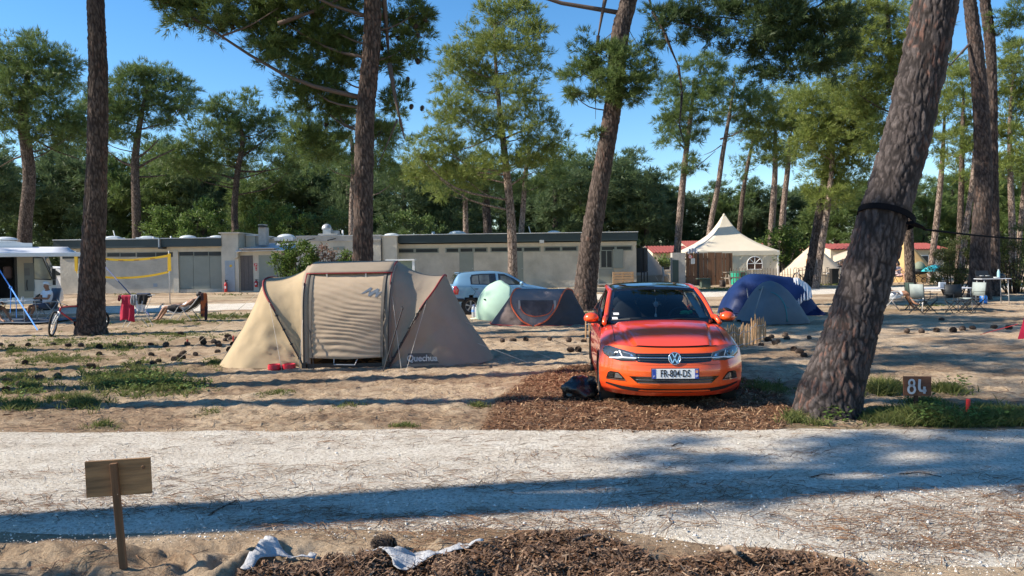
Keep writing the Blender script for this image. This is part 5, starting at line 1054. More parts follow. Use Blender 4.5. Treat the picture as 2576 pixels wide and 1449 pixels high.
# ================================================================ ORANGE CAR (front view)
def car_paint(name, c1, c2, rough=.28):
 m = bpy.data.materials.new(name); m.use_nodes = True; T = m.node_tree; B = T.nodes['Principled BSDF']
 lw = N(T, 'ShaderNodeLayerWeight', Blend=.5); mx = N(T, 'ShaderNodeMix', data_type='RGBA'); T.links.new(lw.outputs['Facing'], mx.inputs[0])
 mx.inputs[6].default_value = tuple(c1)+(1,); mx.inputs[7].default_value = tuple(c2)+(1,); T.links.new(mx.outputs[2], B.inputs['Base Color'])
 B.inputs['Roughness'].default_value = rough; B.inputs['Metallic'].default_value = .12; B.inputs['Coat Weight'].default_value = 1.0; B.inputs['Coat Roughness'].default_value = .03
 return m
PAINT_O = car_paint('orange_metallic', (.90, .115, .010), (.72, .030, .018)); PAINT_B = car_paint('blue_metallic', (.20, .36, .50), (.13, .25, .40), .3)
GLOSSB = mat('gloss_black', (.008, .008, .009), .08, coat=.6); CHROME = mat('chrome', (.75, .76, .78), .12, metal=1.0); LAMPG = mat('lamp_glass', (.05, .06, .07), .05, coat=1.0); LAMPR = mat('lamp_reflector', (.55, .58, .62), .18, metal=.9)
RUBBER = mat('tyre_rubber', (.022, .021, .020), .85, .2, 10); ALLOY = mat('alloy_rim', (.50, .51, .52), .3, metal=.7); SEAT = mat('seat_cloth', (.018, .020, .024), .9, .1, 20); DASH = mat('dash_plastic', (.022, .023, .025), .6)
GLASS = glass_mat('car_glass', (.80, .86, .86)); GLASS_T = glass_mat('tinted_glass', (.42, .46, .48)); PAPER = mat('paper_white', (.8, .8, .78), .6); BLUE_P = mat('plate_blue', (.02, .06, .36), .5); INK = mat('plate_ink', (.012, .012, .014), .5)
def wheel(parent, c, r, w, side, spokes=5):
 """wheel with tyre and alloy rim, axle along x"""
 wt = bpy.data.objects.new('wheel', None); COL.objects.link(wt); wt.parent = parent; wt.location = c
 ro = Euler((0, R_(90), 0)).to_matrix(); mb = MB()
 mb.lathe((0, 0, 0), [(r*.62, -w*.45), (r*.80, -w*.5), (r*.96, -w*.46), (r, -w*.3), (r, w*.3), (r*.96, w*.46), (r*.80, w*.5), (r*.62, w*.45)], 40, rot=ro, cap=False); mb.build('tyre', RUBBER, wt, smooth='auto')
 mb = MB(); s = side
 prof = [(r*.66, -w*.40), (r*.66, w*.40), (r*.63, w*.42), (r*.60, w*.40), (r*.60, -w*.38)]
 P = [[(s*z, q*math.cos(a), q*math.sin(a)) for a in np.linspace(0, 2*math.pi, 40, endpoint=False)] for q, z in prof]; mb.grid(P, wrap=True, flip=(s > 0))
 for k in range(spokes):
  a = 2*math.pi*k/spokes+.3; u = Vector((0, math.cos(a), math.sin(a))); t = Vector((0, -math.sin(a), math.cos(a))); x0 = s*w*.38
  v = []
  for q, hw, xx in ((.06, .07, .06), (.35, .075, .05), (.63, .11, .02)):
   for sg in (-1, 1): v.append(u*(q*r)+t*(hw*r*sg)+Vector((x0-s*xx*r*.0, 0, 0))); v.append(u*(q*r)+t*(hw*r*sg)+Vector((x0-s*.03, 0, 0)))
  f = []
  for j in range(2): b = j*4; f += [(b, b+2, b+6, b+4), (b+1, b+5, b+7, b+3), (b, b+4, b+5, b+1), (b+2, b+3, b+7, b+6)]
  mb.add(v, f)
 mb.lathe((s*w*.38, 0, 0), [(r*.14, -.02), (r*.14, .012), (r*.10, .018)], 16, rot=ro); mb.build('rim', ALLOY, wt)
 mb = MB(); mb.lathe((-s*w*.05, 0, 0), [(r*.64, -.01), (r*.64, .01)], 24, rot=ro); mb.build('brake_disc', mat('disc_dark', (.03, .03, .032), .5), wt); return wt
def orange_car():
 gp = At(1698, 938, 8.62); root = Vector((gp.x, gp.y, .0)); T = thing('parked_car', 'bright orange hatchback with a black roof parked nose first on bark chips', 'car', root, rz=R_(-3.6))
 zk = [.2, .26, .33, .45, .55, .62, .70, .78]
 yc = lambda z: np.interp(z, zk, [.10, .03, .005, .0, .012, .03, .055, .12]); wf = lambda z: np.interp(z, zk, [.80, .845, .868, .876, .876, .872, .862, .845])
 ze = lambda u: .752+.034*abs(u)**2-.075*abs(u)**12
 def fas(u, t):
  z = .2+(ze(u)-.2)*t; y = yc(z)+.40*abs(u)**3.2-.008*math.exp(-((z-.50)/.05)**2); return Vector((wf(z)*u, y, z))
 U = np.sin(np.linspace(-1, 1, 61)*math.pi/2*.999); fa = MB(); fa.grid([[fas(u, t) for u in U] for t in np.linspace(0, 1, 40)], flip=False)
 def cowl(u): return Vector((.795*u, 1.03+.13*abs(u)**2.2, .985-.05*u*u-.04*abs(u)**12))
 def hood(u, t):
  a = fas(u, 1); b = cowl(u); p = a.lerp(b, t); p.z = a.z+(b.z-a.z)*(1-(1-t)**1.55)+.006*math.sin(math.pi*t)
  xc = .44+.15*t; p.z += .016*float(sstep(-.035, .02, xc-abs(p.x)))-.010*math.exp(-((abs(p.x)-xc-.05)/.05)**2); return p
 ho = MB(); UH = np.linspace(-1, 1, 121); ho.grid([[hood(u, t) for u in UH] for t in np.linspace(0, 1, 50)])
 belt_y = [.5, 1.16, 2.0, 3.0, 3.6, 3.98]
 def side(s, t, sg):
  e = fas(1, t); tt = 2.0*s
  yf = yc(.2+(ze(1)-.2)*t)+.40; y = yf+(3.97-yf)*s
  ztop = np.interp(y, [e.y, .52, .8, 1.16, 2.0, 3.0, 3.6, 3.98], [ze(1), hood(1, .14).z, hood(1, .52).z, cowl(1).z, .945, .975, .99, .97]); z = .2+(ztop-.2)*t
  xt = np.interp(y, [.52, 1.16, 3.3, 3.98], [.842, .798, .800, .74]); xb = np.interp(y, [.52, 3.5, 3.98], [.872, .872, .80])
  x = xb+(xt-xb)*t**3-.03*(1-t)**4+.012*math.exp(-((z-.78)/.03)**2)*float(sstep(.9, 1.3, y))
  return Vector((sg*x, y, z))
 fl = MB(); P = {}
 for sg in (-1, 1):
  G_ = [[side(s, t, sg) for s in np.linspace(0, 1, 110)] for t in np.linspace(0, 1, 36)]; vv = [p for r in G_ for p in r]; f = []
  for i in range(35):
   for j in range(109):
    c = (vv[i*110+j]+vv[(i+1)*110+j+1])/2
    if min(math.hypot(c.y-.84, c.z-.30), math.hypot(c.y-3.40, c.z-.30)) < .345: continue
    q = (i*110+j, i*110+j+1, (i+1)*110+j+1, (i+1)*110+j); f.append(q if sg > 0 else q[::-1])
  fl.add(vv, f)
 rear = MB(); rear.grid([[Vector((np.interp(z, [.25, .6, .97], [.76, .80, .74])*u, 4.05-.09*abs(u)**3-.05*max(0, z-.7), z-.03*abs(u)**8)) for u in np.linspace(-1, 1, 31)] for z in np.linspace(.25, .985, 16)], flip=True)
 body = MB();
 for q in (fa, fl, rear): body.add(q.verts(), q.f)
 T.scale = (.948, 1, 1); T.location.z = -.022; body.build('body', PAINT_O, T, smooth=True); ho.build('bonnet', PAINT_O, T, smooth=True)
 bv = bvh_of(fa, ho, fl)
 FR = ((0, -1, 0), (1, 0, 0), (0, 0, 1), (0, 1, 0)); TOP = ((0, 0, 2), (1, 0, 0), (0, 1, 0), (0, 0, -1))
 def dr(name, poly, m, off=.004, par=T, step=.03, fr=FR, solid=0.0):
  mb = MB(); drape(mb, bv, poly, fr, off, step); o = mb.build(name, m, par, smooth=True)
  if solid: q = o.modifiers.new('solid', 'SOLIDIFY'); q.thickness = solid; q.offset = 1
  return o
 mir = lambda p: [(-x, z) for x, z in p][::-1]
 mb = MB(); mb.tube([fas(u, 1)+Vector((0, -.002, .001)) for u in np.linspace(-.62, .62, 40)], .0035, 5); mb.build('bonnet_gap', BLACK, T)
 for sg in (-1, 1):
  mb = MB(); mb.tube([hood(sg*u, t)+Vector((0, 0, .001)) for u, t in zip(np.linspace(.80, .845, 20), np.linspace(.10, 1.0, 20))], .004, 5); mb.build('bonnet_gap', BLACK, T)
 grl = dr('grille', [(-.46, .690), (.46, .690), (.47, .640), (.43, .595), (.2, .583), (-.2, .583), (-.43, .595), (-.47, .640)], GLOSSB, .003)
 for x0, x1 in ((-.44, -.078), (.078, .44)): dr('chrome_bar', [(x0, .648), (x1, .648), (x1, .637), (x0, .637)], CHROME, .012, grl, solid=.006)
 for x0, x1 in ((-.43, -.07), (.07, .43)):
  for z in (.668, .613): dr('slat', [(x0, z+.004), (x1, z+.004), (x1, z-.004), (x0, z-.004)], mat('grille_slat', (.03, .03, .032), .4), .010, grl, solid=.004)
 HL = [(-.83, .700), (-.80, .742), (-.75, .752), (-.60, .722), (-.455, .694), (-.43, .640), (-.47, .607), (-.62, .598), (-.75, .618), (-.81, .655)]
 for pl in (HL, mir(HL)):
  sg = -1 if pl is HL else 1; h = dr('headlight', pl, LAMPG, .007, step=.025, solid=.006); F = (lambda q: q) if sg < 0 else mir
  dr('lamp_bowl', F([(-.79, .685), (-.74, .725), (-.64, .712), (-.62, .668), (-.66, .635), (-.76, .640)]), LAMPR, .014, h, .02); dr('lamp_bowl', F([(-.60, .700), (-.50, .682), (-.475, .655), (-.585, .645)]), LAMPR, .014, h, .02)
  dr('lens', F([(-.745, .680), (-.725, .705), (-.69, .705), (-.67, .680), (-.69, .655), (-.725, .655)]), LAMPG, .020, h, .015, solid=.008); dr('lens', F([(-.575, .688), (-.525, .680), (-.51, .662), (-.565, .658)]), LAMPG, .019, h, .015)
  dr('light_strip', F([(-.76, .630), (-.66, .640), (-.62, .648), (-.445, .643), (-.45, .634), (-.60, .634), (-.66, .624), (-.75, .620)]), mat('drl_white', (.85, .87, .9), .15, coat=1.0), .018, h, .02)
  dr('light_strip', F([(-.645, .715), (-.635, .715), (-.605, .655), (-.615, .650)]), mat('drl_white', (.85, .87, .9)), .018, h, .02)
  FGp = F([(-.795, .385), (-.775, .455), (-.745, .472), (-.655, .468), (-.625, .440), (-.575, .388)]); fg = dr('fog_lamp', FGp, GLOSSB, .004, step=.02)
  dr('fog_frame', F([(-.795, .385), (-.575, .388), (-.575, .377), (-.80, .374)]), CHROME, .012, fg, .02); dr('fog_lens', F([(-.70, .400), (-.69, .455), (-.66, .458), (-.63, .430), (-.605, .400)]), LAMPR, .010, fg, .015)
  for z in (.405, .422, .439): dr('fog_slat', F([(-.775, z), (-.715, z), (-.715, z+.006), (-.775, z+.006)]), mat('grille_slat', (.03, .03, .032)), .010, fg, .02)
 li = dr('lower_intake', [(-.535, .432), (.535, .432), (.44, .357), (-.44, .357)], GLOSSB, .003)
 dr('slat', [(-.46, .400), (.46, .400), (.45, .392), (-.45, .392)], mat('slat_grey', (.12, .12, .125), .35), .010, li, solid=.005); dr('slat', [(-.44, .366), (.44, .366), (.43, .359), (-.43, .359)], mat('slat_grey', (.12, .12, .125)), .010, li)
 dr('lip_strip', [(-.80, .338), (-.62, .312), (-.4, .296), (0, .290), (.4, .296), (.62, .312), (.80, .338), (.80, .318), (.62, .272), (.4, .250), (0, .243), (-.4, .250), (-.62, .272), (-.80, .318)], BLACK, .004, step=.04)
 dr('crease_shade', [(-.55, .565), (.55, .565), (.55, .560), (-.55, .560)], mat('orange_shade', (.30, .05, .01), .4), .001)  # dark strip that puts the shade of a crease into the paint
 def hit(x, z, off): h = bv.ray_cast(Vector((x, -1, z)), Vector((0, 1, 0))); return h[0]+Vector((0, -off, 0))
 c = hit(0, .637, .012); e = bpy.data.objects.new('emblem', None); COL.objects.link(e); e.parent = T; e.location = c; e.rotation_euler = (R_(-8), 0, 0); e.scale = (1.05, 1, 1); r = .067
 mb = MB(); mb.lathe((0, 0, 0), [(r, -.02), (r, .004), (r*.9, .008)], 32, rot=Euler((R_(90), 0, 0)).to_matrix()); mb.build('disc', mat('emblem_dark', (.03, .04, .06), .25), e)
 mb = MB(); mb.tube([(r*math.cos(a), -.008, r*math.sin(a)) for a in np.linspace(0, 2*math.pi, 41)], .0075, 8); mb.build('ring', CHROME, e, smooth=True)
 mb = MB(); S2 = lambda pts: mb.strip([Vector((x*r, -.012, z*r)) for x, z in pts], .0135, up=(1, 0, 0), th=.005)
 for a, b in (((-.38, .84), (0, .10)), ((.38, .84), (0, .10))): S2([a, b])
 mb.build('letter', CHROME, e); mb = MB()
 for a, b in (((-.82, .40), (-.40, -.80)), ((-.40, -.80), (-.0, .0)), ((0, 0), (.40, -.80)), ((.40, -.80), (.82, .40))): S2([a, b])
 mb.build('letter', CHROME, e)
 pz = .470; py = hit(0, pz, 0).y-.022; pt = bpy.data.objects.new('number_plate', None); COL.objects.link(pt); pt.parent = T; pt.location = (.0, py, pz); pt.rotation_euler = (R_(-3), 0, 0); pt.scale = (1.05, 1, 1)
 mb = MB(); mb.box((0, .012, 0), (.535, .02, .122)); mb.build('plate_holder', BLACK, pt, bevel=.004); mb = MB(); mb.box((0, 0, 0), (.52, .008, .110)); mb.build('plate', PAPER, pt, bevel=.003)
 for sx in (-1, 1): mb = MB(); mb.box((sx*.2385, -.004, 0), (.043, .004, .108)); mb.build('side_band', BLUE_P, pt)
 def txt(s, size, x, z, m, nm, y=-.0065, sx=1.0, bold=.0):
  v, f = text_mesh(s, size, .0008, bold); v = np.c_[v[:, 0]*sx+x, -v[:, 2]+y, v[:, 1]+z]; mb = MB(); mb.add(v, f); mb.build(nm, m, pt)
 txt('FR-804-DS', .112, .0, .0, INK, 'plate_text', sx=.68, bold=.0014); txt('F', .032, -.2385, -.030, PAPER, 'plate_text', y=-.0085); txt('89', .036, .2385, -.026, PAPER, 'plate_text', y=-.0085, sx=.8)
 mb = MB(); mb.box((.2385, -.008, .024), (.026, .003, .030)); mb.build('region_mark', mat('region_orange', (.65, .30, .12), .5), pt)
 WB = lambda u: Vector((.705*u, 1.07+.20*u*u, .985-.035*u*u)); WT = lambda u: Vector((.585*u, 1.86+.10*u*u, 1.365-.030*u*u))
 def ws(u, t): p = WB(u).lerp(WT(u), t); b = math.sin(math.pi*t)*.035; return p+Vector((0, -b*.45, b*.9))
 mb = MB(); mb.grid([[cowl(u) for u in np.linspace(-1, 1, 41)], [WB(u)*1.0+Vector((0, .03, -.02)) for u in np.linspace(-1, 1, 41)]]); mb.build('cowl', BLACK, T, smooth=True)
 Gm = MB(); Gm.grid([[ws(u, t) for u in np.linspace(-1, 1, 41)] for t in np.linspace(0, 1, 24)]); wsc = Gm.build('windscreen', GLASS, T, smooth=True)
 for edge in ([ws(u, .0) for u in np.linspace(-1, 1, 41)], [ws(u, 1.) for u in np.linspace(-1, 1, 41)]):
  mb = MB(); mb.strip([p+Vector((0, -.004, .004)) for p in edge], .05, up=(0, .75, .66), th=.006); mb.build('windscreen_border', GLOSSB, wsc)
 for sg in (-1, 1): mb = MB(); mb.strip([ws(sg*.975, t)+Vector((0, -.004, .004)) for t in np.linspace(0, 1, 20)], .035, up=(1, 0, 0), th=.006); mb.build('windscreen_border', GLOSSB, wsc)
 ry = np.array([0, .35, .8, 1.2, 1.5, 1.72]);
 def roof(u, t):
  y = 1.86+t*1.70; w = np.interp(t, [0, .4, 1], [.600, .615, .54]); z = np.interp(t, [0, .12, .28, .45, .65, .85, 1], [1.365, 1.405, 1.432, 1.442, 1.435, 1.405, 1.365])
  return Vector((w*u, y+.10*u*u*(1-t), z-.030*u*u-.03*abs(u)**10))
 mb = MB(); mb.grid([[roof(u, t) for u in np.linspace(-1, 1, 41)] for t in np.linspace(0, 1, 30)]); mb.build('roof', GLOSSB, T, smooth=True)
 RB_ = lambda u: Vector((.70*u, 3.97-.05*u*u, .985-.03*u*u)); mb = MB(); mb.grid([[roof(u, 1).lerp(RB_(u), t) for u in np.linspace(-1, 1, 21)] for t in np.linspace(0, 1, 8)]); mb.build('rear_window', GLASS, T, smooth=True)
 for sg in (-1, 1):
  def sw(s, t):
   yb = 1.27+s*2.60; b = Vector((sg*(.797-.02*s*s), yb, np.interp(yb, [1.16, 2, 3, 3.6, 4], [.93, .945, .975, .99, .975]))); tp = roof(sg, float(np.clip((s*1.0), 0, 1))); tp = Vector((tp.x*1.03, 1.96+s*1.60, tp.z)); p = b.lerp(tp, t); p.x += sg*.02*math.sin(math.pi*t); return p
  mb = MB(); mb.grid([[sw(s, t) for s in np.linspace(.06, .80, 24)] for t in np.linspace(0.02, .93, 8)], flip=(sg > 0)); mb.build('side_window', GLASS_T, T, smooth=True)
  mb = MB(); mb.grid([[sw(s, t) for s in np.linspace(.80, 1.0, 8)] for t in np.linspace(0, 1, 8)], flip=(sg > 0)); mb.build('rear_pillar', PAINT_O, T, smooth=True)
  mb = MB(); ap = [Vector((sg*.765, 1.10, .955)), Vector((sg*.742, 1.25, 1.015))]+[ws(sg*1.0, t)+Vector((sg*.028, .035, .004)) for t in np.linspace(.12, 1, 10)]+[roof(sg, t)+Vector((sg*.018, 0, -.004)) for t in np.linspace(.06, 1, 14)]; mb.tube(ap, [.03, .036]+[.040]*10+[.034]*14, 8); mb.build('roof_pillar', PAINT_O, T, smooth=True)
  mb = MB(); mb.strip([sw(.36, t)+Vector((sg*.006, 0, 0)) for t in np.linspace(0, 1, 8)], .09, up=(0, 1, 0), th=.01); mb.build('door_pillar', GLOSSB, T); mb = MB(); mb.strip([sw(s, 0)+Vector((sg*.008, 0, -.0)) for s in np.linspace(0.0, 1, 20)], .03, th=.01); mb.build('window_trim', BLACK, T)
  mr = bpy.data.objects.new('door_mirror', None); COL.objects.link(mr); mr.parent = T; mr.location = (sg*.925, 1.38, 1.005)
  mb = MB(); mb.ell((0, 0, 0), (.105, .085, .075), 18, 12, noise=.0, zmin=-.55); mb.build('mirror_cap', PAINT_O, mr, smooth=True); mb = MB(); mb.box((-sg*.02, .0, -.050), (.17, .12, .022)); mb.tube([(-sg*.07, .02, -.045), (-sg*.16, .02, -.075)], .022, 8); mb.build('mirror_foot', BLACK, mr, bevel=.006); mb = MB(); mb.box((0, .082, .0), (.16, .006, .10)); mb.build('mirror_glass', CHROME, mr)
  mb = MB(); mb.tube([side(s, t, sg)+Vector((sg*.002, 0, 0)) for s, t in ((.27, .98), (.255, .6), (.26, .25))], .004, 5); mb.build('door_gap', BLACK, T)
  mb = MB(); mb.tube([(sg*.868, 2.15, .86), (sg*.878, 2.2, .862), (sg*.878, 2.33, .866), (sg*.868, 2.38, .867)], .014, 6); mb.build('door_handle', PAINT_O, T, smooth=True)
  for yy in (.84, 3.40):
   wheel(T, (sg*.755, yy, .305), .312, .20, sg); mb = MB(); mb.grid([[(sg*x, yy+.352*math.cos(a), .30+.352*math.sin(a)) for x in (.55, .868)] for a in np.linspace(-.35, math.pi+.35, 24)]); mb.grid([[(sg*.55, yy+q*math.cos(a), .30+q*math.sin(a)) for q in (.01, .355)] for a in np.linspace(0, 2*math.pi, 24)]); mb.build('wheel_arch', BLACK, T)
 mb = MB(); mb.b2((-.52, .62, .20), (.52, 3.9, .32)); mb.build('underbody', BLACK, T)
 mb = MB(); mb.add([(-.76, 1.05, .40), (.76, 1.05, .40), (.76, 3.85, .40), (-.76, 3.85, .40), (-.76, 1.05, .93), (.76, 1.05, .93), (.74, 3.85, .96), (-.74, 3.85, .96)], [(0, 1, 2, 3), (0, 4, 5, 1), (1, 5, 6, 2), (2, 6, 7, 3), (3, 7, 4, 0)]); mb.build('cabin_lining', DASH, T)
 mb = MB(); mb.grid([[Vector((.70*u, 1.08+.2*u*u, .945)) if t == 0 else Vector((.72*u, 1.30+t*.35, .965+.035*math.sin(t*2.4)*(1+.8*math.exp(-((.72*u-.36)/.2)**2)))) for u in np.linspace(-1, 1, 41)] for t in (0, .1, .35, .6, .8, 1.0)]); mb.build('dashboard', DASH, T, smooth=True)
 for x in (-.36, .36):
  st = bpy.data.objects.new('front_seat', None); COL.objects.link(st); st.parent = T; st.location = (x, 2.25, .62); mb = MB(); mb.ell((0, 0, .18), (.25, .10, .42), 16, 12, rot=(-.2, 0, 0)); mb.build('seat_back', SEAT, st, smooth=True); mb = MB(); mb.ell((0, .09, .60), (.135, .06, .105), 14, 10); mb.build('headrest', SEAT, st, smooth=True); mb = MB(); mb.ell((0, -.3, -.12), (.26, .32, .10), 14, 8); mb.build('seat_base', SEAT, st, smooth=True)
 mb = MB(); mb.ell((0, 3.05, .80), (.66, .12, .30), 20, 10); o = mb.build('rear_bench', SEAT, T, smooth=True)
 for x in (-.38, 0, .38): mb = MB(); mb.ell((x, 3.08, 1.12), (.13, .06, .10), 12, 8); mb.build('headrest', SEAT, o, smooth=True)
 mb = MB(); mb.tube([(.36+.185*math.cos(a), 1.74+.185*math.sin(a)*.35, .93+.185*math.sin(a)*.92) for a in np.linspace(0, 2*math.pi, 33)], .016, 8); mb.box((.36, 1.72, .91), (.34, .03, .07), rot=(.3, 0, 0)); mb.build('steering_wheel', BLACK, T)
 mb = MB(); mb.box((0, 1.74, 1.285), (.24, .04, .065)); mb.tube([(0, 1.74, 1.30), (0, 1.79, 1.35)], .012, 6); mb.build('rear_mirror', BLACK, T, bevel=.01)
 mb = MB(); mb.tube([(.0, 1.72, 1.25), (.004, 1.715, 1.10), (0, 1.715, 1.0)], .006, 5); mb.ell((.003, 1.71, 1.16), (.035, .012, .04), 8, 6); mb.ell((0, 1.71, 1.0), (.018, .018, .04), 8, 6); o = mb.build('mirror_pendant', mat('pendant_pale', (.6, .6, .58), .5), T)
 for (x, t) in ((-.86, .20), (-.875, .09)): p = ws(x, t)+Vector((0, -.006, .006)); mb = MB(); mb.box(p, (.075, .004, .05), rot=(R_(-60), 0, 0)); mb.build('windscreen_sticker', PAPER, T)
 mb = MB(); mb.strip([Vector((.60-.10*t, 1.36+.58*t, 1.0+.30*t)) for t in np.linspace(.0, 1, 8)], .10, up=(1, 0, 0), th=.006); mb.build('pillar_lining', mat('pale_lining', (.55, .57, .52), .7), T)
 for (a, b) in ((-.66, -.18), (-.05, .50)): mb = MB(); mb.tube([Vector((a, 1.10+.2*a*a, .99)), Vector(((a+b)/2, 1.09, 1.008)), Vector((b, 1.08+.15*b*b, .998))], .009, 6); mb.build('wiper', BLACK, T)
 Mw = Matrix.Translation(root) @ Matrix.Rotation(R_(-3.6), 4, 'Z'); p = Mw @ Vector((.335, 1.40, 1.02)); Y2 = thing('soft_toy', 'small bright green soft toy lying on the dashboard behind the windscreen', 'toy', p); gm = mat('toy_green', (.10, .55, .20), .8)
 mb = MB(); mb.ell((0, 0, .022), (.062, .04, .032), 12, 8); mb.build('toy_body', gm, Y2, smooth=True); mb = MB(); mb.ell((.075, 0, .03), (.03, .028, .026), 10, 8); mb.build('head', gm, Y2, smooth=True)
 for x, y in ((-.04, .03), (-.04, -.03), (.04, .03), (.04, -.03)): mb = MB(); mb.ell((x, y, .008), (.022, .012, .010), 8, 6); mb.build('foot', gm, Y2, smooth=True)
 return T
orange_car()
# ================================================================ BLUE HATCHBACK (side view)
def blue_car():
 st = [(0, .60, .46, .54, .60), (.05, .69, .58, .62, .71), (.22, .79, .66, .72, .79), (.6, .90, .68, .82, .825), (1.0, .985, .68, .90, .832), (1.16, 1.03, .66, .93, .832), (1.45, 1.20, .60, .95, .832), (1.85, 1.41, .57, .965, .832), (2.3, 1.48, .575, .98, .832), (2.8, 1.485, .575, 1.0, .832), (3.25, 1.455, .565, 1.02, .83), (3.50, 1.41, .55, 1.03, .82), (3.62, 1.28, .57, 1.03, .81), (3.74, 1.06, .62, .98, .795), (3.79, .92, .64, .86, .785), (3.81, .70, .62, .62, .74)]
 A = np.array(st); n = 90; tt = np.linspace(0, len(st)-1, n); cv = [catmull([(a[0], a[i], 0) for a in st], n) for i in (1, 2, 3, 4)]
 P = []
 for k in range(n):
  y = cv[0][k].x; zr, wr, zb, wm = [c[k].y for c in cv]; zs = .22+.10*max(0, 1-y/.3)+.12*max(0, (y-3.6)/.2)
  h = [(0, zr), (wr*.5, zr-.006), (wr*.85, zr-.02), (wr, zr-.055), (wr+(wm-.03-wr)*.5, zr-.055+(zb-zr+.055)*.5), (wm-.025, zb), (wm, zb-.10), (wm+.004, (zb+zs)/2), (wm-.01, zs+.12), (wm-.06, zs)]
  h = [(p.x, p.y) for p in catmull([(a, b, 0) for a, b in h], 34)]
  row = [(-a, y, b) for a, b in h[::-1]]+[(a, y, b) for a, b in h[1:]]; P.append(row)
 full = MB(); full.grid(P, flip=True); bv = bvh_of(full)
 V = full.verts(); f = []
 for q in full.f:
  c = V[list(q)].mean(0)
  if abs(c[0]) > .6 and min(math.hypot(c[1]-.76, c[2]-.30), math.hypot(c[1]-3.17, c[2]-.30)) < .335: continue
  f.append(q)
 th = R_(103); Rm = Matrix.Rotation(th, 4, 'Z'); g = G(1184, 792); lw = Rm @ Vector((-.76, 3.17, 0)); root = Vector((g.x-lw.x, g.y-lw.y, float(rise(g.y)))); T = thing('parked_car', 'light blue hatchback seen from the side behind the mint parasol', 'car', root, rz=th)
 mb = MB(); mb.add(V, f)
 for yy, sgn in ((0, 1), (-1, -1)): pts = P[yy]; mb.add(pts, [tuple(range(len(pts)))[::sgn]])
 mb.build('body', PAINT_B, T, smooth='auto')
 SD = ((-2, 0, 0), (0, 1, 0), (0, 0, 1), (1, 0, 0)); RR = ((0, 6, 0), (1, 0, 0), (0, 0, 1), (0, -1, 0)); FRr = ((0, -1, 0), (1, 0, 0), (0, 0, 1), (0, 1, 0))
 def dr(name, poly, m, off, fr=SD, par=T, step=.05, solid=0):
  mb = MB(); drape(mb, bv, poly, fr, off, step); o = mb.build(name, m, par, smooth=True)
  if solid: q = o.modifiers.new('solid', 'SOLIDIFY'); q.thickness = solid; q.offset = 1
  return o
 GL = mat('side_glass', (.10, .11, .105), .06, .35, 2.5, coat=.8); GL2 = mat('side_glass_dark', (.03, .034, .036), .06, .3, 2.0, coat=.8)
 for fr, sg in ((SD, -1), (((2, 0, 0), (0, 1, 0), (0, 0, 1), (-1, 0, 0)), 1)):
  fw = dr('front_window', [(1.32, .985), (1.62, 1.20), (1.95, 1.36), (2.18, 1.385), (2.18, .99)], GL2, .004, fr); dr('window_view', [(1.62, 1.02), (1.74, 1.21), (1.96, 1.30), (2.1, 1.30), (2.1, 1.03)], GL, .006, fr, fw)
  rw = dr('rear_window', [(2.27, .995), (2.27, 1.388), (2.8, 1.385), (3.10, 1.355), (3.16, 1.25), (3.16, 1.03)], GL2, .004, fr); dr('window_view', [(2.50, 1.03), (2.50, 1.34), (2.84, 1.335), (2.84, 1.04)], GL, .006, fr, rw); dr('window_view', [(2.88, 1.04), (2.88, 1.33), (3.06, 1.31), (3.10, 1.22), (3.10, 1.05)], GL, .006, fr, rw)
  if sg < 0:
   for x, z, w, h in ((2.36, 1.10, .12, .2), (1.98, 1.13, .07, .12)): pass
  for pl in ([(2.225, .30), (2.225, .96)], [(1.20, .34), (1.22, .9)], [(3.10, .62), (3.0, .78), (3.18, .98)]):
   pts = []
   for a, b in zip(pl, pl[1:]):
    for q in np.linspace(0, 1, 8): h = bv.ray_cast(Vector((fr[0][0], a[0]+(b[0]-a[0])*q, a[1]+(b[1]-a[1])*q)), Vector(fr[3])); pts.append(h[0] if h[0] else None)
   pts = [p for p in pts if p]; mb = MB(); mb.tube(pts, .005, 5); mb.build('door_gap', BLACK, T)
  for yy in (2.36, 2.98):
   h = bv.ray_cast(Vector((fr[0][0], yy, .88)), Vector(fr[3]))[0]; mb = MB(); mb.ell(h, (.014, .085, .028), 10, 6); mb.build('door_handle', mat('blue_dark', (.10, .17, .25), .3), T, smooth=True)
  dr('tail_light', [(3.60, .70), (3.56, .86), (3.64, .985), (3.79, .96), (3.80, .78), (3.74, .70)], mat('lamp_red', (.50, .02, .03), .12, coat=1.0), .006, fr, solid=.01); dr('headlight', [(.10, .64), (.18, .74), (.45, .84), (.50, .80), (.30, .68)], LAMPR, .006, fr)
  dr('bumper_strip', [(3.40, .46), (3.40, .56), (3.80, .58), (3.80, .46)], BLACK, .008, fr, solid=.02); dr('bumper_strip', [(.06, .42), (.06, .50), (.38, .52), (.38, .42)], BLACK, .008, fr)
  mr = MB(); mr.ell((sg*.93, 1.42, 1.04), (.10, .07, .075), 12, 8); mr.tube([(sg*.80, 1.42, .98), (sg*.92, 1.42, 1.01)], .025, 6); mr.build('door_mirror', PAINT_B, T, smooth=True)
  for yy in (.76, 3.17):
   wheel(T, (sg*.745, yy, .30), .300, .19, sg); mb = MB(); mb.grid([[(sg*x, yy+.345*math.cos(a), .30+.345*math.sin(a)) for x in (.50, .822)] for a in np.linspace(-.3, math.pi+.3, 24)]); mb.grid([[(sg*.50, yy+q*math.cos(a), .30+q*math.sin(a)) for q in (.01, .35)] for a in np.linspace(0, 2*math.pi, 24)]); mb.build('wheel_arch', BLACK, T)
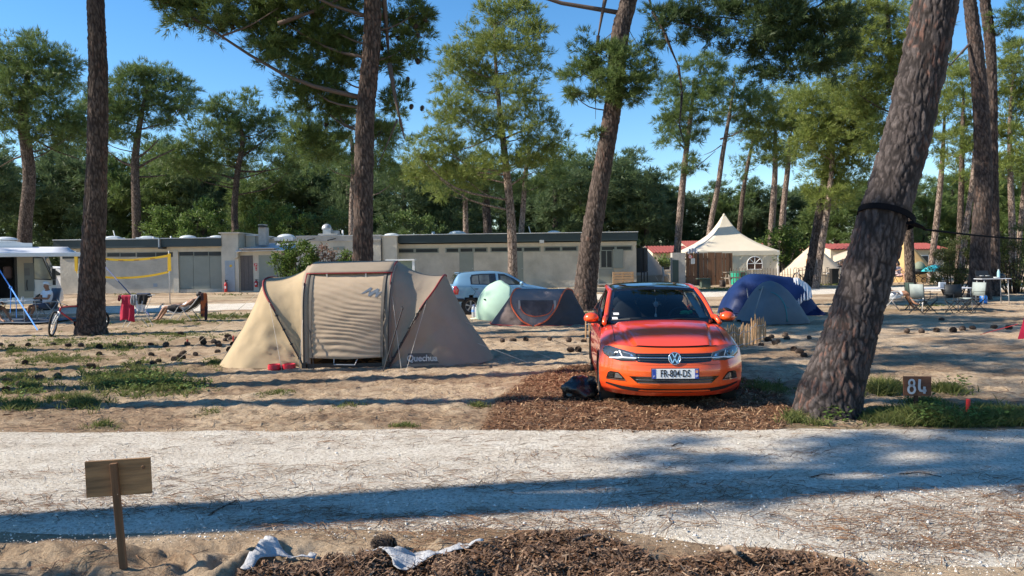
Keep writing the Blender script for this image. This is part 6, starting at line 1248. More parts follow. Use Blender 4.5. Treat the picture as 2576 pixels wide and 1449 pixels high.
 dr('hatch_window', [(-.55, 1.05), (-.50, 1.37), (.50, 1.37), (.55, 1.05)], GL2, .006, RR); dr('windscreen', [(-.60, 1.04), (-.52, 1.38), (.52, 1.38), (.60, 1.04)], GL2, .006, FRr); dr('number_plate', [(-.26, .70), (-.26, .81), (.26, .81), (.26, .70)], PAPER, .01, RR); dr('number_plate', [(-.26, .42), (-.26, .53), (.26, .53), (.26, .42)], PAPER, .01, FRr); dr('grille', [(-.4, .5), (-.4, .66), (.4, .66), (.4, .5)], BLACK, .006, FRr)
 mb = MB(); mb.ell((0, 3.50, 1.425), (.50, .10, .025), 16, 8); mb.build('roof_spoiler', PAINT_B, T, smooth=True); mb = MB(); mb.b2((-.70, .2, .2), (.70, 3.7, .34)); mb.build('underbody', BLACK, T)
 return T
blue_car()
# ================================================================ BEIGE TENT
def fabric(name, c, bump=.25, scale=9.0, trans=.12, rough=.85, var=.06, stretch=None):
 return mat(name, c, rough, var, 2.5, bump, scale, spec=.2, trans=trans, stretch=stretch)
TAN = fabric('tent_tan', (.44, .34, .215)); TAUPE = fabric('tent_taupe_shade', (.325, .265, .20)); TAUPE_D = fabric('tent_taupe_dark', (.20, .175, .145), trans=.05); PIPE_R = mat('piping_red', (.22, .018, .02), .7, .1, 10); POLE = mat('pole_black', (.012, .012, .013), .35); CORD = mat('guy_cord', (.55, .50, .42), .8)  # taupe: the tan fabric with shade put into its colour
def lerp(a, b, t): return a+(b-a)*t
def big_tent():
 Y0 = 12.9; cxw = -2.80; base = Vector((cxw, Y0, 0)); T = thing('family_tent', 'big beige tunnel tent with dark red piping and a rolled-down door', 'tent', base)
 n = 25; D_ = 2.25
 cen = lambda x: [(x, 0, 0), (x, .02, .55), (x*1.02, .10, 1.10), (x*1.04, .28, 1.48), (x*1.05, .62, 1.70), (x*1.05, 1.12, 1.78), (x*1.05, 1.62, 1.70), (x*1.04, 1.97, 1.48), (x*1.02, 2.15, 1.10), (x, 2.23, .55), (x, D_, 0)]
 def out(s): return [(s*.70, .0, 0), (s*.97, .05, .48), (s*1.23, .14, .95), (s*1.45, .32, 1.26), (s*1.56, .62, 1.46), (s*1.58, 1.12, 1.52), (s*1.56, 1.62, 1.46), (s*1.45, 1.93, 1.26), (s*1.23, 2.1, .95), (s*.97, 2.2, .48), (s*.70, D_, 0)]
 def gnd(s): return [(s*.74, -.01, .0), (s*1.25, .0, .0), (s*1.75, .02, .0), (s*2.15, .22, .0), (s*2.38, .62, .0), (s*2.46, 1.12, .0), (s*2.38, 1.62, .0), (s*2.15, 2.0, .0), (s*1.75, 2.2, .0), (s*1.25, 2.24, .0), (s*.74, D_, 0)]
 m = 61; A = {k: [Vector(p) for p in catmull(v, m)] for k, v in dict(cl=cen(-.70), cr=cen(.70), ol=out(-1), orr=out(1), gl=gnd(-1), gr=gnd(1)).items()}
 def loft(a, b, k, sag, wr=0.0, seed=0, push=None):
  P = []
  for j in range(k):
   t = j/(k-1); row = []
   for i in range(m):
    p = a[i].lerp(b[i], t); s = sag*4*t*(1-t)*math.sin(math.pi*i/(m-1)); ctr = Vector((p.x*.8, D_/2, .5)); d = (ctr-p).normalized(); row.append(p+d*s)
   P.append(row)
  P = np.array([[tuple(q) for q in r] for r in P])
  if wr:
   q = P.reshape(-1, 3); nz = fbm(np.c_[q[:, 0]*2.2+q[:, 2]*1.2, q[:, 2]*1.2-q[:, 0]*1.0, q[:, 1]*1.5]*1.6, 4, seed)-.5
   cr = fbm(np.stack(np.meshgrid(np.arange(P.shape[0])*.07, np.arange(P.shape[1])*.34, indexing='ij'), 2).reshape(-1, 2)+seed*7, 3, seed+20)-.5; nz = nz+.75*(np.abs(cr)*2)**.7*np.repeat(np.sin(np.linspace(.15, np.pi*.97, P.shape[0])), P.shape[1])
   P = P+(np.array([0, 1, .2])*(nz*wr).reshape(P.shape[0], P.shape[1], 1))
  return P
 mb = MB(); mb.grid(loft(A['cl'], A['cr'], 31, .02, .03, 1)[:, 16:], flip=True); mb.build('roof_sheet', TAUPE, T, smooth=True)  # roof sheet: tree shade put into the darker fabric colour
 for s, c, o, g in ((-1, 'cl', 'ol', 'gl'), (1, 'cr', 'orr', 'gr')):
  mb = MB(); mb.grid(loft(A[c], A[o], 27, .09, .05, 3+s), flip=(s > 0)); mb.build('cabin_sheet', TAN if s < 0 else TAUPE, T, smooth=True)  # right sheets take the taupe copy: shaded side put into the colour
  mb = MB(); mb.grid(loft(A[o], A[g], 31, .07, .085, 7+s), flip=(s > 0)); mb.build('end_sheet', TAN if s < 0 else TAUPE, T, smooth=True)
  mb = MB(); mb.tube([p+Vector((0, -.012, .006)) for p in A[o][12:49]], .016, 8); mb.build('piping', PIPE_R, T, smooth=True)
  mb = MB(); mb.tube([p+Vector((0, -.022, .0)) for p in A[o][0:16]], .011, 8); mb.build('pole', POLE, T, smooth=True)
  mb = MB(); mb.tube([p+Vector((0, -.012, .004)) for p in A[c][14:30]], .014, 8); mb.build('piping', PIPE_R, T, smooth=True)
  mb = MB(); mb.tube([p+Vector((s*.012, -.035, 0)) for p in A[c][0:18]], .011, 8); mb.build('pole', POLE, T, smooth=True)
  mb = MB()
  for i in (2, 5, 8, 11): p = A[o][i]; mb.tube([p+Vector((-.02, -.03, 0)), p+Vector((.02, -.012, .015))], .012, 6)
  mb.build('pole_clips', POLE, T)
  mb = MB(); mb.grid([[A[c][i]+Vector((dx, -.015-.01*(k == 1), 0)) for k, dx in enumerate((s*.055, s*.0, -s*.10))] for i in range(0, 26)]); mb.build('door_jamb', TAUPE_D if s > 0 else TAUPE, T, smooth=True, solid=.006)  # right jamb darker than the left: shaded side put into the colour
 P = []
 for j in range(150):
  t = j/149; row = []; fi = 1.9+t*23.6; i0 = int(fi); a = A['cl'][i0].lerp(A['cl'][min(i0+1, m-1)], fi-i0); b = A['cr'][i0].lerp(A['cr'][min(i0+1, m-1)], fi-i0)
  for k in range(90):
   u = k/89; p = a.lerp(b, .075+u*.855); low = 1-t
   w = .0085*math.sin(p.z*(70+20*u)+4.5*float(vnoise(np.array([[p.x*1.6, p.z*2.0]]), 5)[0])*6.28/2)*(.20+.8*low)*(.35+.65*math.sin(math.pi*u))
   w += .04*low*(float(fbm(np.array([[p.x*2.2, p.z*5.0]]), 3, 6)[0])-.5); q = p+Vector((0, -.03-w-.035*low*math.sin(math.pi*u), (-.025*(1-abs(2*u-1)))*low*low)); row.append(q)
  P.append(row)
 mb = MB(); mb.grid(P, flip=False); dp = mb.build('door_panel', fabric('door_tan', (.50, .385, .27), .15, 14.0), T, smooth=True); dp.data.flip_normals() if False else None
 for u in (0, 89): mb = MB(); mb.strip([Vector(P[j][u])+Vector((0, -.012, 0)) for j in range(0, 150, 6)], .045, up=(1, 0, 0), th=.008); mb.build('zip_flap', TAUPE_D, T)
 V = [[A['cl'][i].lerp(A['cr'][i], u)+Vector((0, -.05-.10*(1-k/9)*max(0, math.sin(math.pi*u))**.3, .012-.02*(1-k/9))) for u in np.linspace(-.005, 1.005, 21)] for k, i in enumerate(range(21, 31))]; mb = MB(); mb.grid(V); mb.build('visor', TAUPE, T, smooth=True, solid=.008)
 mb = MB()
 mb.tube([p+Vector((0, 0, -.012)) for p in V[0]], .012, 6); mb.build('visor_edge', PIPE_R, T)
 for u in (.27, .70): p = V[0][int(u*20)]; mb = MB(); mb.box(p+Vector((0, .0, -.05)), (.025, .012, .09)); mb.tube([p, p+Vector((.0, .05, -.16))], .005, 4); mb.build('toggle', CORD, T)
 mb = MB(); mb.grid([[(x, y, .02) for x in (-.66, 0, .66)] for y in (.02, D_-.05)]); mb.build('groundsheet', mat('groundsheet', (.03, .03, .032), .8), T); mb = MB(); mb.grid([[(x, 1.2, z) for x in (-.72, .72)] for z in (.0, 1.4)]); mb.build('inner_curtain', mat('inner_dark', (.035, .032, .03), .9), T)
 mb = MB(); mb.grid([[(x, -.012-.02*math.sin(x*7), z) for x in np.linspace(-.66, .66, 24)] for z in (.0, .075)]); mb.build('under_door_shade', BLACK, T)  # black strip standing for the shade in the gap under the door
 bv = bvh_of((lambda q: (q.grid(P), q)[1])(MB())); fr = ((0, -2, 0), (1, 0, 0), (0, 0, 1), (0, 1, 0)); LG = mat('logo_slate', (.13, .16, .20), .8)
 z = [(.24, 1.235), (.40, 1.345), (.425, 1.335), (.395, 1.27), (.415, 1.268), (.52, 1.325), (.545, 1.313), (.535, 1.255), (.62, 1.285), (.60, 1.272), (.505, 1.17), (.485, 1.178), (.495, 1.258), (.385, 1.19), (.365, 1.196), (.385, 1.298), (.31, 1.248)]
 mb = MB(); drape(mb, bv, z, fr, .006, .03); mb.build('zigzag_mark', LG, T, smooth=True)
 bv2 = bvh_of((lambda q: (q.grid(loft(A['cr'], A['orr'], 27, .09, .05, 4)), q.grid(loft(A['orr'], A['gr'], 31, .07, .085, 8)), q)[2])(MB()))
 mb = MB(); drape(mb, bv2, [(1.01, .05), (1.03, .22), (1.42, .22), (1.56, .05)], fr, .006, .04); lp = mb.build('label_patch', mat('patch_dark', (.10, .095, .085), .85), T, smooth=True)
 v, f = text_mesh('Quechua', .16, .0, .004); hh = []
 for q in v:
  h = bv2.ray_cast(Vector((q[0]*.88+1.27, -2, q[1]*.9+.135)), Vector((0, 1, 0)))[0]; hh.append(h+Vector((0, -.012, 0)) if h else Vector((q[0]+1.27, -.05, q[1]+.135)))
 mb = MB(); mb.add(hh, [t for t in f]); mb.build('lettering', mat('letter_pale', (.55, .53, .48), .8), T)
 def gl(a, b, r=.0035, m_=CORD): mb = MB(); mb.tube([Vector(a), Vector(b)], r, 5); mb.build('guy_line', m_, T)
 gl(A['orr'][15], (1.08, -.62, 0)); gl(A['cr'][17], (.98, -.42, 0)); gl(A['ol'][15], (-1.0, -.30, 0)); gl(A['cl'][17], (-.72, -.30, 0)); gl(A['cl'][16], (-.5, -.2, 0.0), .006, POLE); gl(A['orr'][15], (.74, -.25, 0), .006, POLE); gl((2.2, .3, .35), (3.1, .2, 0)); gl((-2.3, .9, .2), (-3.3, .4, 0)); gl(A['gr'][26]+Vector((-.5, 0, .7)), (3.5, .8, 0)); gl(A['ol'][20], (-3.4, 1.2, 0))
 mb = MB(); mb.tube([(1.02, -.42, 1.02), (.70, -.50, 0)], .012, 6); mb.tube([(1.02, -.42, 1.0), (1.0, -.35, 1.03)], .014, 6); o = mb.build('spare_pole', POLE, T)
 mb = MB(); mb.tube([(-.20, -.04, .16), (-.20, -.06, .06), (.15, -.06, .05), (.19, -.04, .15)], .010, 6); mb.build('frame_bar', GREY, T)
 for x, y in ((-.70, -.06), (.70, -.06)): mb = MB(); mb.box((x, y, .05), (.07, .06, .10)); mb.build('pole_foot', BLACK, T)
 return T
big_tent()
p = G(706, 930); T = thing('pet_bowl', 'red double plastic bowl on the sand by the left front of the beige tent', 'bowl', p, rz=.1)
for x in (-.10, .14): mb = MB(); mb.lathe((x, 0, 0), [(.095, 0), (.11, .02), (.105, .09), (.095, .095), (.085, .05), (.02, .03)], 20); mb.build('bowl', mat('bowl_red', (.55, .02, .04), .35), T, smooth='auto')
mb = MB(); mb.box((.02, 0, .055), (.07, .12, .03)); mb.build('bridge', mat('bowl_red', (.55, .02, .04)), T)
# ================================================================ POP-UP TENT, PARASOL, BOTTLES
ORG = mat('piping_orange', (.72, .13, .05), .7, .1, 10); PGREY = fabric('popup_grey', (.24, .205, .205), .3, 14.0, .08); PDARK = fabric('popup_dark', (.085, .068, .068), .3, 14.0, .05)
def popup():
 c = G(1318, 820); T = thing('popup_tent', 'small grey pop-up tent with orange edging and a half-moon mesh window', 'tent', c); k = mpp(c.y); m = 41
 q = lambda x, y, dy=0: At(x, y, c.y+dy)-c
 hl = [Vector(p) for p in catmull([q(1338, 821), q(1312, 806, .02), q(1290, 776, .1), (q(1285, 750, .2)), q(1294, 730, .45), q(1306, 726, .8), q(1318, 735, 1.2), q(1320, 775, 1.6), q(1335, 812, 1.8)], m)]
 hr = [Vector(p) for p in catmull([q(1345, 821), q(1375, 806, .02), q(1398, 778, .1), q(1410, 750, .2), q(1421, 730, .45), q(1432, 727, .8), q(1442, 737, 1.2), q(1440, 775, 1.6), q(1420, 812, 1.8)], m)]
 gl = [Vector(p) for p in catmull([q(1338, 821), q(1310, 820.5), q(1280, 820, .1), q(1250, 818, .25), q(1235, 815, .6), q(1236, 812, .9), q(1250, 808, 1.3), q(1280, 806, 1.6), q(1310, 806, 1.8)], m)]
 gr = [Vector(p) for p in catmull([q(1345, 821), q(1390, 821), q(1430, 820, .05), q(1465, 818, .2), q(1482, 814, .5), q(1486, 811, .9), q(1475, 808, 1.3), q(1450, 806, 1.6), q(1420, 806, 1.8)], m)]
 def lo(a, b, kk, w, s):
  P = np.array([[tuple(a[i].lerp(b[i], j/(kk-1))) for i in range(m)] for j in range(kk)]); n = fbm(P.reshape(-1, 3)*np.array([6, 2, 6])*1.2, 4, s)-.5; t = np.sin(np.linspace(0, np.pi, kk))[:, None]
  P[:, :, 1] += (n.reshape(kk, m)*w+.10*0)*t; return P
 Pm = lo(hl, hr, 31, .06, 3)
 mb = MB(); mb.grid(Pm, flip=False); mb.build('middle_sheet', PGREY, T, smooth=True)
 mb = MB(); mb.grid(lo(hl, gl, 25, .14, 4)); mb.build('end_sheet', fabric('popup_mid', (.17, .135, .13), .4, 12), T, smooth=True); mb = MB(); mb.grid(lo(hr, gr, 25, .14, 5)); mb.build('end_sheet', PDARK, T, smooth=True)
 for h in (hl, hr): mb = MB(); mb.tube([p+Vector((0, -.012, .004)) for p in h], .022, 8); mb.build('piping', ORG, T, smooth=True)
 for h in (gl, gr): mb = MB(); mb.tube([p+Vector((0, -.012, .012)) for p in h[:26]], .018, 6); mb.build('hem', mat('hem_red', (.42, .04, .035), .7), T, smooth=True)
 bv = bvh_of((lambda z: (z.grid(Pm), z)[1])(MB())); fr = ((0, -3, 0), (1, 0, 0), (0, 0, 1), (0, 1, 0)); w = lambda x, y: ((q(x, y)).x, q(x, y, .2).z)
 win = [w(1309, 755), (w(1392, 755)), w(1393, 765), w(1388, 780), w(1376, 790), w(1350, 795), w(1326, 791), w(1313, 780), w(1308, 766)]; mb = MB(); drape(mb, bv, win, fr, .008, .05)
 for a in mb.v: a[:, 1] -= .02*(fbm(a*9, 3, 9)-.3)
 wo = mb.build('mesh_window', fabric('mesh_dark', (.11, .09, .095), .8, 30.0, .0, .7, .3), T, smooth=True)
 pts = []
 for a in dense([Vector(p) for p in win[2:]], .06)[:-10]: h = bv.ray_cast(Vector((a[0], -3, a[1])), Vector((0, 1, 0)))[0];
 ed = [Vector((a[0], 0, a[1])) for a in win[2:]]; ed2 = []
 for e in catmull(ed, 26): h = bv.ray_cast(Vector((e.x, -3, e.z)), Vector((0, 1, 0)))[0]; ed2.append((h or e)+Vector((0, -.015, 0)))
 mb = MB(); mb.tube(ed2, .012, 6); mb.build('window_piping', ORG, wo)
 for x in (1306, 1396):
  h = bv.ray_cast(Vector((w(x, 768)[0], -3, w(x, 768)[1])), Vector((0, 1, 0)))[0] or q(x, 768); mb = MB(); mb.strip([h+Vector((0, -.02, .14)), h+Vector((.01, -.03, 0)), h+Vector((0, -.02, -.16))], .06, up=(1, 0, 0), th=.01); mb.build('window_tie', mat('tie_grey', (.40, .36, .35), .8), wo)
popup()
def mint_parasol():
 Yp = 23.6; c = At(1238, 762, Yp); base = Vector((c.x, c.y, float(rise(Yp)))); T = thing('parasol', 'pale mint beach parasol lying on its side against the blue hatchback', 'parasol', c); k = mpp(Yp); R0 = 64*k
 ax = Vector((-.66, -.66, .36)).normalized(); e1 = ax.cross(Vector((0, 0, 1))).normalized(); e2 = ax.cross(e1); n = 8; P = []
 cr = At(1226, 743, Yp-.3)-c
 for r in np.linspace(0, 1, 14):
  row = []
  for i in range(n*6):
   a = 2*math.pi*i/(n*6); seg = abs(((a/(2*math.pi)*n) % 1)*2-1); rr = R0*r*(1-.07*(1-seg)*r); dep = .50*R0*r*r*(1-.10*(1-seg)); row.append(e1*math.cos(a)*rr+e2*math.sin(a)*rr-ax*dep+ax*.30)
  P.append(row)
 MINT = mat('mint_fabric', (.50, .70, .58), .8, .04, 3, .15, 10, trans=.3); mb = MB(); mb.grid(P, wrap=True); mb.build('canopy', MINT, T, smooth=True, solid=.004)
 mb = MB()
 for i in range(n): mb.tube([Vector(P[j][i*6])-ax*.02 for j in range(14)], .005, 4)
 mb.build('ribs', WHITE, T); mb = MB(); mb.tube([ax*.36, -ax*1.15], .015, 8); mb.build('pole', WHITE, T); mb = MB(); mb.lathe(ax*.29, [(.03, 0), (.022, .04), (.01, .09)], 10, rot=ax.to_track_quat('Z', 'Y').to_matrix()); mb.build('tip', BLACK, T)
mint_parasol()
def bottle(x, y, hD, label, m, cap, lab):
 p = G(x, y); k = mpp(p.y); h = hD*k; r = h*.17; T = thing('water_bottle', label, 'bottle', p); mb = MB(); mb.lathe((0, 0, 0), [(r*.9, 0), (r, .02), (r*.93, h*.18), (r, h*.22), (r*.93, h*.36), (r, h*.42), (r, h*.68), (r*.8, h*.80), (r*.35, h*.92), (r*.33, h*.96)], 18); mb.build('bottle_body', m, T, smooth=True); mb = MB(); mb.lathe((0, 0, h*.955), [(r*.42, 0), (r*.42, h*.05)], 12); mb.build('cap', cap, T)
 if lab: mb = MB(); mb.lathe((0, 0, h*.44), [(r*1.02, 0), (r*1.02, h*.2)], 18); mb.build('bottle_label', lab, T)
PET = mat('clear_pet', (.62, .66, .68), .15, .1, 9, coat=.5, trans=.4)
bottle(1192, 799, 32, 'clear water bottle with a blue label, left one by the hatchback wheel', PET, mat('cap_blue', (.1, .2, .6), .4), mat('label_blue', (.15, .30, .62), .5)); bottle(1200, 800, 33, 'large plain clear bottle between the labelled bottle and the mint parasol', PET, WHITE, None)
p = G(1210, 802); mb = MB(); mb.ell((0, 0, .01), (.35, .16, .03), 14, 6, noise=.3); o = mb.build('parasol_bag', mat('mint_pale', (.50, .66, .48), .8), smooth=True); o.location = p; tag(o, 'pale green fabric sleeve lying in front of the bottles', 'bag')
# ================================================================ BLUE TENT, GREY TENT
def dome_tent(name, label, prof, Yc, dpt, m, seed, wr=.05, squash=1.0, pieces=(), smooth=True, n=44):
 """prof: photo outline of the ridge side (left foot ... right foot) at depth Yc, closed to a shell of depth dpt"""
 base = At((prof[0][0]+prof[-1][0])/2, prof[0][1], Yc); base.z = float(rise(Yc)); T = thing(name, label, 'tent', base); pr = [At(x, y, Yc)-base for x, y in prof]; cv = catmull(pr, n); P = []
 for i, p in enumerate(cv):
  row = []; h = max(p.z, 0)
  for a in np.linspace(0, math.pi, 31): row.append(Vector((p.x*(1.0), -math.cos(a)*dpt*(.28+.72*min(1, math.sqrt(max(0, math.sin(math.pi*i/(n-1)))))), h*max(0, math.sin(a))**.75)))
  P.append(row)
 A = np.array([[tuple(q) for q in r] for r in P]); nz = fbm(A.reshape(-1, 3)*np.array([2.6, 2.6, 2.0])+seed, 4, seed)-.5; nz = nz+.55*np.abs(fbm(A.reshape(-1, 3)*np.array([5.5, 3., 1.6])+seed*2, 3, seed+4)-.5)**.6; A += (nz*wr).reshape(A.shape[0], A.shape[1], 1)*np.array([.3, 1, .5]); A[:, :, 2] = np.maximum(A[:, :, 2], 0)
 mb = MB(); mb.grid(A, flip=False); mb.build('flysheet', m, T, smooth=True); bv = bvh_of(mb); return T, base, bv, cv
NAVY = fabric('navy_fabric', (.011, .028, .105), .5, 5.0, .1, .5, .15); GREYB = fabric('greyblue_fabric', (.125, .15, .175), .35, 6.0, .1, .55, .08); WHITEF = fabric('white_fabric', (.74, .75, .78), .4, 8.0, .2)
c = G(1950, 795); Yb = c.y+.9
T, base, bv, cv = dome_tent('dome_tent', 'dark blue dome tent with white fly draped at its right end', [(1812, 788), (1826, 750), (1850, 715), (1880, 692), (1915, 690), (1955, 694), (1995, 702), (2020, 735), (2045, 770), (2070, 792)], Yb, 1.05, NAVY, 21, .16)
fr = ((0, -6, 0), (1, 0, 0), (0, 0, 1), (0, 1, 0)); w = lambda x, y: (At(x, y, Yb-1)-base).x*1.0
def on(x, y): q = At(x, y, Yb-.8)-base; return (q.x, q.z)
tp_ = [(1996, 699), (2006, 698), (2018, 706), (2030, 713), (2040, 724)]; bt_ = [(2006, 782), (2010, 770), (2020, 757), (2034, 755), (2043, 748)]; mb = MB(); G_ = []
for i in range(30):
 u = i/29*4; k_ = min(3, int(u)); f_ = u-k_; a_ = Vector(tp_[k_]).lerp(Vector(tp_[k_+1]), f_); b_ = Vector(bt_[k_]).lerp(Vector(bt_[k_+1]), f_)
 G_.append([At(*a_.lerp(b_, t), Yb-.35-.75*t**.6+.05*math.sin(i*1.35+t*1.5)*(.4+t)+.25*(u/4))-base for t in np.linspace(0, 1, 10)])
mb.grid(G_)
mb.build('white_fly', WHITEF, T, smooth=True, solid=.01)
mb = MB(); mb.tube([Vector((on(2010, 780)[0], -.95, on(2010, 780)[1])), Vector((on(2024, 752)[0], -.80, on(2024, 752)[1]))], .03, 6); mb.build('red_edge', ORG, T)
mb = MB(); drape(mb, bv, [on(1810, 778), on(1822, 768), on(1832, 776), on(1826, 790), on(1812, 788)], fr, .03, .08); mb.build('white_corner', WHITEF, T, smooth=True, solid=.02)
mb = MB(); drape(mb, bv, [on(1832, 788), on(1890, 786), on(1890, 797), on(1836, 798)], fr, .03, .1); mb.build('groundsheet_edge', mat('silver_sheet', (.42, .44, .46), .5), T, smooth=True)
mb = MB(); drape(mb, bv, [on(1868, 700), on(1872, 690), on(1880, 686), on(1890, 692), on(1886, 702)], fr, .06, .05); mb.build('peak_cap', NAVY, T, smooth=True, solid=.05)
mb = MB(); q = on(1873, 725); mb.tube([Vector((q[0], -1.02, q[1])), Vector((q[0]+.05, -1.25, .03))], .008, 4); mb.build('guy_line', CORD, T)
mb = MB(); mb.ell((-1.72, -.95, .14), (.22, .16, .14), 12, 8, noise=.2); o = mb.build('shoe_pocket', mat('pocket_dark', (.02, .018, .02), .8), T, smooth=True); mb = MB(); mb.strip([Vector((-1.85, -1.1, .26)), Vector((-1.62, -1.14, .06))], .06, th=.02); mb.build('orange_tab', ORG, T)
mb = MB(); mb.grid([[At(2032+(-24+j*11.5)*i/6, 748+(46-(0 if j < 6 else 2))*i/6, Yb-.55-.45*(i/6)+.04*math.sin(j*2+i))-base for j in range(7)] for i in range(7)]); mb.build('porch_flap', fabric('navy_dark', (.009, .018, .07), .3, 6.0), T, smooth=True)
c2 = G(1945, 817); Yg = c2.y+.9
T, base, bv, cv = dome_tent('dome_tent', 'grey blue dome tent with a turquoise zip in front of the dark blue tent', [(1860, 805), (1875, 780), (1895, 745), (1915, 717), (1938, 708), (1965, 720), (1990, 750), (2010, 785), (2024, 812)], Yg, 1.0, GREYB, 33, .10)
def on2(x, y): q = At(x, y, Yg-.8)-base; return (q.x, q.z)
TQ = mat('zip_turquoise', (.03, .16, .19), .6); pts = []
for x, y in ((1918, 722), (1930, 731), (1946, 736), (1958, 745), (1968, 762), (1972, 785), (1974, 808)):
 q = on2(x, y); h = bv.ray_cast(Vector((q[0], -6, q[1])), Vector((0, 1, 0)))[0]; pts.append((h or Vector((q[0], -.9, q[1])))+Vector((0, -.012, 0)))
mb = MB(); mb.tube(catmull(pts, 20), .02, 6, flat=.5); mb.build('zip', TQ, T, smooth=True)
mb = MB(); h = pts[4]; mb.tube([h, h+Vector((.05, -.02, -.10)), h+Vector((.12, -.03, -.13))], .012, 5); mb.build('zip_tie', TQ, T)
pts = []
for x, y in ((1916, 720), (1908, 745), (1900, 772), (1896, 808)):
 q = on2(x, y); h = bv.ray_cast(Vector((q[0], -6, q[1])), Vector((0, 1, 0)))[0]; pts.append((h or Vector((q[0], -.9, q[1])))+Vector((0, -.008, 0)))
mb = MB(); mb.tube(catmull(pts, 16), .014, 6); mb.build('seam', mat('seam_grey', (.20, .23, .25), .7), T)
mb = MB(); mb.strip([Vector((-1.02, -.55, .05)), Vector((-.85, -.82, .05)), Vector((-.65, -1.0, .05))], .09, th=.03); mb.build('peg_flap', mat('flap_dark', (.03, .04, .06), .7), T)
paling('paling_fence', 'short curved run of fresh chestnut palings right of the orange car', [(1830, 823, 14.9), (1862, 822, 15.0), (1884, 812, 15.3), (1900, 800, 15.7), (1914, 799, 16.2), (1930, 812, 16.8)], 11, 5.0, PICK_L, hr=(-7, 10), th=.019)
paling('paling_fence', 'few fresh chestnut palings behind the left mirror of the orange car', [(1474, 800, 16.6), (1503, 802, 16.4)], 12.4, 6.2, PICK_L, hr=(-3, 3), th=.022)
def bag():
 p = G(1462, 1010); T = thing('rubbish_bag', 'crumpled shiny black bin bag leaning on the front wheel of the orange car', 'bag', p); mb = MB(); mb.ell((-.02, .02, .14), (.22, .19, .19), 40, 28, noise=.30, seed=5); v = mb.v[0]; q = fbm(v*11, 4, 7); rdg = np.abs(q-.5)*2; v += v*np.array([1, 1, .3])*(rdg-.3)[:, None]*.22; v[:, 2] = np.maximum(v[:, 2], .0)
 BG = mat('bin_bag', (.010, .010, .011), .22, bump=.6, bscale=16.0, spec=.6); mb.build('sack', BG, T, smooth=True); mb = MB()
 for k in range(9): a = -1.0+k*.55; b = Vector((.06*math.cos(a)+.03, -.03+.06*math.sin(a), .25)); mb.add([b, b+Vector((.06*math.cos(a), .05*math.sin(a), .02)), b+Vector((.10*math.cos(a+.3), .09*math.sin(a+.3), .05)), b+Vector((.03*math.cos(a+.5), .03*math.sin(a+.5), .07))], [(0, 1, 2, 3)])
 mb.build('open_mouth', BG, T, solid=.003); mb = MB()
 for k in range(5): mb.ell((.05+.03*random.uniform(-1, 1), -.02+.03*random.uniform(-1, 1), .255), (.02, .02, .012), 7, 5)
 mb.build('scraps', mat('scrap_paper', (.45, .45, .40), .7, .4, 20), T)
bag()
# ================================================================ NUMBER SIGN 84, BACK OF A SIGN, STAKES
OX = mat('oxide_boards', (.115, .045, .022), .75, .3, 5.0, .2, 25.0, stretch=(.6, 3, 4)); SGW = mat('sign_wood', (.27, .15, .065), .75, .45, 4.0, .25, 18.0, stretch=(.5, 3, 5)); SGP = mat('sign_post_wood', (.155, .075, .032), .75, .3, 6.0, .2, 20, stretch=(5, 5, .6))
def sign84():
 b = G(2306, 1050); k = mpp(b.y); T = thing('number_sign', 'brown wooden number sign painted 84 on a short stake by the leaning trunk', 'sign', b, rot=(0, R_(.5), R_(-4))); zc = Z(2308, 971, b.y); W_, H_ = 68*k, 49*k
 mb = MB(); mb.box((0, 0, zc), (W_, .022, H_)); bd = mb.build('board', OX, T, bevel=.003); mb = MB(); mb.box((0, .024, zc*.55-.05), (.040, .024, zc*1.15)); mb.build('stake', mat('stake_dark', (.06, .025, .014), .8, .2, 8), T)
 PW = mat('painted_white', (.37, .40, .44), .6, .12, 14); mb = MB(); y = -.0135  # white of the digits dimmed: shade on the sign put into the paint
 def st(pts, r): mb.tube([Vector((x*H_, y, zc+z*H_)) for x, z in pts], r*H_, 8, flat=.25)
 def brush(name, loops):
  mb = MB()
  for pts, w in loops:
   c = catmull([Vector((x*H_, y, zc+z*H_)) for x, z in pts], 40); mb.strip([p for p in c], w*H_, up=(0, 1, 0), th=.003) if False else None
   V = []
   for i, p in enumerate(c):
    d = (c[min(i+1, 39)]-c[max(i-1, 0)]).normalized(); nn = Vector((-d.z, 0, d.x)); V.append([p-nn*w*H_/2, p+nn*w*H_/2])
   mb.grid(V); mb.add([q+Vector((0, -.003, 0)) for r in V for q in r], [(2*i, 2*i+2, 2*i+3, 2*i+1) for i in range(39)])
  mb.build(name, PW, T)
 brush('digit', [([(-.30+.13*math.cos(a), .175+.155*math.sin(a)) for a in np.linspace(.3, 6.6, 14)], .10), ([(-.30+.165*math.cos(a), -.165+.20*math.sin(a)) for a in np.linspace(1.4, 7.8, 14)], .105)])
 brush('digit', [([(.10, .36), (.085, .15), (.08, -.08), (.11, -.19)], .125), ([(.09, -.20), (.20, -.235), (.33, -.225), (.43, -.21)], .12), ([(.345, -.02), (.335, -.12), (.34, -.25), (.33, -.38)], .12)])
sign84()
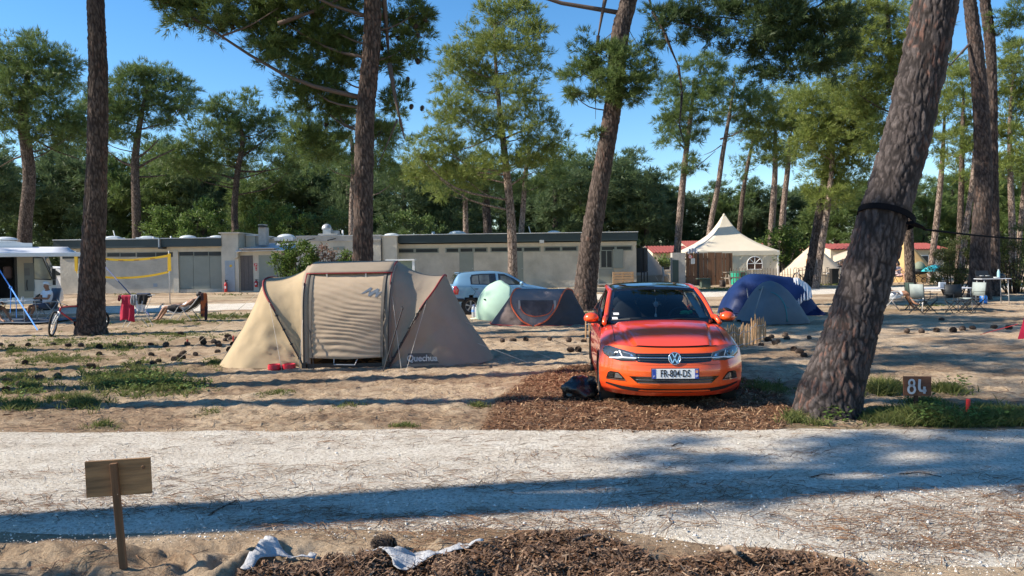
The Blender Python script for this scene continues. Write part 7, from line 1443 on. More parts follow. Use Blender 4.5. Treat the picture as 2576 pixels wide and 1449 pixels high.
def sign_back():
 b = G(318, 1424); k = mpp(b.y); T = thing('number_sign', 'pale wooden sign seen from behind on a stake at the lower left', 'sign', b, rot=(0, R_(-3.5), R_(8))); zc = Z(308, 1201, b.y); W_, H_ = 156*k, 92*k
 mb = MB(); mb.box((0, .012, zc), (W_, .020, H_), rot=(0, R_(2.2), 0)); mb.build('board', SGW, T, bevel=.002); mb = MB(); mb.box((-.012, -.012, zc*.5+.04), (17*k, .026, zc+H_*.47)); mb.build('stake', SGP, T, bevel=.002); mb = MB(); mb.lathe((0.0, -.026, zc-H_*.42), [(.003, 0), (.003, .003)], 8, rot=Euler((R_(90), 0, 0)).to_matrix()); mb.build('screw', CHROME, T)
 mb = MB(); mb.lathe((W_*.40, -.0005, zc+H_*.22), [(.011, 0), (.009, .003), (.004, .001)], 12, rot=Euler((R_(90), 0, 0)).to_matrix()); mb.build('knot', SGP, T)
sign_back()
def stake(x, y, hD, label, r=.022):
 p = G(x, y); k = mpp(p.y); mb = MB(); mb.tube([(0, 0, -.05), (0, 0, hD*k*.97), (0, 0, hD*k)], [r, r, r*.7], 8); o = mb.build('marker_stake', RED if hD > 30 else mat('stake_red', (.55, .06, .05), .6, .15, 10)); o.location = p; o.rotation_euler = (0, random.uniform(-.04, .06), 0); tag(o, label, 'stake')
stake(2434, 1048, 45, 'bright red marker stake in the grass right of the number sign'); stake(472, 866, 12, 'small red marker peg among the pine cones left of the beige tent', .02); stake(587, 860, 16, 'red marker peg close to the left edge of the beige tent', .016)
def strap():
 Yl = 8.45; P = [At(x, y, Yl) for x, y in ((2168, 536), (2224, 553), (2284, 566))]; c = At(2229, 546, Yl); base = c.copy(); T = thing('hammock_strap', 'black hammock strap round the leaning trunk with its rope running off to the right', 'strap', base); r = 64*mpp(Yl); mb = MB(); V = []
 d = (At(2262, 360, Yl)-At(2178, 720, Yl)).normalized()
 for a in np.linspace(0, 2*math.pi, 40, endpoint=False):
  p = Vector((math.cos(a)*r, math.sin(a)*r, -.10*math.cos(a)-.06*math.sin(a))); V.append([p-d*.032, p+d*.032])
 mb.grid(V+[V[0]]); mb.build('band', mat('strap_black', (.006, .006, .008), .9, spec=.1), T, solid=.016)
 e = Vector((r*1.02, -.06, -.115)); mb = MB(); mb.tube([e+Vector((-.14, -.17, .04)), e+Vector((0, -.10, .0)), e+Vector((.10, -.03, -.03))], [.055, .045, .014], 8, flat=.35); mb.build('loop', mat('strap_black', (.008, .008, .010)), T)
 far = At(2640, 604, 10.5)-base; a = e+Vector((.08, -.03, -.03)); mb = MB(); mb.tube(catmull([a, a.lerp(far, .5)+Vector((0, 0, -.02)), far], 12), .011, 6); mb.build('rope', mat('strap_black', (.008, .008, .010)), T)
strap()
# ================================================================ PEOPLE
SKIN = mat('skin', (.42, .235, .155), .55, .06, 9, spec=.3, trans=.05); SKIN_D = mat('skin_tanned', (.30, .155, .095), .55, .06, 9, spec=.3); HAIR = mat('hair_dark', (.018, .013, .010), .6, .2, 30); SHIRT_W = mat('shirt_white', (.72, .73, .76), .85, .04, 6, .3, 20); SHORTS = mat('shorts_dark', (.018, .018, .022), .85, .1, 9, .3, 20)
def skinned(name, chains, m, parent, sub=2):
 """one continuous surface grown round connected chains of (point, radius); chains that start where another passes share the joint"""
 V = []; Rr = []; E = []; key = {}
 def vi(p, r):
  k = tuple(round(c, 4) for c in p)
  if k not in key: key[k] = len(V); V.append(tuple(p)); Rr.append(r)
  return key[k]
 for ch in chains:
  ids = [vi(Vector(p), r) for p, r in ch]; E += list(zip(ids, ids[1:]))
 me = bpy.data.meshes.new(name); me.from_pydata(V, E, []); me.update(); me.materials.append(m)
 o = bpy.data.objects.new(name, me); COL.objects.link(o); o.parent = parent; o.modifiers.new('skin', 'SKIN'); sv = me.skin_vertices[0].data
 for i, r in enumerate(Rr): r = r if hasattr(r, '__len__') else (r, r); sv[i].radius = r
 sv[0].use_root = True; q = o.modifiers.new('sub', 'SUBSURF'); q.levels = q.render_levels = sub; o.modifiers['skin'].use_smooth_shade = True
 return o
def hand(w, d, up, s=1.0, curl=.5, thumb=1):
 """chains of a palm and five fingers: w wrist, d direction, up back of the hand"""
 w = Vector(w); d = Vector(d).normalized(); up = Vector(up); up = (up-d*up.dot(d)).normalized(); sd = d.cross(up); out = []; p = w+d*.045*s; k = w+d*.085*s; out.append([(w, .026*s), (p, (.036*s, .018*s)), (k, (.038*s, .016*s))])
 for i, l in enumerate((.070, .080, .074, .058)):
  b = k+sd*(.029-.0195*i)*s+d*.006*s; d2 = (d-up*curl*.6).normalized(); d3 = (d-up*curl*1.7).normalized(); m_ = b+d2*l*.5*s; out.append([(k, (.038*s, .016*s)), (b, .0095*s), (m_, .0088*s), (m_+d3*l*.5*s, .007*s)])
 t = p+sd*thumb*.034*s; out.append([(p, (.036*s, .018*s)), (t, .011*s), (t+(d*.7+sd*thumb*.6-up*.3).normalized()*.05*s, .0085*s)])
 return out
def person(name, label, loc, rz, Jn, top=None, legs=None, skin=SKIN, hair='short', face=True, glasses=False, cap=None, group=None, bare_feet=True, shoe=None, tank=False):
 """Jn: joint positions in the person's own frame (x right, y back, z up; the person faces -y)"""
 T = thing(name, label, 'person', loc, rz=rz, group=group); q = {k: Vector(v) for k, v in Jn.items()}; ch = []
 pel = q['pelvis']; chs = [(pel, (.155, .115)), (pel.lerp(q['chest'], .35), (.135, .10)), (q['chest'], (.165, .115)), (q['neck'], .055), (q['head'].lerp(q['neck'], .55), .060), (q['head'], (.078, .092)), (q['head']+(q['head']-q['neck']).normalized()*.085, (.060, .070))]; ch.append(chs)
 fwd = Vector(Jn.get('face', (0, -1, 0))).normalized(); hu = (q['head']-q['neck']).normalized(); fwd = (fwd-hu*fwd.dot(hu)).normalized(); hs = fwd.cross(hu)
 ch.append([(q['head'], (.078, .092)), (q['head']+fwd*.088-hu*.01, .016)])
 for s in (-1, 1): ch.append([(q['head'], (.078, .092)), (q['head']+hs*s*.082-hu*.008, (.012, .022))])
 for s, n in ((-1, 'l'), (1, 'r')):
  if 'sh'+n in q: ch.append([(q['chest'], (.165, .115)), (q['sh'+n], .058), (q['sh'+n].lerp(q['el'+n], .5), .046), (q['el'+n], .038), (q['el'+n].lerp(q['wr'+n], .4), .036), (q['wr'+n], .026)]); ch += hand(q['wr'+n], q['wr'+n]-q['el'+n], q.get('hu'+n, Vector((0, 0, 1))), curl=.5, thumb=-s)
  if 'kn'+n in q:
   ft = q['an'+n]; toe = q.get('to'+n, ft+Vector((0, -.17, -.05))); ch.append([(pel, (.155, .115)), (q['hi'+n], .085), (q['hi'+n].lerp(q['kn'+n], .5), .075), (q['kn'+n], .054), (q['kn'+n].lerp(ft, .3), .056), (q['kn'+n].lerp(ft, .75), .038), (ft, .036), (ft.lerp(toe, .55), (.040, .028)), (toe, (.036, .018))])
 skinned('figure', ch, skin, T)
 if top:
  c2 = [[(pel.lerp(q['chest'], -.05), (.165, .128)), (pel.lerp(q['chest'], .35), (.150, .118)), (q['chest'], (.180, .130)), (q['neck'].lerp(q['chest'], .35), .085)]]
  if not tank:
   for n in ('l', 'r'):
    if 'sh'+n in q: c2.append([(q['chest'], (.180, .130)), (q['sh'+n], .070), (q['sh'+n].lerp(q['el'+n], .55), .062)])
  skinned('shirt', c2, top, T)
 if legs:
  c3 = [[(pel.lerp(q['chest'], .18), (.160, .125)), (pel, (.172, .135))]]
  for n in ('l', 'r'): c3.append([(pel, (.172, .135)), (q['hi'+n], .102), (q['hi'+n].lerp(q['kn'+n], .5), .094), (q['hi'+n].lerp(q['kn'+n], .85), .086)])
  skinned('shorts', c3, legs, T)
 hd = q['head']+hu*.02; Mr = Matrix((hs, -fwd, hu)).transposed()
 if hair:
  mb = MB(); mb.ell((0, .022, .045), (.092, .098, .085), 16, 10, noise=.06, zmin=-.75)
  if hair == 'long': mb.ell((0, .075, -.05), (.085, .05, .13), 12, 8, noise=.1)
  o = mb.build('hair', HAIR, T, smooth=True); o.location = hd; o.rotation_euler = Mr.to_euler()
 if face:
  for s in (-1, 1): mb = MB(); mb.ell(hd+hs*s*.032+fwd*.080-hu*.012, (.011, .011, .008), 8, 6); mb.build('eye', INK, T)
  mb = MB(); mb.ell(hd+fwd*.080-hu*.075, (.024, .010, .007), 8, 6); mb.build('mouth', mat('lips', (.32, .11, .09), .5), T)
 if glasses:
  mb = MB()
  for s in (-1, 1): mb.ell((s*.034, -.088, -.010), (.030, .010, .021), 12, 8); mb.tube([(s*.062, -.085, -.004), (s*.086, .0, .0)], .004, 5)
  mb.tube([(-.01, -.093, -.005), (.01, -.093, -.005)], .004, 5); o = mb.build('sunglasses', BLACK, T); o.location = hd; o.rotation_euler = Mr.to_euler()
 if cap:
  mb = MB(); mb.ell((0, .005, .035), (.098, .108, .085), 18, 10, zmin=-.15); mb.lathe((0, -.10, .03), [(.085, 0), (.085, .008)], 18); o = mb.build('cap', cap, T, smooth='auto'); o.location = hd; o.rotation_euler = Mr.to_euler()
 return T
def frame_of(x, y, rz): p = G(x, y); return p, R_(rz)
TUBE = mat('tube_steel', (.42, .42, .42), .6, metal=.1)
def sunbather():
 p = G(455, 808); rz = R_(-92)     # the person's -y points to image left: rotate (0,-1) to (-1,0)
 Jn = dict(pelvis=(0, .02, .40), chest=(0, .40, .60), neck=(0, .56, .735), head=(0, .655, .835), face=(0, -.75, .45), shl=(-.175, .47, .66), ell=(-.23, .22, .50), wrl=(-.19, -.02, .545), shr=(.175, .47, .66), elr=(.23, .22, .50), wrr=(.19, -.02, .55),
   hil=(-.10, -.02, .40), knl=(-.13, -.46, .475), anl=(-.14, -.74, .09), tol=(-.15, -.90, .03), hir=(.10, -.02, .40), knr=(.14, -.45, .47), anr=(.15, -.70, .09), tor=(.16, -.86, .03))
 person('person', 'person in sunglasses, white vest and dark shorts dozing in a reclining chair', p, rz, Jn, SHIRT_W, SHORTS, SKIN, 'long', glasses=True, tank=True)
 T = thing('reclining_chair', 'metal framed reclining camp chair under the dozing sunbather', 'chair', p, rz=rz); m = mat('sling_dark', (.05, .055, .065), .8)
 mb = MB(); mb.grid([[Vector((x, a[0], a[1])) for x in (-.27, 0, .27)] for a in ((-.30, .36), (-.1, .285), (.10, .295), (.22, .36), (.42, .47), (.62, .66), (.74, .82))]); mb.build('sling', m, T, smooth=True, solid=.01)
 for s in (-1, 1):
  for ln in ([(s*.28, -.30, .37), (s*.28, -.08, .28), (s*.28, .12, .285)], [(s*.28, .12, .285), (s*.28, .45, .47), (s*.28, .74, .82)]): mb = MB(); mb.tube(catmull(ln, 8), .013, 8); mb.build('side_rail', TUBE, T, smooth=True)
  for ln in ([(s*.30, .10, .54), (s*.30, -.05, .3), (s*.30, -.28, .0)], [(s*.30, .10, .54), (s*.30, .30, .28), (s*.30, .52, .0)]): mb = MB(); mb.tube(catmull(ln, 8), .013, 8); mb.build('leg', TUBE, T, smooth=True)
  mb = MB(); mb.box((s*.30, .05, .545), (.05, .42, .025)); mb.build('armrest', mat('armrest_grey', (.12, .12, .13), .6), T, bevel=.008)
 Mw = Matrix.Translation(p) @ Matrix.Rotation(rz, 4, 'Z'); mb = MB(); P = []
 for i in range(14):
  row = []
  for j in range(22):
   u = i/13; v = j/21; x = -.20+.40*u
   if v < .12: pt = Vector((x, .70+.05*v/.12, .88+.02*v/.12))
   else: z = .90-(v-.12)*1.0*(.86+.14*(u < .55)); pt = Vector((x, .775+.03*math.sin(u*9+v*3), z))
   row.append(Mw @ pt-p)
  P.append(row)
 mb.grid(P); TM = mat('towel_orange', (.42, .11, .035), .95, bump=.3, bscale=30, col2=(.05, .025, .03), vscale=2.3, var_lo=.47, var_hi=.55); o = mb.build('towel', TM, smooth=True, solid=.014); o.location = p; tag(o, 'orange and dark towel hanging from the head of the reclining chair', 'towel')
sunbather()
def rack():
 p = G(345, 822); k = mpp(p.y); T = thing('drying_rack', 'folding wire drying rack with washing on it beside the left trunk', 'drying rack', p, rz=R_(4)); x0, x1 = -30*k, 37*k; h = .93
 mb = MB()
 for y in (-.28, .28): mb.tube([(x0, y, h), (x1, y, h)], .010, 6)
 for x in (x0, x1): mb.tube([(x, -.28, h), (x, .28, h)], .010, 6)
 for i in range(1, 12): y = -.28+.56*i/12; mb.tube([(x0, y, h), (x1, y, h)], .004, 4)
 mb.build('top_frame', WHITE, T)
 for sx, a, b in ((x0*.85, x0*.85+.22, x0*.85-.05), (x1*.80, x1*.80-.22, x1*.80+.05)):
  for y in (-.28, .28): mb = MB(); mb.tube([(sx, y, h), (a, y, .42), (b-.0, -y*.2+y*.8, 0)], .010, 6); mb.build('leg', TUBE, T)
 mb = MB(); mb.tube([(x0*.5, -.28, .42), (x1*.5, -.28, .42)], .008, 6); mb.build('brace', TUBE, T)
 def hang(name, label, xa, xb, y, zt, zb, m, taper=0.0, sway=.03):
  P = [[Vector((xa+(xb-xa)*u+taper*(v)*(u-.5)+.012*math.sin(v*7+u*5), y+sway*math.sin(u*14+v*2)*v-.02*v, zt+(zb-zt)*v*(1-.05*math.sin(u*5)))) for v in np.linspace(0, 1, 14)] for u in np.linspace(0, 1, 18)]
  P = [[Vector((r[0].x, y+.20, zt-.10))]+[Vector((r[0].x, y+.10, zt+.012))]+r for r in P]; mb = MB(); mb.grid(P); o = mb.build(name, m, smooth=True, solid=.008); o.location = p; o.rotation_euler = (0, 0, R_(4)); tag(o, label, 'laundry')
 hang('towel', 'crimson red towel hanging from the drying rack', -.30, .02, -.30, h+.01, .20, mat('towel_red', (.42, .02, .055), .95, .08, 5, .3, 30), .12)
 hang('shirt', 'white shirt hanging from the drying rack under the black garment', .05, .42, -.31, h+.01, .46, mat('cloth_white', (.72, .71, .72), .9, .05, 5), -.14, .05); hang('garment', 'black garment folded over the right end of the drying rack', .14, .46, -.335, h+.03, .68, mat('cloth_black', (.015, .015, .017), .9, .1, 5), -.05); hang('garment', 'grey garment on the drying rack between the red towel and the white shirt', -.04, .10, -.325, h+.02, .66, mat('cloth_grey', (.30, .30, .31), .9, .1, 5), .0, .05); hang('garment', 'dark blue garment lying on top of the drying rack', .02, .40, -.05, h+.05, .86, mat('cloth_navy', (.03, .05, .10), .9, .1, 5)); hang('garment', 'small dark crimson garment at the left end of the drying rack', -.40, -.32, -.30, h+.01, .78, mat('cloth_wine', (.12, .012, .025), .9), .0)
rack()
def bicycle(name, label, P, rz, lean, frame, s=1.0, steer=0.0, fork=WHITE):
 T = thing(name, label, 'bicycle', P, rot=Euler((R_(lean), 0, rz), 'XYZ'), scale=s); r = .335
 def wh(x, st):
  e = bpy.data.objects.new('wheel', None); COL.objects.link(e); e.parent = T; e.location = (x, 0, r); e.rotation_euler = (0, 0, st); mb = MB(); mb.tube([(r*.93*math.cos(a), 0, r*.93*math.sin(a)) for a in np.linspace(0, 2*math.pi, 41)], .027, 8); mb.build('tyre', RUBBER, e, smooth=True); mb = MB(); mb.tube([(r*.83*math.cos(a), 0, r*.83*math.sin(a)) for a in np.linspace(0, 2*math.pi, 41)], .010, 6); mb.build('rim', ALLOY, e, smooth=True); mb = MB()
  for i in range(20): a = i*2*math.pi/20; mb.tube([(.0, .02*(-1)**i, 0), (r*.83*math.cos(a), 0, r*.83*math.sin(a))], .0018, 3)
  mb.build('spokes', GREY, e); mb = MB(); mb.lathe((0, -.035, 0), [(.022, 0), (.022, .07)], 10, rot=Euler((R_(-90), 0, 0)).to_matrix()); mb.build('hub', GREY, e)
 wh(-.53, steer); wh(.53, 0)
 A = dict(head=Vector((-.37, 0, .78)), headb=Vector((-.40, 0, .66)), bb=Vector((.06, 0, .29)), seat=Vector((.22, 0, .80)), rh=Vector((.53, 0, r)), fh=Vector((-.53, 0, r)))
 mb = MB()
 for a, b, rr in (('head', 'seat', .019), ('headb', 'bb', .024), ('seat', 'bb', .019)): mb.tube([A[a], A[b]], rr, 8)
 for y in (-.05, .05): mb.tube([A['bb']+Vector((0, y*.5, 0)), A['rh']+Vector((0, y, 0))], .010, 6); mb.tube([A['seat']+Vector((-.005, y*.3, -.06)), A['rh']+Vector((0, y, 0))], .009, 6)
 mb.tube([A['head']+Vector((.005, 0, .03)), A['headb']], .025, 8); mb.build('frame', frame, T, smooth=True)
 mb = MB()
 for y in (-.055, .055): mb.tube([A['headb']+Vector((-.01, y, -.02)), A['fh']+Vector((0, y, 0))], .016, 7)
 mb.tube([A['headb']+Vector((-.01, -.055, -.02)), A['headb']+Vector((-.01, .055, -.02))], .018, 7); mb.build('fork', fork, T, smooth=True)
 mb = MB(); mb.tube([A['head'], A['head']+Vector((-.03, 0, .12))], .015, 6); hb = A['head']+Vector((-.04, 0, .12)); mb.tube(catmull([hb+Vector((.06, -.33, .02)), hb+Vector((0, -.15, .02)), hb, hb+Vector((0, .15, .02)), hb+Vector((.06, .33, .02))], 14), .013, 8); mb.tube([hb+Vector((.0, -.22, 0)), hb+Vector((-.05, -.24, -.03))], .008, 5); mb.tube([hb+Vector((.0, .22, 0)), hb+Vector((-.05, .24, -.03))], .008, 5); mb.build('handlebar', BLACK, T, smooth=True)
 mb = MB(); mb.ell(A['seat']+Vector((.03, 0, .17)), (.14, .07, .035), 12, 8); mb.tube([A['seat'], A['seat']+Vector((.02, 0, .15))], .014, 6); mb.build('saddle', BLACK, T, smooth=True)
 mb = MB(); mb.lathe(A['bb']+Vector((0, .03, 0)), [(.09, 0), (.09, .008)], 20, rot=Euler((R_(-90), 0, 0)).to_matrix()); mb.tube([A['bb']+Vector((0, .05, 0)), A['bb']+Vector((.12, .06, -.12))], .009, 6); mb.tube([A['bb']+Vector((0, -.05, 0)), A['bb']+Vector((-.12, -.06, .12))], .009, 6); mb.box(A['bb']+Vector((.12, .10, -.12)), (.09, .08, .02)); mb.box(A['bb']+Vector((-.12, -.10, .12)), (.09, .08, .02)); mb.build('crank', BLACK, T); return T
p = G(160, 845); bicycle('bicycle', 'red mountain bike with white fork leaning against the left trunk', (p.x+.08, p.y+.35, 0), R_(50), 15, mat('frame_red', (.42, .02, .03), .3, coat=.5), 1.0, R_(55))
DKF = mat('frame_dark', (.03, .03, .035), .4)
p = Vector((X(2020, 43.8), 43.8, float(rise(43.8)))); bicycle('bicycle', 'dark bicycle before the left bell tent, left of the crossing stems', p, R_(30), 0, DKF, 1.0)
p = Vector((X(2100, 43.5), 43.5, float(rise(43.5)))); bicycle('bicycle', 'dark bicycle on the shaded side of the left bell tent', p, R_(-15), 0, DKF, 1.0)
# ================================================================ CAMPER WITH AWNING
def camper():
 Yc = 30.2; g = float(rise(Yc)); k = mpp(Yc); base = Vector((X(60, Yc), Yc, g)); TH = R_(27); T = thing('camper_van', 'white motorhome with its side door open at the left edge', 'camper', base, rz=TH); xw = lambda x: (X(x, Yc)-base.x)*(.84 if x > 60 else .86)
 def rail_x(xd, ly):
  t = (xd-CX)/Fpx; c, s = math.cos(TH), math.sin(TH); return (t*(base.y+ly*c)-base.x+ly*s)/(c-t*s)
 loc_ = lambda v: Matrix.Rotation(-TH, 3, 'Z') @ (Vector(v)-base); zw = lambda x, y: Z(x, y, Yc)-g; Wd = 2.2
 CW = mat('camper_white', (.72, .72, .71), .35, .03, 3, coat=.4)
 prof = [(-13.0, .35), (-13.0, 2.95), (xw(-20), zw(30, 604)), (xw(40), zw(40, 606)), (xw(62), zw(60, 611)), (xw(75), zw(75, 625)), (xw(112), zw(112, 640)), (xw(122), zw(122, 672)), (xw(135), zw(135, 700)), (xw(150), zw(150, 735)), (xw(152), zw(152, 758)), (xw(150), .30)]
 doorx0, doorx1 = xw(-40), xw(44); mb = MB(); m = len(prof)
 mb.poly([(x, Wd, z) for x, z in prof], .02, (0, 1, 0)); mb.grid([[(x, y, z) for x, z in prof] for y in (0, Wd)], flip=False)
 near = [p for p in prof]; zl = .55; zt = zw(0, 640)
 mb.poly([(doorx1, 0, .30)]+[(x, 0, z) for x, z in prof[::-1] if x > doorx1]+[(doorx1, 0, zw(44, 607))], .02, (0, -1, 0)); mb.poly([(doorx0, 0, zt), (doorx1, 0, zt), (doorx1, 0, zw(44, 607)), (xw(-20), 0, zw(30, 604)), (doorx0, 0, 2.94)], .02, (0, -1, 0)); mb.poly([(-13, 0, .35), (doorx0, 0, .35), (doorx0, 0, 2.94), (-13, 0, 2.95)], .02, (0, -1, 0)); mb.poly([(doorx0, 0, .30), (doorx1, 0, .30), (doorx1, 0, zl), (doorx0, 0, zl)], .02, (0, -1, 0)); mb.build('body', CW, T)
 mb = MB(); mb.add([(doorx0-.3, 1.4, .4), (doorx1+.2, 1.4, .4), (doorx1+.2, 1.4, 2.6), (doorx0-.3, 1.4, 2.6), (doorx0-.3, .03, .55), (doorx1+.2, .03, .55)], [(0, 1, 2, 3), (0, 4, 5, 1)]); mb.build('interior', mat('camper_inside', (.025, .028, .035), .8), T)
 mb = MB(); mb.box(((xw(10)+xw(24))/2, .5, 1.55), (.30, .3, .5)); mb.build('headrest', mat('seat_pinkgrey', (.15, .10, .10), .8), T, bevel=.08)
 d = MB(); dx0, dx1 = xw(45), xw(84); d.b2((dx0, -.06, .55), (dx1, -.022, zt)); dd = d.build('open_door', mat('door_cream', (.42, .37, .28), .6, .04, 3), T); mb = MB(); mb.b2((dx0+.22, -.075, .8), (dx0+.55, -.062, zt-.35)); mb.build('door_pane', mat('door_window_grey', (.16, .17, .165), .3), dd); mb = MB(); mb.tube([(dx1-.20, -.10, 1.25), (dx1-.22, -.12, 1.05), (dx1-.20, -.10, .85)], .02, 6); mb.build('grab_handle', BLACK, dd); mb = MB(); mb.b2((dx1-.28, -.085, 1.42), (dx1-.1, -.062, 1.72)); mb.build('pocket', mat('pocket_grey', (.14, .14, .14), .6), dd); mb = MB(); mb.b2((xw(38), -.05, .55), (xw(44), -.022, zt)); mb.build('door_frame', BLACK, T)
 win = [(xw(86), zw(86, 646)), (xw(110), zw(110, 648)), (xw(122), zw(122, 676)), (xw(131), zw(131, 697)), (xw(131), zw(131, 704)), (xw(86), zw(86, 702))]; mb = MB(); mb.poly([(x, -.024, z) for x, z in win], .008, (0, -1, 0)); w = mb.build('cab_window', mat('cab_glass', (.20, .24, .25), .08, .3, 1.2, coat=.8), T); mb = MB(); mb.tube([(x, -.035, z) for x, z in win+win[:1]], .02, 5); mb.build('window_seal', BLACK, w)
 mb = MB(); mb.grid([[(xw(113), y, zw(113, 643)) for y in (.12, Wd-.12)], [(xw(123)+.03, y, zw(123, 672)) for y in (.12, Wd-.12)], [(xw(134)+.03, y, zw(134, 700)) for y in (.12, Wd-.12)]]); mb.build('windscreen', mat('cab_glass', (.2, .24, .25)), T, smooth=True)
 mr = MB(); mr.box((xw(139), -.22, zw(139, 690)), (.13, .16, .44)); mr.box((xw(139), -.20, zw(139, 711)), (.11, .14, .2)); mr.tube([(xw(134), -.02, zw(134, 700)), (xw(138), -.2, zw(138, 698))], .025, 6); mr.build('side_mirror', BLACK, T, bevel=.03)
 for x in (xw(98), xw(-220)): wheel_e = wheel(T, (x, .18, .34), .34, .2, -1) if False else None
 for x in (xw(112), xw(-150)):
  mb = MB(); mb.lathe((x, .24, .33), [(.20, -.10), (.30, -.11), (.335, -.06), (.335, .06), (.30, .11), (.20, .10)], 28, rot=Euler((R_(90), 0, 0)).to_matrix()); mb.build('wheel', RUBBER, T, smooth='auto'); mb = MB(); mb.grid([[(x+.40*math.cos(a), y, .33+.40*math.sin(a)) for a in np.linspace(0, math.pi, 16)] for y in (-.03, .4)]); mb.poly([(x+.40*math.cos(a), -.026, .33+.40*math.sin(a)) for a in np.linspace(0, math.pi, 16)], .004, (0, -1, 0)); mb.build('wheel_arch', BLACK, T)
 mb = MB(); mb.b2((xw(85), -.03, zw(85, 726)), (xw(88), -.022, zw(85, 704))); mb.b2((xw(86), -.028, .62), (xw(140), -.022, .66)); mb.build('trim', GREY, T)
 for zz in (zw(40, 613), zw(40, 618)): mb = MB(); mb.strip([(-13, -.03, zz+.02), (xw(60), -.03, zz)], .05, th=.008); mb.build('stripe', mat('stripe_blue', (.12, .15, .24), .4), T)
 mb = MB(); mb.ell((xw(10), 1.0, zw(10, 603)), (.45, .4, .14), 14, 8, zmin=0); mb.build('roof_vent', CW, T, smooth=True)
 Yf_ = Yc-2.7; zr = Z(100, 640, 27.6)-g; a0 = rail_x(-190, -2.7)-5.5; a1 = rail_x(206, -2.7); zc = zw(0, 622); P = [[Vector((a0+(a1-a0)*i/10+(.35*(1-j/6) if i == 0 else (-.55*(1-j/6) if i == 10 else 0)), -.05+(Yf_-Yc+.05)*j/6, zc+(zr+.05-zc)*j/6-.05*math.sin(math.pi*j/6))) for j in range(7)] for i in range(11)]; AW = mat('awning_white', (.74, .76, .80), .6, .03, 2, trans=.25); mb = MB(); mb.grid(P, flip=False); aw = mb.build('awning', AW, T, smooth=True, solid=.006); mb = MB(); mb.box(((a0+a1)/2, Yf_-Yc, zr), (a1-a0, .09, .15)); mb.build('front_rail', WHITE, aw, bevel=.02); mb = MB(); mb.box((a0/2+xw(85)/2, -.10, zc+.06), (xw(85)-a0, .2, .18)); mb.build('cassette', WHITE, aw)
 for x in (a0+.4,): mb = MB(); mb.tube([(x, Yf_-Yc, zr), (x, Yf_-Yc, 0)], .025, 6); mb.build('awning_leg', GREY, aw)
 BS = mat('strap_blue', (.03, .20, .62), .55); st = MB(); s0 = loc_(At(-6, 672, 25.6)); s1 = loc_(G(95, 831)); st.strip([s0, s1], .045, up=(.3, 0, 1), th=.006); so_ = st.build('storm_strap', BS, aw); kn = s0.lerp(s1, .36); mb = MB(); mb.tube(catmull([kn, kn+Vector((-.01, 0, -.4)), kn+Vector((-.03, 0, -.80))], 8), .012, 5); mb.tube(catmull([kn, kn+Vector((.12, 0, -.25)), kn+Vector((.13, 0, -.95))], 8), .012, 5); mb.ell(kn, (.05, .03, .05), 8, 6); mb.build('strap_tails', BS, so_)
 return T
camper()
p = Vector((X(118, 46), 46, float(rise(46)))); T = thing('parked_car', 'white car partly hidden between the motorhome and the building', 'car', p); mb = MB(); mb.grid([[(x, y, z) for x, z in [(-1.6, .3), (-1.7, .9), (-1.3, 1.45), (-.4, 1.6), (.6, 1.5), (1.2, 1.1), (2.1, .95), (2.2, .3)]] for y in (0, 1.7)]); mb.poly([(x, 0, z) for x, z in [(-1.6, .3), (-1.7, .9), (-1.3, 1.45), (-.4, 1.6), (.6, 1.5), (1.2, 1.1), (2.1, .95), (2.2, .3)]], .02, (0, -1, 0)); mb.build('body', WHITE, T); mb = MB(); mb.poly([(-1.2, -.025, .98), (-1.1, -.025, 1.4), (.5, -.025, 1.4), (1.0, -.025, 1.05)], .01, (0, -1, 0)); mb.build('side_window', GLASS_D, T)
for x in (-1.0, 1.4): mb = MB(); mb.lathe((x, .1, .3), [(.3, -.12), (.3, .12)], 20, rot=Euler((R_(90), 0, 0)).to_matrix()); mb.build('wheel', RUBBER, T)
def camp_table(name, label, p, L_, D_, h, m, legs=TUBE, rz=0.0, th=.03):
 T = thing(name, label, 'table', p, rz=rz); mb = MB(); mb.box((0, 0, h), (L_, D_, th)); mb.build('tabletop', m, T, bevel=.008)
 for sx in (-1, 1):
  for sy in (-1, 1): mb = MB(); mb.tube([(sx*L_*.40, sy*D_*.42, h-.02), (sx*L_*.44, sy*D_*.45, 0)], .014, 8); mb.build('leg', legs, T, smooth=True)
 mb = MB(); mb.tube([(-L_*.42, -D_*.44, .35*h), (-L_*.42, D_*.44, .35*h)], .010, 6); mb.tube([(L_*.42, -D_*.44, .35*h), (L_*.42, D_*.44, .35*h)], .010, 6); mb.build('brace', legs, T); return T
p = G(30, 812); camp_table('camping_table', 'light camping table under the awning of the motorhome', p, 1.45, .75, .72, mat('table_pale', (.55, .55, .54), .5))
for dx, lab, hh, m in ((.36, 'small pale cup on the table under the awning', .09, mat('cup_pale', (.55, .60, .55), .4)), (.64, 'clear glass beside the sitting camper on the table', .12, PET)):
 mb = MB(); mb.lathe((0, 0, 0), [(.035, 0), (.042, hh), (.036, hh), (.03, .012)], 14); o = mb.build('cup', m, smooth='auto'); o.location = p+Vector((dx-.2, -.1, .736)); tag(o, lab, 'cup')
mb = MB(); mb.box((0, 0, .02), (.42, .28, .04)); o = mb.build('tray', mat('tray_pale', (.50, .56, .52), .5), bevel=.01); o.location = p+Vector((-.35, -.1, .737)); tag(o, 'flat pale tray on the left half of the table under the awning', 'tray')
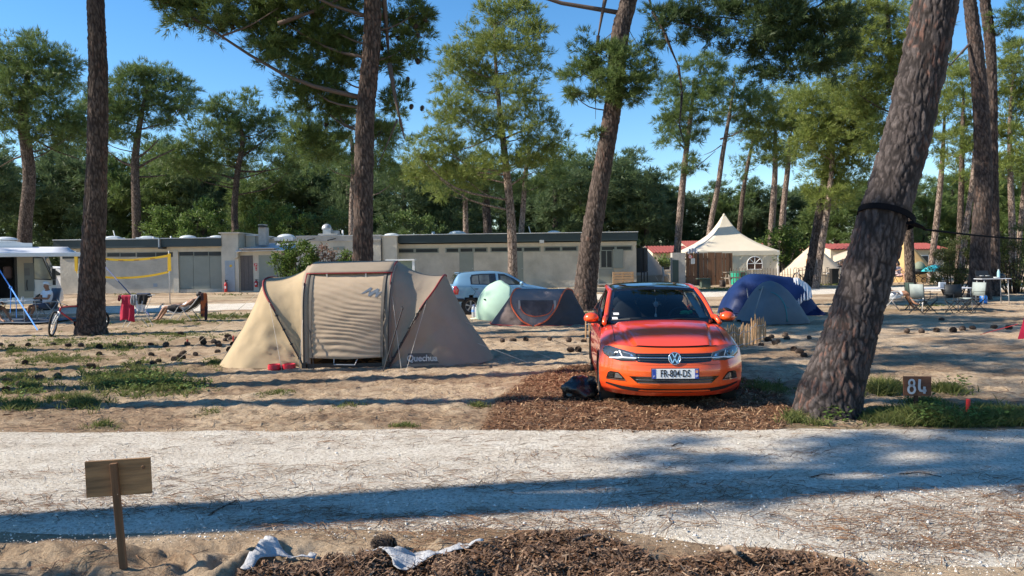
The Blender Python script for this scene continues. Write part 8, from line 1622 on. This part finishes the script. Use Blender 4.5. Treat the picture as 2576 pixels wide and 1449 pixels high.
def armchair(name, label, p, rz, m, tube=TUBE, high=1.08):
 T = thing(name, label, 'chair', p, rz=rz); mb = MB(); mb.grid([[Vector((x, a, b)) for x in (-.25, 0, .25)] for a, b in ((-.27, .44), (0, .40), (.20, .40))]); mb.build('seat', m, T, smooth=True, solid=.03); mb = MB(); mb.grid([[Vector((x, a, b)) for x in (-.25, 0, .25)] for a, b in ((.20, .42), (.27, .7), (.36, high))]); mb.build('backrest', m, T, smooth=True, solid=.03)
 for s in (-1, 1):
  mb = MB(); mb.box((s*.29, -.04, .63), (.055, .42, .03)); mb.build('armrest', tube, T, bevel=.008); mb = MB(); mb.tube([(s*.28, -.22, .62), (s*.28, .26, 0)], .012, 7); mb.build('leg', tube, T, smooth=True); mb = MB(); mb.tube([(s*.28, .22, .64), (s*.28, -.26, 0)], .012, 7); mb.build('leg', tube, T, smooth=True); mb = MB(); mb.tube([(s*.265, .2, .42), (s*.265, .36, high)], .012, 7); mb.build('back_rail', tube, T)
 return T
GRYS = mat('sling_grey', (.10, .11, .13), .8, .08, 6)
p = G(112, 806); armchair('camp_chair', 'grey high-backed camp chair of the sitter in the white cap', p+Vector((.06, .05, 0)), R_(-28), GRYS)
person('person', 'person in white cap and white T-shirt sitting under the awning with folded hands', p+Vector((.02, -.02, 0)), R_(-28), dict(pelvis=(0, .06, .52), chest=(0, .14, .86), neck=(0, .13, 1.04), head=(0, .09, 1.17), face=(0, -1, -.25), shl=(-.18, .12, .97), ell=(-.26, -.02, .74), wrl=(-.07, -.22, .76), shr=(.18, .12, .97), elr=(.26, -.02, .74), wrr=(.07, -.24, .77), hil=(-.10, .02, .50), knl=(-.16, -.40, .50), anl=(-.20, -.48, .08), hir=(.10, .02, .50), knr=(.15, -.42, .50), anr=(.05, -.52, .08)), SHIRT_W, mat('shorts_blue', (.06, .08, .13), .85), SKIN_D, '', cap=mat('cap_white', (.74, .74, .73), .8))
p = G(-18, 812); armchair('camp_chair', 'camp chair at the left frame edge under the awning', p+Vector((0, .05, 0)), R_(62), GRYS)
person('person', 'person sitting at the left frame edge under the awning, bare legs stretched towards the table', p, R_(62), dict(pelvis=(0, .06, .50), chest=(0, .2, .84), neck=(0, .22, 1.02), head=(0, .2, 1.15), face=(0, -1, 0), shl=(-.18, .18, .95), ell=(-.26, .02, .74), wrl=(-.2, -.2, .66), shr=(.18, .18, .95), elr=(.26, .02, .74), wrr=(.2, -.2, .66), hil=(-.10, .02, .49), knl=(-.13, -.42, .50), anl=(-.15, -.80, .12), hir=(.10, .02, .49), knr=(.13, -.42, .48), anr=(.10, -.86, .10)), mat('shirt_dark', (.05, .05, .06), .85), SHORTS, SKIN_D, 'short')
mb = MB(); mb.grid([[(x, y, .02+.008*math.sin(x*5)) for x in np.linspace(-2.6, 1.6, 12)] for y in (-1.0, 0, 1.6)]); o = mb.build('awning_mat', mat('mat_bluegrey', (.10, .125, .16), .9, .15, 8, .3, 40), solid=.006); o.location = G(25, 812)+Vector((0, .3, .02)); tag(o, 'blue grey ground mat spread under the awning', 'mat')
# ================================================================ CAMP ON THE RIGHT
CH_D = mat('chair_dark', (.012, .016, .020), .6); CH_G = mat('chair_greygreen', (.27, .31, .30), .8, .08, 5); CH_DG = mat('chair_darkgreen', (.03, .055, .045), .8, .1, 5)
def folding_chair(label, p, rz, m, group=None):
 T = thing('folding_chair', label, 'chair', p, rz=rz, group=group); mb = MB(); mb.grid([[Vector((x, a, .43-.03*(1-abs(x)/.25))) for x in np.linspace(-.25, .25, 7)] for a in (-.25, 0, .22)]); mb.build('seat', m, T, smooth=True, solid=.012); mb = MB(); mb.grid([[Vector((x, .24+.05*t, .50+.42*t)) for x in (-.25, 0, .25)] for t in (0, .5, 1)]); mb.build('backrest', m, T, smooth=True, solid=.012)
 for s in (-1, 1):
  mb = MB(); mb.grid([[Vector((s*.29+x, a, .64)) for x in (-.035, .035)] for a in (-.25, 0, .24)]); mb.build('armrest', CH_D, T, solid=.01); mb = MB(); mb.tube([(s*.27, .24, .42), (s*.27, .30, .94)], .011, 6); mb.build('back_post', CH_D, T); mb = MB(); mb.tube([(s*.28, -.25, .64), (s*.28, -.26, .40)], .010, 6); mb.build('arm_post', CH_D, T)
 Q = [(-.27, -.26), (.27, -.26), (.27, .26), (-.27, .26)]
 for i in range(4): a, b = Q[i], Q[(i+1) % 4]; mb = MB(); mb.tube([(a[0], a[1], .43), (b[0]*1.05, b[1]*1.05, 0)], .011, 6); mb.build('leg', CH_D, T); mb = MB(); mb.tube([(b[0], b[1], .43), (a[0]*1.05, a[1]*1.05, 0)], .011, 6); mb.build('leg', CH_D, T)
 return T
p = G(2322, 789); folding_chair('grey green folding camp chair at the left near corner of the white camping table', p, R_(110), CH_G); p = G(2308, 781); folding_chair('dark green folding camp chair at the left far side of the white camping table', p, R_(95), CH_DG)
p = G(2410, 787); folding_chair('dark folding camp chair with a low back in front of the blue crate', p+Vector((0, 0, -.04)), R_(0), CH_D); p = G(2445, 783); folding_chair('grey green folding camp chair at the right end of the white camping table', p, R_(-75), CH_G)
WT_ = mat('table_white', (.60, .62, .66), .45); p = G(2366, 780); camp_table('camping_table', 'white folding camping table between the folding chairs', p, 1.95, .8, .72, WT_, mat('leg_white', (.72, .72, .72), .4), R_(4))
mb = MB(); mb.box((0, 0, .09), (.20, .10, .18)); o = mb.build('tissue_box', mat('box_palegrey', (.45, .48, .52), .6), bevel=.01); o.location = p+Vector((.05, 0, .737)); o['label'] = 'upright pale grey box on the white camping table'; o['category'] = 'box'
mb = MB(); mb.box((0, 0, .008), (.34, .24, .014)); o = mb.build('tablet', mat('tablet_dark', (.05, .06, .09), .3)); o.location = p+Vector((.06, -.16, .737)); tag(o, 'flat dark blue slab before the grey box on the white camping table', 'tablet')
q = G(2412, 778); T = thing('crate', 'bright blue plastic tub on the chair right of the white camping table', 'tub', q+Vector((.02, .35, .44))); mb = MB(); mb.lathe((0, 0, 0), [(.20, 0), (.27, .26), (.28, .27), (.25, .26), (.18, .02)], 4, rot=Euler((0, 0, R_(45))).to_matrix()); mb.build('tub_body', mat('tub_blue', (.02, .16, .55), .45), T, bevel=.02); mb = MB(); mb.strip([(-.20, -.26, .25), (-.28, -.30, .12)], .10, th=.02); mb.build('handle', mat('handle_rust', (.20, .06, .03), .6), T)
q = G(2496, 766); T = camp_table('kitchen_table', 'tall narrow camp kitchen table before the dark curved trunk', q, 1.05, .5, .92, WT_, TUBE, 0.0, .025); b0 = q+Vector((0, 0, .934))
T = thing('camping_stove', 'dark camping stove with raised lid on the left of the kitchen table', 'stove', b0+Vector((-.28, 0, 0))); mb = MB(); mb.box((0, 0, .045), (.46, .30, .09)); mb.build('body', BLACK, T, bevel=.01); mb = MB(); mb.box((0, .16, .17), (.46, .02, .22), rot=(-.2, 0, 0)); mb.build('lid', BLACK, T, bevel=.008); mb = MB(); mb.lathe((.1, 0, .09), [(.07, 0), (.07, .02)], 14); mb.lathe((-.1, 0, .09), [(.07, 0), (.07, .02)], 14); mb.build('burner', GREY, T)
T = thing('plates', 'stack of white plates in the middle of the kitchen table', 'plates', b0+Vector((.06, -.05, 0))); mb = MB(); mb.lathe((0, 0, 0), [(.08, 0), (.15, .03), (.155, .05), (.06, .03)], 24); mb.build('stack', WHITE, T, smooth='auto')
T = thing('water_bottle', 'tall pale turquoise bottle on the right of the kitchen table', 'bottle', b0+Vector((.22, 0, 0))); mb = MB(); mb.lathe((0, 0, 0), [(.045, 0), (.048, .02), (.048, .22), (.03, .27), (.024, .30)], 18); mb.build('bottle_body', mat('bottle_turq', (.30, .52, .58), .35), T, smooth=True); mb = MB(); mb.lathe((0, 0, .298), [(.026, 0), (.026, .03)], 12); mb.build('cap', GREY, T)
T = thing('dark_bag', 'dark folded bag behind the plates on the kitchen table', 'bag', b0+Vector((.36, .08, 0))); mb = MB(); mb.ell((0, 0, .08), (.16, .10, .09), 12, 8, noise=.2, zmin=-.85); mb.build('sack', BLACK, T, smooth=True)
q = G(2474, 763); T = thing('gas_bottle', 'blue gas bottle under the left legs of the kitchen table', 'gas bottle', q); mb = MB(); mb.lathe((0, 0, 0), [(.10, 0), (.125, .03), (.125, .15), (.128, .155), (.128, .165), (.125, .17), (.125, .24), (.09, .29), (.03, .30)], 24); mb.build('cylinder', mat('gas_blue', (.01, .17, .60), .35), T, smooth='auto'); mb = MB(); mb.lathe((0, 0, .30), [(.03, 0), (.03, .05)], 10); mb.build('valve', GREY, T)
p = G(2241, 781); armchair('camp_chair', 'low light-framed camp chair half hidden behind the leaning trunk', p, R_(68), mat('sling_white', (.60, .60, .58), .8), TUBE, .95)
person('person', 'person in white shorts with crossed bare legs, half hidden behind the leaning trunk', p+Vector((-.02, 0, 0)), R_(68), dict(pelvis=(0, .02, .48), chest=(0, .22, .80), neck=(0, .27, .98), head=(0, .26, 1.11), face=(0, -1, .1), shl=(-.18, .2, .9), ell=(-.26, .05, .68), wrl=(-.2, -.15, .62), shr=(.18, .2, .9), elr=(.26, .05, .68), wrr=(.2, -.15, .62), hil=(-.10, -.02, .47), knl=(-.06, -.47, .56), anl=(.10, -.66, .14), tol=(.14, -.80, .06), hir=(.10, -.02, .47), knr=(.05, -.46, .62), anr=(-.14, -.70, .26), tor=(-.16, -.86, .20)), SHIRT_W, mat('shorts_white', (.70, .70, .70), .85), SKIN_D, 'short')
p = Vector((X(2262, 41.8), 41.8, float(rise(41.8)))); armchair('camp_chair', 'dark low camp chair of the sitter before the ochre bell tent', p, R_(20), CH_D, CH_D, .85)
person('person', 'person with dark hair in a pale pink top sitting before the ochre bell tent', p, R_(20), dict(pelvis=(0, .04, .46), chest=(0, .16, .80), neck=(0, .16, .98), head=(0, .13, 1.11), face=(0, -1, 0), shl=(-.16, .14, .9), ell=(-.24, 0, .70), wrl=(-.1, -.2, .8), shr=(.16, .14, .9), elr=(.24, 0, .70), wrr=(.1, -.2, .66), hil=(-.09, 0, .45), knl=(-.12, -.42, .52), anl=(-.12, -.5, .08), hir=(.09, 0, .45), knr=(.14, -.42, .50), anr=(.16, -.5, .08)), mat('top_pink', (.66, .55, .58), .85), mat('trousers_pink', (.50, .34, .34), .85), SKIN, 'long')
def pram():
 p = Vector((X(2313, 41.5), 41.5, float(rise(41.5)))); T = thing('pram', 'dark pram with a grey green hood before the ochre bell tent', 'pram', p); mb = MB(); mb.ell((0, 0, .85), (.30, .28, .36), 16, 10, zmin=-.2); mb.build('hood', mat('hood_green', (.17, .20, .15), .8), T, smooth=True); mb = MB(); mb.ell((.05, 0, .70), (.42, .26, .20), 14, 8); mb.build('carrycot', CH_D, T, smooth=True)
 mb = MB(); mb.tube([(.38, 0, .70), (.75, 0, 1.05)], .02, 6); mb.tube([(-.35, .2, .2), (.3, .2, .6)], .02, 6); mb.tube([(.4, .2, .2), (-.2, .2, .6)], .02, 6); mb.build('chassis', BLACK, T)
 for x in (-.38, .40):
  for y in (-.24, .24): mb = MB(); mb.tube([(x+.15*math.cos(a), y, .17+.15*math.sin(a)) for a in np.linspace(0, 6.283, 17)], .022, 6); mb.build('wheel', RUBBER, T)
pram()
p = At(2352, 672, 41.0); T = thing('parasol', 'turquoise parasol half hidden by the dark feathery shrub', 'parasol', p); mb = MB(); mb.lathe((0, 0, 0), [(.72, -.22), (.55, -.06), (.3, .06), (.02, .12)], 8, cap=False); mb.build('canopy', mat('parasol_turq', (.04, .40, .48), .7), T, smooth=False); mb = MB(); mb.tube([(0, 0, .16), (0, 0, -p.z+.3)], .02, 6); mb.build('pole', WHITE, T)
p = Vector((X(2034, 41.2), 41.2, float(rise(41.2)))); person('person', 'person in an ochre top standing half hidden behind the crossing stems', p+Vector((.0, 0, 0)), R_(60), dict(pelvis=(0, .0, .92), chest=(0, .02, 1.28), neck=(0, .02, 1.46), head=(0, -.01, 1.59), face=(0, -1, 0), shl=(-.17, .02, 1.38), ell=(-.24, -.04, 1.12), wrl=(-.2, -.26, 1.06), shr=(.17, .02, 1.38), elr=(.24, -.04, 1.12), wrr=(.2, -.26, 1.06), hil=(-.09, 0, .88), knl=(-.10, -.03, .48), anl=(-.10, .02, .08), hir=(.09, 0, .88), knr=(.10, -.04, .48), anr=(.10, .04, .08)), mat('top_ochre', (.50, .22, .04), .85), SHORTS, SKIN, 'short')
p = Vector((X(1309, 23.9), 23.9, 0)); person('person', 'person in a dark cap sitting behind the pop-up tent, only the head showing', p, R_(175), dict(pelvis=(0, .02, .10), chest=(0, .06, .46), neck=(0, .04, .66), head=(0, .0, .79), face=(0, -1, -.1), shl=(-.17, .05, .56), ell=(-.24, -.1, .34), wrl=(-.14, -.32, .30), shr=(.17, .05, .56), elr=(.24, -.1, .34), wrr=(.14, -.32, .30), hil=(-.10, -.04, .10), knl=(-.16, -.42, .36), anl=(-.14, -.66, .05), hir=(.10, -.04, .10), knr=(.16, -.42, .36), anr=(.14, -.66, .05)), mat('shirt_dark', (.05, .05, .06), .85), SHORTS, SKIN, '', cap=mat('cap_black', (.02, .02, .018), .8))
for x, lab, m, w, h in ((1856, 'green tub behind the paling fence left of the dark blue tent', mat('tub_green', (.02, .34, .22), .5), 44, .75), (1975, 'small dark green tub at the foot of the left bell tent', mat('tub_dkgreen', (.03, .16, .08), .5), 18, .3), (1992, 'small yellow box at the foot of the left bell tent', YEL, 14, .28), (2098, 'black planter box at the right end of the paling fence', BLACK, 24, .85)):
 Yq = 44.3 if x != 2098 else 42.4; p = Vector((X(x, Yq), Yq, float(rise(Yq)))); k = mpp(Yq); mb = MB(); mb.lathe((0, 0, 0), [(w*k*.45, 0), (w*k*.5, h), (w*k*.52, h+.02), (w*k*.47, h+.01), (w*k*.42, .05)], 16 if x != 2098 else 4, rot=Euler((0, 0, R_(45))).to_matrix()); o = mb.build('tub' if x != 2098 else 'planter', m, smooth='auto'); o.location = p; tag(o, lab, 'tub' if x != 2098 else 'planter')
p = G(2560, 853); T = thing('red_tent', 'corner of a red tent entering the frame at the right edge', 'tent', p); mb = MB(); k = mpp(p.y); mb.grid([[Vector((0, 0, .0)).lerp(Vector((2.0, .2, 0)), j/6)+(Vector((.42, .35, .62)).lerp(Vector((1.6, .9, 1.3)), j/6)-Vector((0, 0, .0)).lerp(Vector((2.0, .2, 0)), j/6))*(i/8)+Vector((0, -.05*math.sin(i*.8)*math.sin(j), 0)) for j in range(7)] for i in range(9)]); mb.build('flysheet', mat('red_fabric', (.50, .015, .05), .7, .06, 4, .3, 8, trans=.15), T, smooth=True); mb = MB(); mb.tube([(.1, .15, .3), (-.75, .05, .10)], .006, 4); mb.build('guy_line', RED, T)
# ================================================================ PINE CONES, TWIGS, LITTER
CONE = mat('cone_scales', (.075, .052, .038), .85, .35, 30.0, .6, 60)
def cone_mesh():
 mb = MB(); mb.ell((0, 0, 0), (.032, .032, .054), 12, 8)
 for k in range(96):
  t = (k+.5)/96; ph = -1.35+2.75*t; a = k*2.39996; r = .042*max(.12, math.cos(ph))**.75*(1.12-.3*t); z = .056*math.sin(ph); u = Vector((math.cos(a), math.sin(a), 0)); w = Vector((-math.sin(a), math.cos(a), 0)); c = u*r*.55+Vector((0, 0, z-.006)); tip = u*(r*1.18)+Vector((0, 0, z+.008)); h = .0105*(1.15-.5*t)
  mb.add([c-w*h*.6, c+w*h*.6, tip+w*h, tip+u*.003+Vector((0, 0, .003)), tip-w*h, tip-Vector((0, 0, .006))], [(0, 1, 2, 3, 4), (0, 4, 5), (4, 3, 5), (3, 2, 5), (2, 1, 5), (1, 0, 5)])
 return mb
cone0 = None
def cones(pts, label, group, s=1.0):
 global cone0
 for x, y in pts:
  if cone0 is None: cone0 = cone_mesh().build('pine_cone', CONE); o = cone0
  else: o = cone0.copy(); COL.objects.link(o)
  p = G(x, y); sc = s*random.uniform(.85, 1.2)*1.15; o.location = (p.x, p.y, float(hgt(np.array([p.x]), np.array([p.y]))[0])+.032*sc); o.rotation_euler = (R_(90)+random.uniform(-.4, .4), random.uniform(-.4, .4), random.uniform(0, 6.28)); o.scale = (sc,)*3; tag(o, label, 'pine cone', group)
cones([(2, 871), (30, 872), (71, 872), (134, 870), (172, 872), (203, 873), (250, 875), (290, 872), (328, 871), (380, 870), (417, 871), (472, 870), (512, 867), (551, 871), (600, 870)], 'dark pine cone of the long straight row on the sand left of the beige tent', 'pine cones in the straight row')
cones([(625, 876), (640, 868), (668, 866), (735, 857), (790, 853)][:2]+[(548, 888), (577, 886), (607, 884), (492, 893), (461, 890), (457, 903), (442, 908), (398, 912), (385, 916), (345, 922), (322, 926), (640, 879), (629, 883), (660, 868)], 'pine cone of the slanting row that runs up to the red peg', 'pine cones in the slanting row', 1.0)
cones([(510, 860), (538, 862), (566, 858), (580, 856), (595, 858), (548, 866), (586, 868), (574, 850), (508, 852), (455, 842)], 'pine cone lying near the left end of the beige tent', 'pine cones by the beige tent')
cones([(250, 892), (380, 893), (63, 915), (230, 930), (295, 948), (100, 957), (145, 952), (50, 972), (20, 965), (15, 990)], 'pine cone lying in the grass at the lower left', 'pine cones in the left grass')
cones([(1264, 863), (1323, 859), (1383, 859), (1431, 861), (1468, 862), (1455, 887), (1436, 885), (1290, 862)], 'pine cone lying between the beige tent and the orange car', 'pine cones beside the car', .95)
cones([(1941, 852), (1932, 858), (1957, 862), (1980, 855), (1997, 883), (2011, 887), (2023, 895), (2036, 852), (1975, 846), (1950, 868), (1914, 870)], 'pine cone lying between the palings and the leaning trunk', 'pine cones left of the leaning trunk', 1.0)
cones([(2318, 836), (2398, 833), (2447, 829), (2500, 826), (2281, 836), (2356, 833), (2421, 830), (2537, 828), (2369, 807)], 'pine cone of the shaded row right of the leaning trunk', 'pine cones in the shaded row', 1.15)
cones([(2250, 975)], 'reddish pine cone by the tall grass right of the leaning trunk', None, 1.3); cones([(2286, 984)], 'open pine cone with a twig left of the number sign', None, 1.3); cones([(968, 1383)], 'large open pine cone standing by the white fleece in the foreground', None, 1.35)
for x, y, Yk in [(1003, 96, 19.6), (1022, 80, 19.7), (1046, 66, 19.3), (1052, 90, 19.4), (1010, 128, 19.8), (1030, 142, 19.6), (1049, 152, 19.5), (985, 190, 19.7), (1026, 200, 19.9), (1052, 155, 19.4), (1070, 48, 19.3), (1035, 268, 20), (1062, 272, 20.1), (960, 120, 19.6), (745, 125, 19.8), (830, 245, 20), (790, 210, 20), (858, 160, 19.8), (600, 60, 19.3), (632, 66, 19.3), (680, 72, 19.5), (585, 68, 19.2), (820, 312, 20.2), (470, 60, 19.2)]:
 o = cone0.copy(); COL.objects.link(o); o.parent = T_MIDL; o.location = At(x, y, Yk)-T_MIDL.location; o.scale = (1.25,)*3; o.rotation_euler = (random.uniform(-.5, .5)+3.1, random.uniform(-.5, .5), 0)
 for k_ in ('label', 'category', 'group'):
  if k_ in o: del o[k_]
def twig(x0, y0, x1, y1, r, label, m=BARK_MID, lift=.0, w=0):
 a = G(x0, y0); b = G(x1, y1); a.z = float(hgt(np.array([a.x]), np.array([a.y]))[0])+.02; b.z = float(hgt(np.array([b.x]), np.array([b.y]))[0])+.02+lift; md = a.lerp(b, .5)+Vector((.02, .03, .012)); mb = MB(); mb.tube([q-a for q in catmull([a, a.lerp(b, .25)+Vector((0, .012, .008)), md, b], 12)], np.linspace(r, r*.5, 12), 7)
 if w: mb.tube([md-a, md-a+Vector((.08, -.05, .02))], r*.4, 5)
 o = mb.build('twig', m, smooth=True); o.location = a; tag(o, label, 'twig')
twig(525, 1300, 595, 1262, .008, 'forked dry twig on the road right of the sign seen from behind', w=1); twig(1440, 1373, 1510, 1358, .012, 'thick piece of branch at the upper edge of the bark heap')
twig(1820, 1398, 1852, 1449, .026, 'split grey stick standing out of the bark heap at the bottom edge', mat('split_wood', (.26, .20, .15), .85, .3, 12), .10); twig(2170, 1440, 2130, 1395, .006, 'thin twig at the right end of the bark heap'); twig(2040, 1205, 2100, 1198, .007, 'dark twig in the shadow stripe on the right of the road'); twig(1690, 1125, 1720, 1119, .008, 'short dark twig on the road below the orange car'); twig(2330, 1030, 2300, 985, .004, 'dry stalk beside the number sign', lift=.2)
twig(2262, 1195, 2370, 1202, .006, 'long straight twig on the right part of the road'); twig(1655, 1300, 1690, 1318, .006, 'crossed twig in the shadow stripe in front of the car'); twig(1395, 858, 1445, 884, .006, 'thin dead branch on the sand left of the orange car'); twig(2200, 1255, 2225, 1263, .006, 'small black twig in the middle of the right road shadow')
twig(1960, 965, 1958, 1062, .004, 'dry upright stalk left of the leaning trunk', lift=.45)
FLE = mat('white_fleece', (.60, .61, .63), .95, .15, 9, 1.0, 45, trans=.25)
def fleece(outline, label, hump=.05, seed=1, flat=True):
 P2 = [G(x, y) for x, y in outline]; c = sum(P2, Vector())/len(P2); bm = bmesh.new(); vs = [bm.verts.new((p.x, p.y, 0)) for p in [Vector(q) for q in dense(P2, .04)]]; bm.faces.new(vs); bmesh.ops.triangulate(bm, faces=bm.faces[:])
 for _ in range(6):
  es = [e for e in bm.edges if e.calc_length() > .05]
  if not es: break
  bmesh.ops.subdivide_edges(bm, edges=es, cuts=1); bmesh.ops.triangulate(bm, faces=bm.faces[:])
 V = np.array([tuple(v.co) for v in bm.verts]); bm.verts.ensure_lookup_table(); F = [tuple(v.index for v in f.verts) for f in bm.faces]; F = [t if (np.cross(V[t[1]]-V[t[0]], V[t[2]]-V[t[0]])[2] > 0) else t[::-1] for t in F]; bm.free(); V[:, 2] = hgt(V[:, 0], V[:, 1])+.022+hump*np.clip(fbm(V[:, :2]*7+seed, 4, seed)-.3, 0, 1)*1.6; mb = MB(); mb.add(V-np.array(c), F); o = mb.build('fleece', FLE, smooth=True, solid=.004); o.location = c; tag(o, label, 'fleece')
fleece(FLEECE[0], 'large torn sheet of white fleece in the bark heap at the bottom edge', .03, 3)
fleece(FLEECE[1], 'smaller crumpled strip of white fleece left of the large sheet', .05, 8)
